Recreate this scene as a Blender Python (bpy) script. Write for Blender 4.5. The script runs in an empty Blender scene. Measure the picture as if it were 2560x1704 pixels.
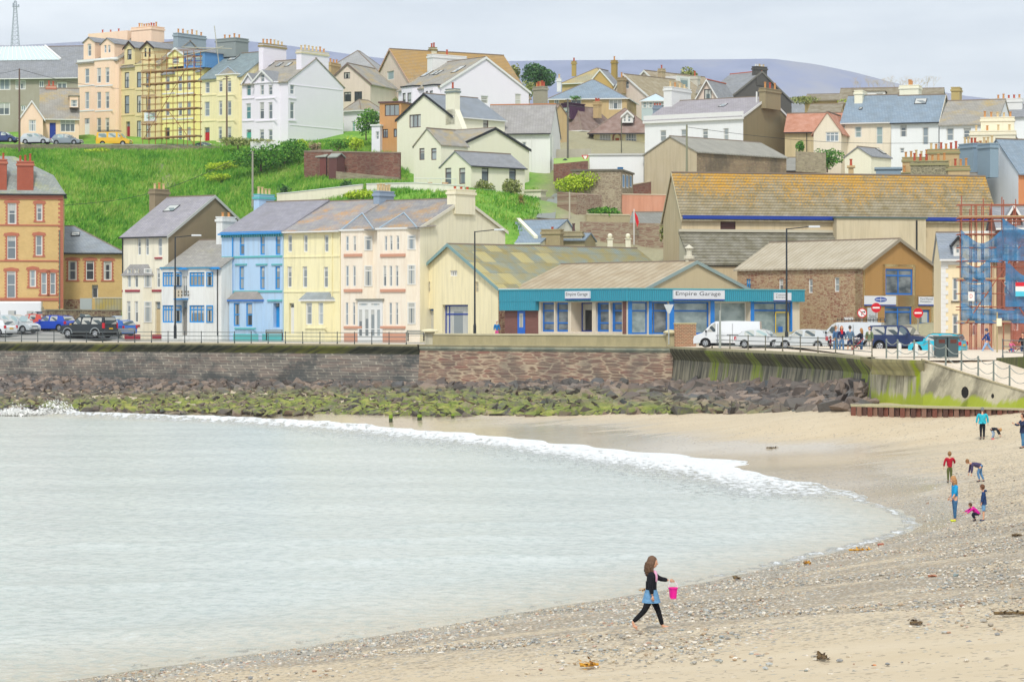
import bpy, math, random
import numpy as np
from mathutils import Vector, Matrix, noise as mnoise
random.seed(7); np.random.seed(7)
# ---------------------------------------------------------------- camera, sky, sun, exposure
sc = bpy.context.scene
F = 6400.0; HZ = 7.4; HOR = 790.0          # focal length in photo pixels, eye height over the water, horizon row
cd = bpy.data.cameras.new('camera'); cam = bpy.data.objects.new('camera', cd); sc.collection.objects.link(cam)
cam.location = (0, 0, HZ); cam.rotation_euler = (math.radians(90), 0, 0)
cd.sensor_width = 36; cd.lens = 90; cd.shift_y = -62/2560; cd.clip_start = 1; cd.clip_end = 30000
sc.camera = cam
SUN_EL, SUN_AZ = 50, 186                    # azimuth clockwise from +Y
w = bpy.data.worlds.new('World'); sc.world = w; w.use_nodes = True
nt = w.node_tree; bg = nt.nodes['Background']
sky = nt.nodes.new('ShaderNodeTexSky'); sky.sky_type = 'NISHITA'; sky.sun_disc = False
sky.sun_elevation = math.radians(SUN_EL); sky.sun_rotation = math.radians(SUN_AZ); sky.dust_density = 2.0; sky.air_density = 1.0
tc = nt.nodes.new('ShaderNodeTexCoord')
mp = nt.nodes.new('ShaderNodeMapping'); mp.inputs['Scale'].default_value = (2.2, 2.2, 11.0)
nz = nt.nodes.new('ShaderNodeTexNoise'); nz.inputs['Scale'].default_value = 1.6; nz.inputs['Detail'].default_value = 7; nz.inputs['Roughness'].default_value = .55
cr = nt.nodes.new('ShaderNodeValToRGB')
cr.color_ramp.elements[0].position = .38; cr.color_ramp.elements[0].color = (5.9, 6.5, 7.2, 1)
cr.color_ramp.elements[1].position = .60; cr.color_ramp.elements[1].color = (8.4, 8.9, 9.3, 1)
mx = nt.nodes.new('ShaderNodeMixRGB'); mx.inputs[0].default_value = .88
nt.links.new(tc.outputs['Generated'], mp.inputs['Vector']); nt.links.new(mp.outputs[0], nz.inputs['Vector'])
nt.links.new(nz.outputs['Fac'], cr.inputs[0]); nt.links.new(sky.outputs[0], mx.inputs[1]); nt.links.new(cr.outputs[0], mx.inputs[2])
nt.links.new(mx.outputs[0], bg.inputs['Color']); bg.inputs['Strength'].default_value = .092
sd = bpy.data.lights.new('sun', 'SUN'); sd.energy = 1.8; sd.angle = math.radians(10); sd.color = (1, .96, .9)
so = bpy.data.objects.new('sun', sd); sc.collection.objects.link(so)
a_, e_ = math.radians(SUN_AZ), math.radians(SUN_EL)
sv = Vector((math.sin(a_)*math.cos(e_), math.cos(a_)*math.cos(e_), math.sin(e_)))
so.rotation_euler = sv.to_track_quat('Z', 'Y').to_euler()
sc.view_settings.view_transform = 'Standard'; sc.view_settings.look = 'None'; sc.view_settings.exposure = 0.48; sc.view_settings.gamma = 1
# ---------------------------------------------------------------- helpers
COL = sc.collection
def P(px, py, Y): return Vector(((px-1280)/F*Y, Y, HZ+(HOR-py)*Y/F))
def PS(px, py, s): return P(px, py, F/s)
def Yz(py, z): return (HZ-z)*F/(py-HOR)                # depth of a point at height z seen on row py
def G(px, py, z): return P(px, py, Yz(py, z))
def lin(c):
    c = c/255.0
    return c/12.92 if c <= .04045 else ((c+.055)/1.055)**2.4
def C(h):
    if not isinstance(h, str): return tuple(h)+((1,) if len(h) == 3 else ())
    h = h.lstrip('#'); return (lin(int(h[0:2], 16)), lin(int(h[2:4], 16)), lin(int(h[4:6], 16)), 1)
def empty(name, loc, rz, label, cat, group=None):
    o = bpy.data.objects.new(name, None); COL.objects.link(o); o.location = loc; o.rotation_euler = (0, 0, rz); o.empty_display_size = .5
    return tag(o, label, cat, group)
def tag(o, label=None, cat=None, group=None, kind=None):
    if label: o['label'] = label
    if cat: o['category'] = cat
    if group: o['group'] = group
    if kind: o['kind'] = kind
    return o
class MB:
    def __init__(s): s.v = []; s.f = []; s.m = []; s.mats = []; s.sm = False
    def mi(s, mat):
        if mat is None: return 0
        if mat not in s.mats: s.mats.append(mat)
        return s.mats.index(mat)
    def add(s, vs, fs, mat=None):
        b = len(s.v); s.v += [tuple(v) for v in vs]; s.f += [tuple(b+i for i in f) for f in fs]; s.m += [s.mi(mat)]*len(fs); return s
    def quad(s, a, b, c, d, mat=None): return s.add([a, b, c, d], [(0, 1, 2, 3)], mat)
    def box(s, x0, x1, y0, y1, z0, z1, mat=None):
        return s.add([(x0,y0,z0),(x1,y0,z0),(x1,y1,z0),(x0,y1,z0),(x0,y0,z1),(x1,y0,z1),(x1,y1,z1),(x0,y1,z1)],
                     [(0,3,2,1),(4,5,6,7),(0,1,5,4),(1,2,6,5),(2,3,7,6),(3,0,4,7)], mat)
    def slab(s, pts, off, mat=None):                      # polygon pts + thickness vector
        n = len(pts); off = Vector(off); p = [Vector(q) for q in pts]
        return s.add(p+[q+off for q in p], [tuple(range(n)), tuple(range(2*n-1, n-1, -1))]+[(i, i+n, (i+1)%n+n, (i+1)%n) for i in range(n)], mat)
    def tube(s, p0, p1, r0, r1=None, n=6, mat=None, cap=True):
        r1 = r0 if r1 is None else r1
        p0 = Vector(p0); p1 = Vector(p1); d = (p1-p0)
        if d.length < 1e-6: return s
        d.normalize(); a = d.orthogonal().normalized(); b = d.cross(a)
        vs = []
        for p, r in ((p0, r0), (p1, r1)):
            for i in range(n):
                t = 2*math.pi*i/n; vs.append(p+a*(r*math.cos(t))+b*(r*math.sin(t)))
        fs = [(i, (i+1)%n, n+(i+1)%n, n+i) for i in range(n)]
        if cap: fs += [tuple(range(n-1, -1, -1)), tuple(range(n, 2*n))]
        return s.add(vs, fs, mat)
    def path(s, pts, r, n=5, mat=None):
        for a, b in zip(pts, pts[1:]): s.tube(a, b, r, r, n, mat)
        return s
    def lathe(s, prof, c=(0, 0, 0), n=10, mat=None):       # prof: (r, z)
        vs = []; c = Vector(c)
        for r, z in prof:
            for i in range(n): t = 2*math.pi*(i+.5)/n; vs.append((c.x+r*math.cos(t), c.y+r*math.sin(t), c.z+z))
        fs = []
        for k in range(len(prof)-1): fs += [(k*n+i, k*n+(i+1)%n, (k+1)*n+(i+1)%n, (k+1)*n+i) for i in range(n)]
        fs += [tuple(range(n-1, -1, -1)), tuple(range((len(prof)-1)*n, len(prof)*n))]
        return s.add(vs, fs, mat)
    def ell(s, c, rx, ry, rz, nu=10, nv=7, mat=None, jit=0):
        vs = []; c = Vector(c)
        for j in range(nv+1):
            ph = math.pi*j/nv
            for i in range(nu):
                t = 2*math.pi*i/nu; k = 1+random.uniform(-jit, jit)
                vs.append((c.x+rx*k*math.sin(ph)*math.cos(t), c.y+ry*k*math.sin(ph)*math.sin(t), c.z-rz*k*math.cos(ph)))
        fs = [(j*nu+i, j*nu+(i+1)%nu, (j+1)*nu+(i+1)%nu, (j+1)*nu+i) for j in range(nv) for i in range(nu)]
        return s.add(vs, fs, mat)
    def build(s, name, mat=None, parent=None, smooth=False, bevel=0):
        me = bpy.data.meshes.new(name); me.from_pydata(s.v, [], s.f)
        if mat is not None and not s.mats: s.mats = [mat]
        for m in s.mats: me.materials.append(m)
        if len(s.mats) > 1: me.polygons.foreach_set('material_index', s.m)
        if smooth: me.polygons.foreach_set('use_smooth', [True]*len(s.f))
        me.update()
        o = bpy.data.objects.new(name, me); COL.objects.link(o)
        if parent: o.parent = parent
        if bevel:
            b = o.modifiers.new('bevel', 'BEVEL'); b.width = bevel; b.segments = 2; b.limit_method = 'ANGLE'; b.angle_limit = math.radians(35)
        return o
def copy_tree(o, parent=None):
    c = o.copy(); COL.objects.link(c); c.parent = parent
    for ch in list(o.children): copy_tree(ch, c)
    return c
# ---------------------------------------------------------------- materials
class NT:
    def __init__(s, name):
        m = bpy.data.materials.new(name); m.use_nodes = True; s.m = m; s.t = m.node_tree; s.b = s.t.nodes['Principled BSDF']
        s.b.inputs['Specular IOR Level'].default_value = .3
    def put(s, node, k, v):
        i = node.inputs[k]
        if isinstance(v, bpy.types.NodeSocket): s.t.links.new(v, i)
        elif v is not None: i.default_value = v
    def n(s, typ, out=0, props=None, **kw):
        nd = s.t.nodes.new('ShaderNode'+typ)
        for k, v in (props or {}).items(): setattr(nd, k, v)
        for k, v in kw.items():
            k = k.replace('_', ' ')
            if k.startswith('i') and k[1:].isdigit(): k = int(k[1:])
            s.put(nd, k, v)
        return nd.outputs[out]
    def obj(s): return s.n('TexCoord', 3)
    def pos(s): return s.n('NewGeometry', 0)
    def map(s, v, sc=(1, 1, 1), rot=(0, 0, 0), loc=(0, 0, 0)): return s.n('Mapping', i0=v, Scale=sc, Rotation=rot, Location=loc)
    def noise(s, v, scale, detail=4, rough=.55, out=0): return s.n('TexNoise', out, Vector=v, Scale=scale, Detail=detail, Roughness=rough)
    def ramp(s, fac, stops):
        nd = s.t.nodes.new('ShaderNodeValToRGB'); s.put(nd, 0, fac); e = nd.color_ramp.elements
        while len(e) < len(stops): e.new(.5)
        for i, (p, c) in enumerate(stops): e[i].position = p; e[i].color = C(c) if not isinstance(c, (int, float)) else (c, c, c, 1)
        return nd.outputs[0]
    def mix(s, fac, a, b, mode='MIX'):
        nd = s.t.nodes.new('ShaderNodeMixRGB'); nd.blend_type = mode
        s.put(nd, 0, fac); s.put(nd, 1, a if isinstance(a, bpy.types.NodeSocket) else C(a)); s.put(nd, 2, b if isinstance(b, bpy.types.NodeSocket) else C(b)); return nd.outputs[0]
    def math(s, op, a, b=0.0, c=0.0):
        nd = s.t.nodes.new('ShaderNodeMath'); nd.operation = op; s.put(nd, 0, a); s.put(nd, 1, b); s.put(nd, 2, c); return nd.outputs[0]
    def xyz(s, v): nd = s.t.nodes.new('ShaderNodeSeparateXYZ'); s.put(nd, 0, v); return nd.outputs
    def comb(s, x=0., y=0., z=0.): return s.n('CombineXYZ', X=x, Y=y, Z=z)
    def uv(s, kz=1.0):                                        # (x+y, z) for walls and roofs
        o = s.xyz(s.obj()); return s.comb(s.math('ADD', o[0], o[1]), s.math('MULTIPLY', o[2], kz), 0.)
    def bump(s, h, st=.4, dist=.05): s.put(s.b, 'Normal', s.n('Bump', Height=h, Strength=st, Distance=dist))
    def end(s, col, rough=.8, metal=0, **kw):
        s.put(s.b, 'Base Color', col if isinstance(col, bpy.types.NodeSocket) else C(col)); s.put(s.b, 'Roughness', rough); s.put(s.b, 'Metallic', metal)
        for k, v in kw.items(): s.put(s.b, k.replace('_', ' '), v)
        return s.m
_mc = {}
def cached(fn):
    def g(*a, **k):
        key = (fn.__name__,)+a+tuple(sorted(k.items()))
        if key not in _mc: _mc[key] = fn(*a, **k)
        return _mc[key]
    return g
@cached
def plain(col, rough=.6, metal=0.0): n = NT('paint'); o = n.obj(); f = n.noise(o, 3, 3); return n.end(n.mix(n.math('MULTIPLY', f, .25), col, n.mix(.35, col, '#504a40')), rough, metal)
@cached
def cloth(col):
    n = NT('cloth'); o = n.obj(); f = n.noise(n.map(o, (9, 9, 14)), 1, 4, .6); n.bump(f, .9, .03); return n.end(n.mix(n.ramp(f, [(.38, .45), (.56, 0)]), col, n.mix(.45, col, '#101014')), .9)  # fold shade painted in: colour darkens in the hollows of the bump
@cached
def gloss(col, rough=.25): n = NT('car_paint'); return n.end(col, rough, 0.0, **{'Coat_Weight': .6, 'Coat_Roughness': .08})
@cached
def render_wall(col, stain=.35, dark='#857e6b'):            # painted render with weather streaks
    n = NT('painted_render'); o = n.obj()
    a = n.noise(o, .5, 5); s = n.noise(n.map(o, (2.2, 2.2, .16)), 1.3, 6, .65); g = n.noise(o, 14, 3)
    st = n.ramp(s, [(.46, 0), (.70, 1)]); c = n.mix(n.math('MULTIPLY', n.ramp(a, [(.35, 0), (.7, 1)]), .12), col, n.mix(.5, col, '#ffffff'))
    c = n.mix(n.math('MULTIPLY', st, stain), c, n.mix(.62, col, dark)); n.bump(g, .25, .03); return n.end(c, .9)
@cached
def pebbledash(col, dark='#5d5444'):
    n = NT('pebbledash'); o = n.obj(); v = n.noise(o, 9, 5, .8); s = n.noise(n.map(o, (1.5, 1.5, .12)), 1.1, 6, .6)
    c = n.mix(n.ramp(v, [(.3, 0), (.75, 1)]), n.mix(.3, col, dark), col); c = n.mix(n.math('MULTIPLY', n.ramp(s, [(.5, 0), (.75, 1)]), .5), c, n.mix(.5, col, dark))
    n.bump(v, .5, .04); return n.end(c, .95)
@cached
def slate(col='#8d8f96', col2='#a9a9ab', lichen=0.0, row=.23, lich='#c9903a', big=0.0):
    n = NT('slate'); u = n.uv(1.5)
    br = n.n('TexBrick', 0, Vector=u, Scale=1.0, Color1=C(col), Color2=C(col2), Mortar=n.mix(.5, col, '#303030'), **{'Mortar_Size': .018, 'Brick_Width': .34, 'Row_Height': row, 'Bias': -.1, 'Mortar_Smooth': .6})
    o = n.obj(); f = n.noise(o, .8, 6, .6); c = n.mix(n.ramp(f, [(.35, 0), (.7, .6)]), br, n.mix(.55, col, '#6b6a5c'))
    if lichen:
        l1 = n.noise(n.map(o, (.5, .5, .8)), .9, 3, .5); l2 = n.noise(o, 6, 4, .7)
        l = n.math('MULTIPLY', n.ramp(l1, [(.62-lichen*.4, 0), (.85-lichen*.45, 1)]), n.ramp(l2, [(.40, 0), (.58, 1)]))
        c = n.mix(n.math('MULTIPLY', l, .85), c, lich)
    fac = n.n('TexBrick', 1, Vector=u, Scale=1.0, **{'Mortar_Size': .02, 'Brick_Width': .34, 'Row_Height': row}); n.bump(fac, -.5, .02); return n.end(c, .75)
@cached
def tile_roof(col, gap='#4a453c', row=.30, lich=None, amt=.5, side=.0):
    n = NT('roof_tile'); o = n.obj(); X = n.xyz(o); r = n.math('FRACT', n.math('DIVIDE', X[2], row*.62))
    line = n.ramp(r, [(0.0, 1), (.30, .15), (.8, 0), (1.0, .9)]); ux = n.math('ADD', X[0], X[1]); k = n.math('FRACT', n.math('DIVIDE', ux, .30)); k2 = n.ramp(k, [(0, 1), (.3, 0), (1, .3)])
    f = n.noise(o, 1.2, 5); c = n.mix(n.ramp(f, [(.3, 0), (.7, 1)]), n.mix(.18, col, '#2c2820'), n.mix(.15, col, '#ffffff'))
    if lich:
        l1 = n.noise(n.map(o, (.25, .25, .3)), 1, 3, .6); l2 = n.noise(o, 5, 5, .75)
        hi = n.n('MapRange', 0, Value=X[2], **{'From_Min': side-5.5, 'From_Max': side})
        l = n.math('ADD', n.math('MULTIPLY', hi, .62), n.math('MULTIPLY', n.math('SUBTRACT', l2, .5), 1.9)); l = n.math('ADD', l, n.math('MULTIPLY', n.math('SUBTRACT', l1, .5), .7))
        c = n.mix(n.ramp(l, [(.50-amt*.3, 0), (.72-amt*.3, .9)]), c, lich)
    c = n.mix(n.math('MULTIPLY', line, .75), c, gap); c = n.mix(n.math('MULTIPLY', k2, .22), c, gap)
    n.bump(n.math('ADD', r, n.math('MULTIPLY', k, .4)), .6, .04); return n.end(c, .85)
@cached
def brick(c1, c2, mort='#b9a58c', bw=.225, rh=.075, ms=.012):
    n = NT('brickwork'); u = n.uv(); br = n.n('TexBrick', 0, Vector=u, Scale=1.0, Color1=C(c1), Color2=C(c2), Mortar=C(mort), **{'Mortar_Size': ms, 'Brick_Width': bw, 'Row_Height': rh})
    f = n.noise(n.obj(), .9, 5, .65); c = n.mix(n.math('MULTIPLY', n.ramp(f, [(.4, 0), (.75, 1)]), .35), br, n.mix(.4, c1, '#4c4038')); return n.end(c, .9)
@cached
def rubble(c1, c2, c3, mort, sx=.5, sy=.26, dark=None, blotch=.5, jit=.35):   # coursed or random stone with mortar
    n = NT('stone_masonry'); o = n.obj(); X = n.xyz(o); nn = n.noise(o, 1.4, 3, .5); u = n.math('ADD', X[0], X[1])
    v = n.comb(n.math('ADD', n.math('DIVIDE', u, sx), n.math('MULTIPLY', nn, jit*2)), n.math('ADD', n.math('DIVIDE', X[2], sy), n.math('MULTIPLY', nn, jit*2)), 0.)
    vc = n.n('TexVoronoi', 1, Vector=v, Scale=1.0, Randomness=.75); ed = n.n('TexVoronoi', 0, {'feature': 'DISTANCE_TO_EDGE'}, Vector=v, Scale=1.0, Randomness=.75)
    h = n.xyz(vc); c = n.ramp(h[0], [(0, c1), (.5, c2), (1, c3)]); g = n.noise(o, 7, 5, .7); c = n.mix(n.math('MULTIPLY', g, .5), c, n.mix(.5, c2, '#3a332c'))
    mm = n.ramp(n.math('ADD', ed, n.math('MULTIPLY', n.math('SUBTRACT', g, .5), .12)), [(.03, 1), (.11, 0)]); c = n.mix(n.math('MULTIPLY', mm, .7), c, mort)
    if dark:
        b = n.noise(n.map(o, (.35, .35, .22)), 1, 6, .65); c = n.mix(n.math('MULTIPLY', n.ramp(b, [(.42, 0), (.62, 1)]), blotch), c, dark)
    n.bump(ed, .7, .06); return n.end(c, .92)
@cached
def concrete(col, dark='#4a4a40', algae=None, amt=.6, streak=.5, low=None):
    n = NT('stained_concrete'); o = n.obj(); X = n.xyz(o); u = n.math('ADD', X[0], X[1])
    s = n.noise(n.comb(n.math('MULTIPLY', u, 2.6), n.math('MULTIPLY', X[2], .22), 0.), 1, 7, .65); b = n.noise(o, .7, 6, .65); g = n.noise(o, 9, 5, .7)
    c = n.mix(n.math('MULTIPLY', n.ramp(s, [(.44, 0), (.56, 1)]), amt), col, dark); c = n.mix(n.math('MULTIPLY', n.ramp(b, [(.45, 0), (.7, 1)]), streak), c, n.mix(.5, col, dark)); c = n.mix(n.math('MULTIPLY', g, .3), c, dark)
    if algae:
        a = n.noise(n.comb(n.math('MULTIPLY', u, .42), n.math('MULTIPLY', X[2], .06), 3.), 1, 4, .6); a2 = n.noise(n.comb(n.math('MULTIPLY', u, 4), n.math('MULTIPLY', X[2], .5), 0.), 1, 4, .6)
        c = n.mix(n.math('MULTIPLY', n.ramp(a, [(.53, 0), (.60, 1)]), n.ramp(a2, [(.34, 0), (.54, 1)])), c, algae)
    if low is not None: c = n.mix(n.ramp(n.math('ADD', n.n('MapRange', 0, Value=X[2], From_Min=low+.9, From_Max=low), n.math('MULTIPLY', n.math('SUBTRACT', s, .5), 2.2)), [(.45, 0), (.7, .9)]), c, '#a3b02c')
    n.bump(g, .3, .03); return n.end(c, .9)
@cached
def ashlar(c1, c2, mort, dark, bw=.52, rh=.24):
    n = NT('coursed_stone'); o = n.obj(); X = n.xyz(o); w1 = n.noise(o, .9, 3); u = n.comb(n.math('ADD', n.math('ADD', X[0], X[1]), n.math('MULTIPLY', w1, .35)), n.math('ADD', X[2], n.math('MULTIPLY', w1, .14)), 0.)
    br = n.n('TexBrick', 0, Vector=u, Scale=1.0, Color1=C(c1), Color2=C(c2), Mortar=C(mort), **{'Mortar_Size': .022, 'Brick_Width': bw, 'Row_Height': rh, 'Mortar_Smooth': .3}); vc = n.xyz(n.n('TexVoronoi', 1, Vector=n.comb(n.math('DIVIDE', n.xyz(u)[0], bw), n.math('DIVIDE', X[2], rh), 0.), Scale=1.0))
    c = n.mix(n.math('MULTIPLY', vc[0], .55), br, '#4a4644'); c = n.mix(n.math('MULTIPLY', n.ramp(vc[1], [(.6, 0), (.9, 1)]), .3), c, '#9a7a6c'); b = n.noise(n.map(o, (.4, .4, .5)), 1, 6, .65); f = n.noise(o, 6, 5, .7)
    wet = n.n('MapRange', 0, Value=n.math('ADD', X[2], n.math('MULTIPLY', b, 2.)), From_Min=3.6, From_Max=2.3); c = n.mix(n.math('MULTIPLY', n.ramp(n.math('ADD', b, n.math('MULTIPLY', wet, .16)), [(.47, 0), (.62, 1)]), .75), c, dark); c = n.mix(n.math('MULTIPLY', f, .3), c, dark); n.bump(f, .4, .04); return n.end(c, .92)
@cached
def corrugated(col, col2, pitch=.18, patches=None, ax=1):
    n = NT('corrugated_sheet'); o = n.obj(); X = n.xyz(o); r = n.math('FRACT', n.math('DIVIDE', X[ax], pitch)); w_ = n.ramp(r, [(0, 0), (.5, 1), (1, 0)])
    f = n.noise(o, .7, 5, .6); c = n.mix(n.ramp(f, [(.35, 0), (.65, 1)]), col, col2)
    if patches:
        v = n.n('TexBrick', 0, Vector=n.comb(X[1], n.math('MULTIPLY', X[2], 1.0), 0.), Scale=1.0, Color1=(0, 0, 0, 1), Color2=(1, 1, 1, 1), Mortar=(0, 0, 0, 1), **{'Mortar_Size': .0, 'Brick_Width': 1.5, 'Row_Height': 1.0, 'Bias': 0.0})
        k = n.math('ADD', n.math('MULTIPLY', v, .7), n.math('MULTIPLY', X[1], -.035)); c = n.mix(n.ramp(k, [(.15, 0), (.45, .75)]), c, patches)
        rw = n.math('FRACT', X[2]); c = n.mix(n.ramp(rw, [(0, .5), (.07, 0)]), c, '#4c4a40')
    c = n.mix(n.math('MULTIPLY', w_, .45), c, n.mix(.55, col, '#3c3a34')); n.bump(w_, .7, .05); return n.end(c, .8)
@cached
def glass(col='#8b98a0', rough=.08, cur='#dedcd2'):
    n = NT('window_glass'); G_ = n.xyz(n.n('TexCoord', 0)); r = n.n('ObjectInfo', 5); r2 = n.math('FRACT', n.math('MULTIPLY', r, 7.31)); u = n.math('ABSOLUTE', n.math('SUBTRACT', n.math('ADD', G_[0], G_[1]), 1.0))
    dark = n.mix(1.0, col, n.ramp(r, [(0, .38), (.6, .75), (1, 1.05)]), 'MULTIPLY'); f = n.noise(n.map(n.obj(), (14, 14, .6)), 1, 2)
    side = n.math('GREATER_THAN', u, n.math('ADD', .16, n.math('MULTIPLY', r2, .38))); blind = n.math('GREATER_THAN', G_[2], n.math('ADD', .5, n.math('MULTIPLY', r, .75))); m_ = n.math('MAXIMUM', side, blind)
    c = n.mix(n.math('MULTIPLY', m_, .8), dark, n.mix(n.ramp(f, [(.3, 0), (.7, .35)]), n.mix(.25, cur, col), '#8f8c84')); m = n.end(c, rough); n.put(n.b, 'Specular IOR Level', .5); return m
@cached
def leaf(c1, c2, c3, sat=1):
    n = NT('foliage'); r = n.n('NewGeometry', 8); f = n.noise(n.pos(), .9, 3); k = n.math('ADD', n.math('MULTIPLY', r, .6), n.math('MULTIPLY', f, .45)); return n.end(n.ramp(k, [(.15, c1), (.5, c2), (.88, c3)]), .75)
@cached
def shop(col):
    n = NT('shop_glass'); o = n.obj(); f = n.noise(n.map(o, (.5, .5, .9)), 1.2, 3); return n.end(n.mix(n.ramp(f, [(.35, 0), (.65, 1)]), n.mix(.35, col, '#1d2226'), n.mix(.25, col, '#e4e6e0')), .06)
WHITE = '#dcdcd8'; SLATEG = slate('#77797c', '#909193')
DARKP = plain('#25282b', .5)
# ---------------------------------------------------------------- houses
# A house stands on its nearest corner: local -x runs along its left face, +y along its right face.
POT = plain('#c98f56', .8); POT2 = plain('#b5543a', .8); POT3 = plain('#d3b98a', .8)
def pots_on(parent, name, x0, x1, y0, y1, z, n, cols=None, r=.15, h=.75):
    cols = cols or [POT, POT3, POT]
    for i in range(n):
        t = (i+.5)/n; hh = h*random.uniform(.75, 1.1)
        x, y = x0+(x1-x0)*t, y0+(y1-y0)*t
        MB().lathe([(r*1.1, 0), (r*.95, hh*.1), (r*.8, hh*.8), (r*1.15, hh*.84), (r*1.15, hh*.95), (r*.7, hh*.95), (r*.7, hh*.6)], (x, y, z), 8).build(name, random.choice(cols), parent)
class Face:
    def __init__(s, h, ax, off, u0, u1, z0, top):            # top: [(u, z), ...] from u0 to u1
        s.h = h; s.ax = ax; s.off = off; s.u0 = u0; s.u1 = u1; s.z0 = z0; s.top = top; s.holes = []
    def pt(s, u, z, d=0.):                                    # d = depth into the wall
        return (u, -s.off+d, z) if s.ax == 'L' else (s.off-d, u, z)
    def pix(s, px, py):
        p = s.h.hit(px, py, 1 if s.ax == 'L' else 0, -s.off if s.ax == 'L' else s.off); return (p[0] if s.ax == 'L' else p[1], p[2])
    def rect(s, x0, y0, x1, y1):
        a, _ = s.pix(x0, (y0+y1)/2); b, _ = s.pix(x1, (y0+y1)/2); xm = (x0+x1)/2
        return a, s.pix(xm, y1)[1], b, s.pix(xm, y0)[1]
    def zt(s, u):
        for (a, za), (b, zb) in zip(s.top, s.top[1:]):
            if a-1e-6 <= u <= b+1e-6: return za+(zb-za)*(u-a)/max(b-a, 1e-6)
        return s.top[-1][1]
    def fill(s, mb, mat):
        us = sorted({round(u, 4) for u in [s.u0, s.u1]+[t[0] for t in s.top]+[q for h in s.holes for q in (h[0], h[2])] if s.u0-1e-5 <= u <= s.u1+1e-5})
        for a, b in zip(us, us[1:]):
            if b-a < 1e-4: continue
            m = (a+b)/2; hs = sorted([(h[1], h[3]) for h in s.holes if h[0] < m < h[2]]); z = s.z0
            for h0, h1 in hs:
                if h0 > z: mb.quad(s.pt(a, z), s.pt(b, z), s.pt(b, h0), s.pt(a, h0), mat)
                z = max(z, h1)
            if s.zt(m) > z: mb.quad(s.pt(a, z), s.pt(b, z), s.pt(b, max(z, s.zt(b))), s.pt(a, max(z, s.zt(a))), mat)
        for a, z0, b, z1, d in s.holes:
            mb.quad(s.pt(a, z0), s.pt(a, z1), s.pt(a, z1, d), s.pt(a, z0, d), mat); mb.quad(s.pt(b, z0), s.pt(b, z0, d), s.pt(b, z1, d), s.pt(b, z1), mat)
            mb.quad(s.pt(a, z1), s.pt(b, z1), s.pt(b, z1, d), s.pt(a, z1, d), mat); mb.quad(s.pt(a, z0), s.pt(a, z0, d), s.pt(b, z0, d), s.pt(b, z0), mat)
FW = {'white': plain('#e4e4e0', .5), 'blue': plain('#1a6fc4', .45), 'sky': plain('#1c8fd6', .45), 'brown': plain('#4f2e28', .5), 'dark': plain('#2c2f33', .5), 'cream': plain('#d6c9a8', .6), 'navy': plain('#1c3f9a', .45), 'none': None}
GL = {'m': glass('#8d99a0'), 'd': glass('#4b5154'), 'l': glass('#a9b2b4'), 'g': glass('#9fb6b6'), 't': glass('#6aa9aa'), 'k': glass('#26292c'), 'c': glass('#c2c0b4'), 's': shop('#8fa3a5'), 'S': shop('#4c565c')}
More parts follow.
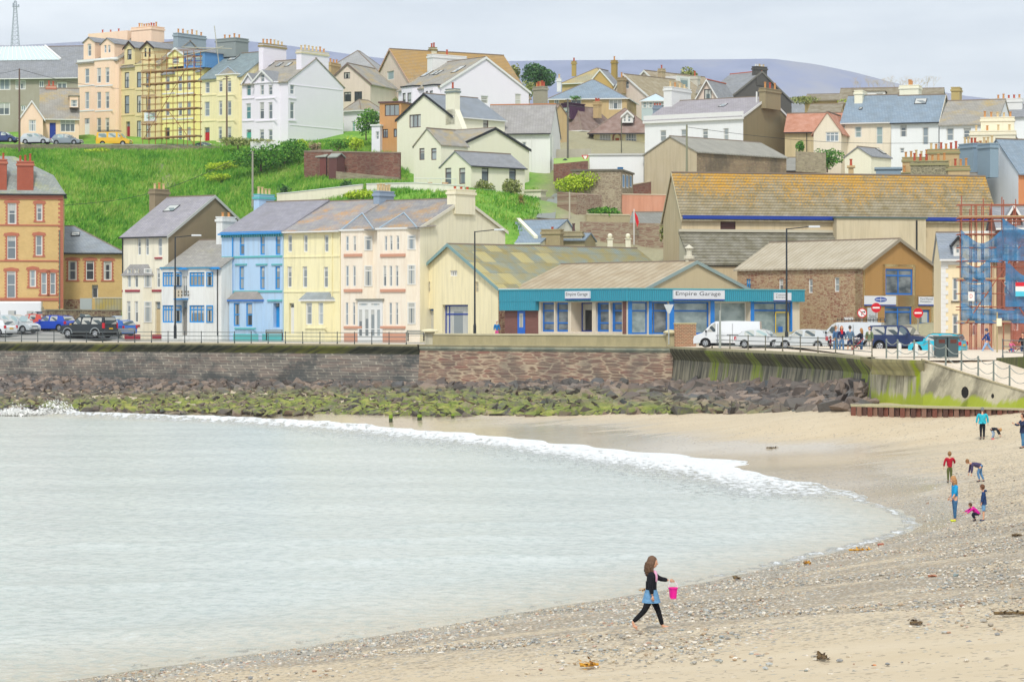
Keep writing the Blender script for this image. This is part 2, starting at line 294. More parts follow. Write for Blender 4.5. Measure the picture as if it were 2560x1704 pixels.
class House:
    def __init__(s, name, label, cat, cx, sc_, th, pl, pr, base, eave, ridge, kind, wall, wallR=None, roof=None, dep=None, wid=None, group=None, ov=.3, rt=.14, verge=None, gutter=None, over=.12, ridge2=None, gab=None, z0=None):
        s.th = math.radians(th); s.Y = F/sc_; s.O = P(cx, base, s.Y); s.sc = sc_
        c, n = math.cos(s.th), math.sin(s.th)
        s.e = empty(name, s.O, -s.th, label, cat, group)
        s.ax = Vector((c, -n, 0)); s.ay = Vector((n, c, 0)); cp = Vector((0, 0, HZ))-s.O; s.cl = Vector((cp.dot(s.ax), cp.dot(s.ay), cp.z))
        s.la = wid if wid is not None else -s.hit(pl, base, 1, 0)[0]; s.lb = dep if dep is not None else s.hit(pr, base, 0, 0)[1]
        s.ze = s.hitz(cx, eave); s.kind = kind; s.wall = wall; s.wallR = wallR or wall; s.roof = roof or SLATEG; s.ov = ov; s.over = over; s.rt = rt; s.verge = verge; s.gutter = gutter
        z0 = -3.0 if z0 is None else z0; s.z0 = z0
        la, lb, ze = s.la, s.lb, s.ze
        if kind == 'A': s.yr = lb/2 if gab is None else gab*lb; rx, ry = 0, s.yr
        elif kind == 'B': s.xr = -la/2 if gab is None else -gab*la; rx, ry = s.xr, 0
        elif kind == 'H': rx, ry = -la/2, lb/2
        else: rx = ry = 0
        if kind != 'F':
            q = s.O+s.ax*rx+s.ay*ry; s.zr = HZ+(HOR-ridge)*q.y/F-s.O.z
        else: s.zr = ze
        zr = s.zr
        topL = {'A': [(-la, ze), (0, ze)], 'B': None, 'H': [(-la, ze), (0, ze)], 'F': [(-la, ze), (0, ze)]}[kind] or [(-la, ze), (s.xr, zr), (0, ze)]
        topR = [(0, ze), (s.yr, zr), (lb, ze)] if kind == 'A' else [(0, ze), (lb, ze)]
        s.L = Face(s, 'L', 0, -la, 0, z0, topL); s.R = Face(s, 'R', 0, 0, lb, z0, topR); s.faces = {'L': s.L, 'R': s.R}; s.extra = []; s.wb = MB()
    def loc(s, wv): d = wv-s.O; return Vector((d.dot(s.ax), d.dot(s.ay), d.z))
    def hit(s, px, py, axis, val):
        r = Vector(((px-1280)/F, 1, (HOR-py)/F)); d = Vector((r.dot(s.ax), r.dot(s.ay), r.z)); t = (val-s.cl[axis])/d[axis]; return s.cl+d*t
    def hitz(s, cx, py): return HZ+(HOR-py)*s.Y/F-s.O.z
    def slope(s, px, py, front=True):                         # point on the visible roof slope
        r = Vector(((px-1280)/F, 1, (HOR-py)/F)); d = Vector((r.dot(s.ax), r.dot(s.ay), r.z)); o = s.cl
        if s.kind in 'AH': k = (s.zr-s.ze)/(s.yr if s.kind == 'A' else s.lb/2); t = (s.ze+k*o.y-o.z)/(d.z-k*d.y); s.nrm = Vector((0, -k, 1)).normalized(); s.tu = Vector((1, 0, 0)); s.tv = Vector((0, 1, k)).normalized()
        else: k = (s.zr-s.ze)/-s.xr; t = (s.ze-k*o.x-o.z)/(d.z+k*d.x); s.nrm = Vector((k, 0, 1)).normalized(); s.tu = Vector((0, 1, 0)); s.tv = Vector((-1, 0, k)).normalized()
        return o+d*t
    def sky(s, px, py, w_=.8, h=1.1, mat=None):               # roof window
        p = s.slope(px, py)+s.nrm*.1; m = MB(); u, v, n = s.tu, s.tv, s.nrm
        def rect(hw, hh, k): return [p+u*a*hw+v*b*hh+n*k for a, b in ((-1, -1), (1, -1), (1, 1), (-1, 1))]
        m.slab(rect(w_/2+.07, h/2+.07, 0), n*.09, None); f = m.build('roof_window', FW['dark'], s.e)
        g = MB(); a = rect(w_/2, h/2, .093); g.quad(*a); g.build('pane', mat or GL['l'], f)
    def win(s, fc, rects, fr='white', gl='m', style='sash', rev=.14, fw=.085, sill=None, arch=None, name='window', mull=None, tr=None):
        f = s.faces[fc] if isinstance(fc, str) else fc
        for r in rects:
            a, z0, b, z1 = f.rect(*r); W = b-a; Hh = z1-z0
            proud = rev < 0
            if not proud: f.holes.append((a, z0, b, z1, rev))
            d = -.06 if proud else rev-.06
            m = MB(); mt = FW[fr] or FW['white']; g = min(fw, W*.2)
            def bar(u0, u1, v0, v1, dd=0, th=.06): m.slab([f.pt(u0, v0, d+dd), f.pt(u1, v0, d+dd), f.pt(u1, v1, d+dd), f.pt(u0, v1, d+dd)], Vector(f.pt(0, 0, th))-Vector(f.pt(0, 0, 0)), mt)
            bar(a, a+g, z0, z1); bar(b-g, b, z0, z1); bar(a+g, b-g, z0, z0+g*1.1); bar(a+g, b-g, z1-g, z1)
            hz = []; vt = []
            if style == 'sash': hz = [.5]
            elif style == 'sashv': hz = [.5]; vt = [.5]
            elif style == 'top': hz = [.68]
            elif style == 'case': vt = [.5]
            elif style == 'case3': vt = [.34, .67]
            elif style == 'grid': vt = [.34, .67]; hz = [.66]
            if mull is not None: vt = mull
            if tr is not None: hz = tr
            for k in hz: bar(a+g, b-g, z0+Hh*k-g*.45, z0+Hh*k+g*.45, .004)
            for k in vt: bar(a+W*k-g*.4, a+W*k+g*.4, z0+g*1.1, z1-g, .008)
            if sill:
                q = Vector(f.pt(0, 0, -.1))-Vector(f.pt(0, 0, 0)); sm = sill if not isinstance(sill, str) else plain(sill)
                m.slab([f.pt(a-.1, z0-.1, 0), f.pt(b+.1, z0-.1, 0), f.pt(b+.1, z0-.003, 0), f.pt(a-.1, z0-.003, 0)], q, sm)
            o = m.build(name, mt, s.e)
            g2 = MB(); gm = GL[gl] if isinstance(gl, str) else gl
            g2.quad(f.pt(a+g*.5, z0+g*.5, d+.045), f.pt(b-g*.5, z0+g*.5, d+.045), f.pt(b-g*.5, z1-g*.5, d+.045), f.pt(a+g*.5, z1-g*.5, d+.045)); g2.build('pane', gm, o)
            if arch is not None:                              # toothed brick surround
                am = MB(); q = Vector(f.pt(0, 0, -.035))-Vector(f.pt(0, 0, 0)); hh = .16; n = max(3, int(Hh/hh))
                for k in range(n+1):
                    e = .13 if k % 2 else .24; v0 = z0+k*Hh/n; v1 = min(v0+Hh/n, z1+.02)
                    if v1-v0 < .02: continue
                    for (p0, p1) in ((a-e, a-.002), (b+.002, b+e)): am.slab([f.pt(p0, v0), f.pt(p1, v0), f.pt(p1, v1), f.pt(p0, v1)], q)
                am.slab([f.pt(a-.4, z1+.024), f.pt(b+.4, z1+.024), f.pt(b+.3, z1+.3), f.pt((a+b)/2, z1+.42), f.pt(a-.3, z1+.3)], q)
                am.slab([f.pt(a-.3, z0-.16), f.pt(b+.3, z0-.16), f.pt(b+.3, z0-.004), f.pt(a-.3, z0-.004)], q*1.5); am.build('window_surround', arch, s.e)
    def door(s, fc, r, col, rev=.25, top=.78, glz='m', half=False, frame=None):
        f = s.faces[fc] if isinstance(fc, str) else fc
        a, z0, b, z1 = f.rect(*r); f.holes.append((a, z0, b, z1, rev)); d = rev-.05; m = MB(); zt = z0+(z1-z0)*top; q = Vector(f.pt(0, 0, .05))-Vector(f.pt(0, 0, 0))
        m.slab([f.pt(a, z0, d), f.pt(b, z0, d), f.pt(b, zt, d), f.pt(a, zt, d)], q); w_ = b-a
        for (u0, u1, v0, v1) in ((.15, .45, .08, .45), (.55, .85, .08, .45), (.15, .45, .52, .92), (.55, .85, .52, .92)):
            m.slab([f.pt(a+w_*u0, z0+(zt-z0)*v0, d-.012), f.pt(a+w_*u1, z0+(zt-z0)*v0, d-.012), f.pt(a+w_*u1, z0+(zt-z0)*v1, d-.012), f.pt(a+w_*u0, z0+(zt-z0)*v1, d-.012)], q*.2)
        o = m.build('door', plain(col, .4), s.e)
        if top < .99: g = MB(); g.quad(f.pt(a, zt+.05, d+.02), f.pt(b, zt+.05, d+.02), f.pt(b, z1, d+.02), f.pt(a, z1, d+.02)); g.build('fanlight', GL[glz], o)
        h = MB(); h.tube(f.pt(a+w_*.86, z0+(zt-z0)*.48, d-.02), f.pt(a+w_*.86, z0+(zt-z0)*.48, d-.09), .035); h.build('handle', plain('#b0a070', .3, 1.), o)
    def band(s, fc, x0, x1, y, h=.18, d=.09, mat=None, name='string_course', h2=None):
        f = s.faces[fc] if isinstance(fc, str) else fc
        a = f.pix(x0, y)[0]; b = f.pix(x1, y)[0]; z = f.pix((x0+x1)/2, y)[1]
        q = Vector(f.pt(0, 0, -d))-Vector(f.pt(0, 0, 0)); z0 = z-h/2; z1 = z+h/2 if h2 is None else f.pix((x0+x1)/2, h2)[1]
        return MB().slab([f.pt(a, z0, .0), f.pt(b, z0, .0), f.pt(b, z1, .0), f.pt(a, z1, .0)], q).build(name, mat, s.e)
    def pipe(s, fc, x, y0, y1, mat=None, r=.05, name='drainpipe'):
        f = s.faces[fc] if isinstance(fc, str) else fc
        a, z0 = f.pix(x, y0); _, z1 = f.pix(x, y1); return MB().tube(f.pt(a, z1, -.09), f.pt(a, z0, -.09), r, n=6).build(name, mat or DARKP, s.e)
    def bay(s, fc, x0, x1, proj, y0, y1, cant=.5, mat=None, roofh=0, roofm=None, name='bay', lip=None):
        f = s.faces[fc] if isinstance(fc, str) else fc
        xm = (x0+x1)/2; ym = y1 or y0+90; a = f.pix(x0, ym)[0]; b = f.pix(x1, ym)[0]; zt = f.pix(xm, y0)[1]; zb = f.pix(xm, y1)[1] if y1 else f.z0
        # the near end may hide: extents are where the bay's outer corners meet the wall
        if f.ax == 'L' and s.th > .3: pf = Face(s, 'L', f.off+proj, 0, 0, 0, []); a = pf.pix(x0, ym)[0]-cant
        if f.ax == 'L': nf = Face(s, 'L', f.off+proj, a+cant, b-cant, zb, [(a+cant, zt), (b-cant, zt)])
        else: nf = Face(s, 'R', f.off+proj, a+cant, b-cant, zb, [(a+cant, zt), (b-cant, zt)])
        m = mat or s.wall; mb = MB(); s.extra.append((nf, mb, m, name))
        for (u, v) in ((a, a+cant), (b, b-cant)): mb.quad(f.pt(u, zb), nf.pt(v, zb), nf.pt(v, zt), f.pt(u, zt), m)
        s.cant = (Vector(nf.pt(b-cant, 0)), Vector(f.pt(b, 0)))
        ring = [f.pt(a, zt), nf.pt(a+cant, zt), nf.pt(b-cant, zt), f.pt(b, zt)]
        if f.ax == 'R': ring = ring
        if roofh:
            rm = MB(); k = .16; A = Vector(f.pt(a-k, zt)); B = Vector(nf.pt(a+cant-k, zt, -k)); Cc = Vector(nf.pt(b-cant+k, zt, -k)); D = Vector(f.pt(b+k, zt))
            ti = cant+.1; E = Vector(f.pt(a+ti, zt+roofh)); G_ = Vector(f.pt(b-ti, zt+roofh))
            rm.add([A, B, Cc, D, E, G_], [(0, 1, 4), (1, 2, 5, 4), (2, 3, 5), (0, 3, 2, 1)]); rm.build(name+'_roof', roofm or s.roof, s.e)
            if lip: MB().slab([A, B, Cc, D], (0, 0, -.14)).build('cornice', lip, s.e)
        else:
            lm = MB(); k = .14; lm.slab([f.pt(a-k, zt), nf.pt(a+cant-k, zt, -k), nf.pt(b-cant+k, zt, -k), f.pt(b+k, zt)], (0, 0, .16)); lm.build('cornice', lip or m, s.e)
        return nf
    def cantwin(s, nf, rows, fr='white', gl='m', fw=.08):      # window on the canted right side of the last bay
        A, B = s.cant; d = B-A; n_ = Vector((d.y, -d.x, 0)).normalized()
        for y0, y1 in rows:
            xm = F*0; z1 = nf.pix(s.cantpx, y0)[1]; z0 = nf.pix(s.cantpx, y1)[1]; q = lambda t, z, k: A+d*t+Vector((0, 0, z))+n_*k
            m = MB()
            for t0, t1, a, b in ((.12, .22, z0, z1), (.78, .88, z0, z1), (.22, .78, z0, z0+.1), (.22, .78, z1-.1, z1), (.22, .78, z0+(z1-z0)*.72, z0+(z1-z0)*.78)): m.slab([q(t0, a, .003), q(t1, a, .003), q(t1, b, .003), q(t0, b, .003)], n_*.05)
            o = m.build('window', FW[fr], s.e); g = MB(); g.quad(q(.2, z0+.05, .02), q(.8, z0+.05, .02), q(.8, z1-.05, .02), q(.2, z1-.05, .02)); g.build('pane', GL[gl], o)
    def at(s, px, py, axis, val): return s.hit(px, py, axis, val)
    def chim(s, px, pyt, pyb, axis, val, wx, wy, mat, n=3, cols=None, cap=None, along=None, ph=.75, pr=.14, label=None):
        p = s.hit(px, pyt, axis, val); b = s.hit(px, pyb, axis, val)[2]; x, y, z = p; zz = min(b, z-.5)-.6
        m = MB(); m.box(x-wx/2, x+wx/2, y-wy/2, y+wy/2, zz, z, mat); m.box(x-wx/2-.1, x+wx/2+.1, y-wy/2-.1, y+wy/2+.1, z-.38, z-.14, cap or mat); m.box(x-wx/2-.05, x+wx/2+.05, y-wy/2-.05, y+wy/2+.05, z+.003, z+.12, cap or mat)
        c = m.build('chimney', mat, s.e)
        if label: c['label'] = label
        if n:
            if (along or ('x' if wx > wy else 'y')) == 'x': pots_on(c, 'chimney_pot', x-wx/2+.08, x+wx/2-.08, y, y, z+.1, n, cols, pr, ph)
            else: pots_on(c, 'chimney_pot', x, x, y-wy/2+.08, y+wy/2-.08, z+.1, n, cols, pr, ph)
        return c
    def chw(s, p0, p1, pyt, pyb, mat, n=3, val=None, axis=None, wx=.7, shift=0, **k):   # stack spanning photo columns p0..p1
        if axis is None: axis = 0 if s.kind == 'B' else 1
        if val is None: val = (s.xr if s.kind == 'B' else (s.yr if s.kind == 'A' else (s.lb/2 if s.kind == 'H' else 2.)))
        q = s.hit((p0+p1)/2, pyt, axis, val); Yw = (s.O+s.ax*q.x+s.ay*q.y).y; W = (p1-p0)/F*Yw; c, n_ = math.cos(s.th), math.sin(s.th)
        if W > wx*c+.25*n_ and n_ > .3: wy = (W-wx*c)/n_
        else: wy = .6; wx = max(.4, (W-wy*n_)/c)
        if wy > 6.2 and n_ > .3 and c > .3: wy = 2.6; wx = max(.5, (W-wy*n_)/c)
        return s.chim((p0+p1)/2, pyt, pyb, axis, val, wx, wy, mat, n, **k)
    def dormer(s, x0, x1, ybot, yapex, yeave=None, fr='white', wall=None, rm=None, win=None, back=2.5, gl='m', flat=False, board=None, face_off=0.15):
        # gabled dormer standing on the left-face slope (ridge along x)
        f = Face(s, 'L', -face_off, 0, 0, 0, [(0, 0), (1, 0)]); xm = (x0+x1)/2
        a, _ = f.pix(x0, ybot); b, zb = f.pix(x1, ybot); za = f.pix(xm, yapex)[1]; ze = f.pix(xm, yeave)[1] if yeave else (za if flat else za-(b-a)*.42)
        f.u0, f.u1, f.z0 = a, b, zb; f.top = [(a, ze), ((a+b)/2, za), (b, ze)] if not flat else [(a, ze), (b, ze)]
        mb = MB(); w_ = wall or s.wall; d = Vector((0, back, 0))
        mb.quad(f.pt(a, zb), f.pt(a, ze), Vector(f.pt(a, ze))+d, Vector(f.pt(a, zb))+d, w_); mb.quad(f.pt(b, zb), Vector(f.pt(b, zb))+d, Vector(f.pt(b, ze))+d, f.pt(b, ze), w_)
        r = MB(); o = .18; q = Vector((0, 0, .1)); F0 = lambda u, z: Vector(f.pt(u, z, -o)); F1 = lambda u, z: Vector(f.pt(u, z))+d
        if flat: r.slab([F0(a-o, ze), F0(b+o, ze), F1(b+o, ze), F1(a-o, ze)], q)
        else:
            m_ = (a+b)/2; k = (za-ze)/(m_-a)
            r.slab([F0(a-o, ze-o*k), F0(m_, za), F1(m_, za), F1(a-o, ze-o*k)], q); r.slab([F0(m_, za), F0(b+o, ze-o*k), F1(b+o, ze-o*k), F1(m_, za)], q)
            if board:
                bb = MB()
                for (u, v) in ((a-o, m_), (b+o, m_)): bb.slab([f.pt(u, ze-o*k-.22, -o-.02), f.pt(v, za-.22, -o-.02), f.pt(v, za+.08, -o-.02), f.pt(u, ze-o*k+.08, -o-.02)], (0, -.05, 0))
                bb.build('barge_board', board, s.e)
        s.extra.append((f, mb, w_, 'dormer'))
        if win: s.win(f, win, fr, gl)
        r.build('dormer_roof', rm or s.roof, s.e); return f
    def gablet(s, x0, x1, yb, xa, ya, mat=None, proj=.15):    # small hipped triangle of roof over a bay
        f = Face(s, 'L', proj, 0, 0, 0, [(0, 0), (1, 0)]); a, z = f.pix(x0, yb); b, _ = f.pix(x1, yb); p = s.slope(xa, ya); up = Vector((0, .0, .0))
        ap = Vector((p.x, p.y, p.z+.25)); bk = Vector((p.x, p.y+1.4, p.z+.25)); A = Vector(f.pt(a, z)); B = Vector(f.pt(b, z)); n = (A+B)/2
        MB().add([A, B, ap, bk, (A.x, A.y+3, A.z+.2), (B.x, B.y+3, B.z+.2)], [(0, 1, 2), (0, 2, 3, 4), (1, 5, 3, 2)]).build('bay_roof', mat or s.roof, s.e)
        e = MB()
        for q in (A, B): e.tube(q+Vector((0, 0, .03)), ap+Vector((0, -.02, .05)), .07, n=5)
        e.build('lead_flashing', plain('#9fb2bf'), s.e)
    def done(s):
        la, lb, ze, zr, z0 = s.la, s.lb, s.ze, s.zr, s.z0
        mb = s.wb; s.L.fill(mb, s.wall)
        if s.wallR is s.wall: s.R.fill(mb, s.wall)
        else: g = MB(); s.R.fill(g, s.wallR); g.build('gable_wall' if s.kind == 'A' else 'side_wall', s.wallR, s.e)
        b = [(-la, lb), (-la, 0)]
        if s.kind == 'A': mb.add([(-la, lb, z0), (-la, 0, z0), (-la, 0, ze), (-la, s.yr, zr), (-la, lb, ze)], [(0, 1, 2, 3, 4)]); mb.quad((-la, lb, z0), (-la, lb, ze), (0, lb, ze), (0, lb, z0))
        elif s.kind == 'B': mb.add([(0, lb, z0), (-la, lb, z0), (-la, lb, ze), (s.xr, lb, zr), (0, lb, ze)], [(0, 1, 2, 3, 4)]); mb.quad((-la, 0, z0), (-la, 0, ze), (-la, lb, ze), (-la, lb, z0))
        else: mb.quad((-la, lb, z0), (-la, 0, z0), (-la, 0, ze), (-la, lb, ze)); mb.quad((0, lb, z0), (-la, lb, z0), (-la, lb, ze), (0, lb, ze))
        mb.build('wall', s.wall, s.e)
        for f, m, mat, name in s.extra: f.fill(m, mat); m.build(name, mat, s.e)
        r = MB(); o, v, T = s.ov, s.over, s.rt
        if s.kind == 'A':
            k = (zr-ze)/s.yr; k2 = (zr-ze)/(lb-s.yr); up = Vector((0, 0, T))
            r.slab([(-la-v, -o, ze-o*k), (v, -o, ze-o*k), (v, s.yr, zr), (-la-v, s.yr, zr)], up); r.slab([(-la-v, s.yr, zr), (v, s.yr, zr), (v, lb+o, ze-o*k2), (-la-v, lb+o, ze-o*k2)], up)
            r.build('roof', s.roof, s.e); t = MB(); t.box(-la-v, v, s.yr-.12, s.yr+.12, zr+T-.06, zr+T+.06); t.build('ridge', s.ridge_m if hasattr(s, 'ridge_m') else plain('#8a7b6c'), s.e)
            if s.verge:
                g = MB()
                for (ya, za, yb, zb) in ((-o, ze-o*k, s.yr, zr), (lb+o, ze-o*k2, s.yr, zr)): g.slab([(v+.003, ya, za-.13), (v+.003, yb, zb-.13), (v+.003, yb, zb+T+.03), (v+.003, ya, za+T+.03)], (.06, 0, 0))
                g.build('verge', s.verge, s.e)
            if s.gutter: g = MB(); g.box(-la-v, v, -o-.14, -o-.003, ze-o*k-.02, ze-o*k+.11); g.build('gutter', s.gutter, s.e)
        elif s.kind == 'B':
            k = (zr-ze)/-s.xr; k2 = (zr-ze)/(la+s.xr); up = Vector((0, 0, T))
            r.slab([(o, -v, ze-o*k), (o, lb+v, ze-o*k), (s.xr, lb+v, zr), (s.xr, -v, zr)], up); r.slab([(s.xr, -v, zr), (s.xr, lb+v, zr), (-la-o, lb+v, ze-o*k2), (-la-o, -v, ze-o*k2)], up)
            r.build('roof', s.roof, s.e); t = MB(); t.box(s.xr-.12, s.xr+.12, -v, lb+v, zr+T-.06, zr+T+.06); t.build('ridge', s.ridge_m if hasattr(s, 'ridge_m') else plain('#8a7b6c'), s.e)
            if s.verge:
                g = MB()
                for (xa, za, xb, zb) in ((o, ze-o*k, s.xr, zr), (-la-o, ze-o*k2, s.xr, zr)): g.slab([(xa, -v-.003, za-.13), (xb, -v-.003, zb-.13), (xb, -v-.003, zb+T+.03), (xa, -v-.003, za+T+.03)], (0, -.06, 0))
                g.build('verge', s.verge, s.e)
            if s.gutter: g = MB(); g.box(o+.003, o+.14, -v, lb+v, ze-o*k-.02, ze-o*k+.11); g.build('gutter', s.gutter, s.e)
        elif s.kind == 'H':
            i = min(la, lb)/2; e = o
            if la >= lb: A, B = (-la+i, lb/2, zr), (-i, lb/2, zr)
            else: A, B = (-la/2, i, zr), (-la/2, lb-i, zr)
            c = [(-la-e, -e, ze), (e, -e, ze), (e, lb+e, ze), (-la-e, lb+e, ze)]
            if la >= lb: fs = [(0, 1, 5, 4), (1, 2, 5), (2, 3, 4, 5), (3, 0, 4)]
            else: fs = [(0, 1, 4), (1, 2, 5, 4), (2, 3, 5), (3, 0, 4, 5)]
            r.add(c+[A, B], fs+[(3, 2, 1, 0)]); r.build('roof', s.roof, s.e); t = MB()
            t.path([c[0], A], .08); t.path([c[1], B if la >= lb else A], .08); t.path([A, B], .09); t.path([c[2], B], .08); t.build('ridge', s.ridge_m if hasattr(s, 'ridge_m') else plain('#8a7b6c'), s.e)
            g = MB(); g.box(-la-e, e+.1, -e-.1, -e+.003, ze-.12, ze+.03); g.box(e-.003, e+.1, -e, lb+e, ze-.12, ze+.03); g.build('gutter', s.gutter or FW['white'], s.e)
        else:
            g = MB(); g.box(-la-.15, .15, -.15, lb+.15, ze+.003, ze+.2); g.build('roof', s.roof, s.e)
        return s
# ---------------------------------------------------------------- ground, beach, water
def tps(ctrl):
    c = np.array(ctrl, float); p = c[:, :2]; n = len(p)
    def U(r2): return np.where(r2 > 1e-9, r2*np.log(np.maximum(r2, 1e-9)), 0)
    d = ((p[:, None]-p[None])**2).sum(2); K = U(d/1e3)+np.eye(n)*.02; Pm = np.c_[np.ones(n), p/30]
    A = np.zeros((n+3, n+3)); A[:n, :n] = K; A[:n, n:] = Pm; A[n:, :n] = Pm.T
    s = np.linalg.solve(A, np.r_[c[:, 2], 0, 0, 0])
    def f(x, y):
        q = np.stack([np.atleast_1d(x), np.atleast_1d(y)], -1).astype(float).reshape(-1, 2)
        out = np.zeros(len(q))
        for i in range(0, len(q), 20000):
            qq = q[i:i+20000]; out[i:i+20000] = U(((qq[:, None]-p[None])**2).sum(2)/1e3)@s[:n]+np.c_[np.ones(len(qq)), qq/30]@s[n:]
        return out
    return f
def grid(name, xs, ys, z, mat, attrs=None, smooth=True, kind='structure'):
    X, Y = xs if np.ndim(xs) == 2 else None, ys
    if X is None: X, Y = np.meshgrid(xs, ys)
    ny, nx = X.shape
    v = np.stack([X.ravel(), Y.ravel(), z.ravel()], 1); i = np.arange(nx*ny).reshape(ny, nx)
    f = np.stack([i[:-1, :-1], i[:-1, 1:], i[1:, 1:], i[1:, :-1]], -1).reshape(-1, 4)
    me = bpy.data.meshes.new(name); me.vertices.add(len(v)); me.vertices.foreach_set('co', v.ravel()); me.loops.add(f.size); me.loops.foreach_set('vertex_index', f.ravel())
    me.polygons.add(len(f)); me.polygons.foreach_set('loop_start', np.arange(len(f))*4); me.polygons.foreach_set('use_smooth', [smooth]*len(f))
    for k, a in (attrs or {}).items(): at = me.attributes.new(k, 'FLOAT', 'POINT'); at.data.foreach_set('value', a.ravel().astype(np.float32))
    me.update(); me.validate(); me.materials.append(mat); o = bpy.data.objects.new(name, me); COL.objects.link(o); tag(o, kind=kind); return o
def arrmesh(name, v, f, mat, attrs=None, parent=None, smooth=False):
    me = bpy.data.meshes.new(name); v = np.asarray(v, float); f = np.asarray(f); k = f.shape[1]
    me.vertices.add(len(v)); me.vertices.foreach_set('co', v.ravel()); me.loops.add(f.size); me.loops.foreach_set('vertex_index', f.ravel().astype(np.int32))
    me.polygons.add(len(f)); me.polygons.foreach_set('loop_start', np.arange(len(f))*k); me.polygons.foreach_set('use_smooth', [smooth]*len(f))
    me.update(); me.validate(); me.materials.append(mat); o = bpy.data.objects.new(name, me); COL.objects.link(o)
    if parent: o.parent = parent
    return o
def Gz(px, py, z): v = G(px, py, z); return (v.x, v.y, z)
SHORE = [(-300,1032),(0,1035),(250,1041),(600,1050),(900,1070),(1200,1092),(1500,1122),(1800,1172),(2000,1210),(2150,1245),(2270,1285),(2310,1312),(2260,1335),(2150,1365),(1900,1425),(1640,1478),(1400,1512),(1100,1562),(700,1625),(300,1680),(0,1722),(-400,1790)]
bc = [Gz(x, y, 0.) for x, y in SHORE]
bc += [Gz(*q) for q in [(0,1003,.75),(500,1022,.45),(900,1035,.55),(1300,1040,.85),(1700,1034,1.25),(2100,1021,1.95),(2130,1019,2.3),(2350,1023,2.36),(2560,1029,2.46),(2800,1042,2.45),(1700,1070,.85),(1300,1062,.45),(2100,1100,.8),(2100,1160,.42),
    (2455,1095,1.2),(2372,1205,.48),(2387,1302,.22),(2456,1300,.45),(2545,1118,1.25),(2560,1210,.9),(1640,1570,1.35),(2560,1450,1.75),(2560,1700,2.6),(1640,1704,2.2),(900,1704,1.25),(400,1720,.5),(3000,1300,2.2),(3200,1700,3.2),(2150,1440,.9),
    (700,1250,-1.6),(1500,1300,-1.2),(300,1450,-1.2),(0,1200,-2.2),(-900,1300,-3),(1900,1300,-.7),(-900,1060,-1.5)]]
for x in range(-500, 2200, 300):
    yw = 852+ (x/1050)*9 if x < 1050 else (861+(x-1050)*8/700 if x < 1750 else 869+(x-1750)*.055); Yw = Yz(yw, 5.0); bc.append(((x-1280)/F*Yw, Yw, [1.1, 1.4, 2.1][0 if x < 900 else 1 if x < 1700 else 2]))
beach_f = tps(bc)
def bz(x, y): return float(beach_f(x, y)[0])
def on_beach(px, py):                                    # where the ray meets the sand
    z = 1.0
    for _ in range(25): p = G(px, py, z); z = .6*z+.4*bz(p.x, p.y)
    p = G(px, py, z); return Vector((p.x, p.y, bz(p.x, p.y)))
xs = np.arange(-85, 75, .6); ys = np.arange(18, 252, .6); X, Y = np.meshgrid(xs, ys); Z = beach_f(X.ravel(), Y.ravel()).reshape(X.shape)
Z += .03*np.sin(X*.9+Y*.35+np.sin(Y*.5)*1.5)*np.clip(Z, 0, 1)
n = NT('beach_sand'); g = n.pos(); Xs = n.xyz(g)
sand = n.mix(n.ramp(n.noise(n.map(g, (.12, .5, 1)), 1.1, 6, .6), [(.3, 0), (.7, 1)]), '#c3b397', '#cdbfa6')
fine = n.noise(n.map(g, (1, .6, 1)), 9, 5, .7); sand = n.mix(n.math('MULTIPLY', fine, .22), sand, '#9f8a68')
debris = n.noise(n.map(g, (.7, 3.2, 1)), 1.5, 6, .7); sand = n.mix(n.math('MULTIPLY', n.ramp(debris, [(.60, 0), (.72, 1)]), .45), sand, '#8f7a58')
vo = n.n('TexVoronoi', 1, Vector=g, Scale=13.0); vd = n.n('TexVoronoi', 0, Vector=g, Scale=13.0); vx = n.xyz(vo)
pebc = n.ramp(vx[0], [(0, '#7c7a75'), (.2, '#a39a8a'), (.4, '#c9bda6'), (.55, '#9aa3a3'), (.72, '#c3a685'), (.86, '#e4e0d6'), (1, '#6f6559')])
pebc = n.mix(n.ramp(vd, [(.25, 0), (.6, .75)]), pebc, '#8a7c66')
edge = n.math('ADD', Xs[1], n.math('MULTIPLY', n.math('SUBTRACT', n.noise(n.map(g, (.12, .3, 1)), 1, 4), .5), 26))
pm = n.math('MULTIPLY', n.ramp(n.n('MapRange', 0, Value=edge, From_Min=40, From_Max=52), [(0, .06), (.5, .3), (1, 1)]), n.ramp(n.n('MapRange', 0, Value=edge, From_Min=84, From_Max=128), [(0, 1), (.45, .45), (1, .05)]))
band = n.noise(n.map(g, (.10, .42, 1)), 1, 4, .6); pm = n.math('MULTIPLY', pm, n.ramp(band, [(.34, .25), (.5, 1)]))
cov = n.math('LESS_THAN', vx[1], pm); col = n.mix(cov, sand, pebc)
wet = n.ramp(n.math('ADD', n.n('MapRange', 0, Value=n.math('DIVIDE', Xs[2], n.n('MapRange', 0, Value=Xs[1], From_Min=88, From_Max=128, To_Min=.7, To_Max=1.9)), From_Min=0.0, From_Max=1.0), n.math('MULTIPLY', n.math('SUBTRACT', n.noise(n.map(g, (.15, .7, 1)), 1, 5), .5), .5)), [(.28, 1), (.55, 0)])
col = n.mix(n.math('MULTIPLY', wet, .6), col, n.mix(.5, col, '#84765c', ), ); rough = n.math('SUBTRACT', .92, n.math('MULTIPLY', wet, .74))
hh = n.math('MULTIPLY', n.math('SUBTRACT', 1., vd), cov); n.bump(n.math('ADD', hh, n.math('MULTIPLY', fine, .4)), n.math('SUBTRACT', .75, n.math('MULTIPLY', wet, .6)), .03)
n.put(n.b, 'Specular IOR Level', n.math('ADD', .2, n.math('MULTIPLY', wet, .45)))
m_beach = n.end(col, rough); grid('beach', xs, ys, Z, m_beach)
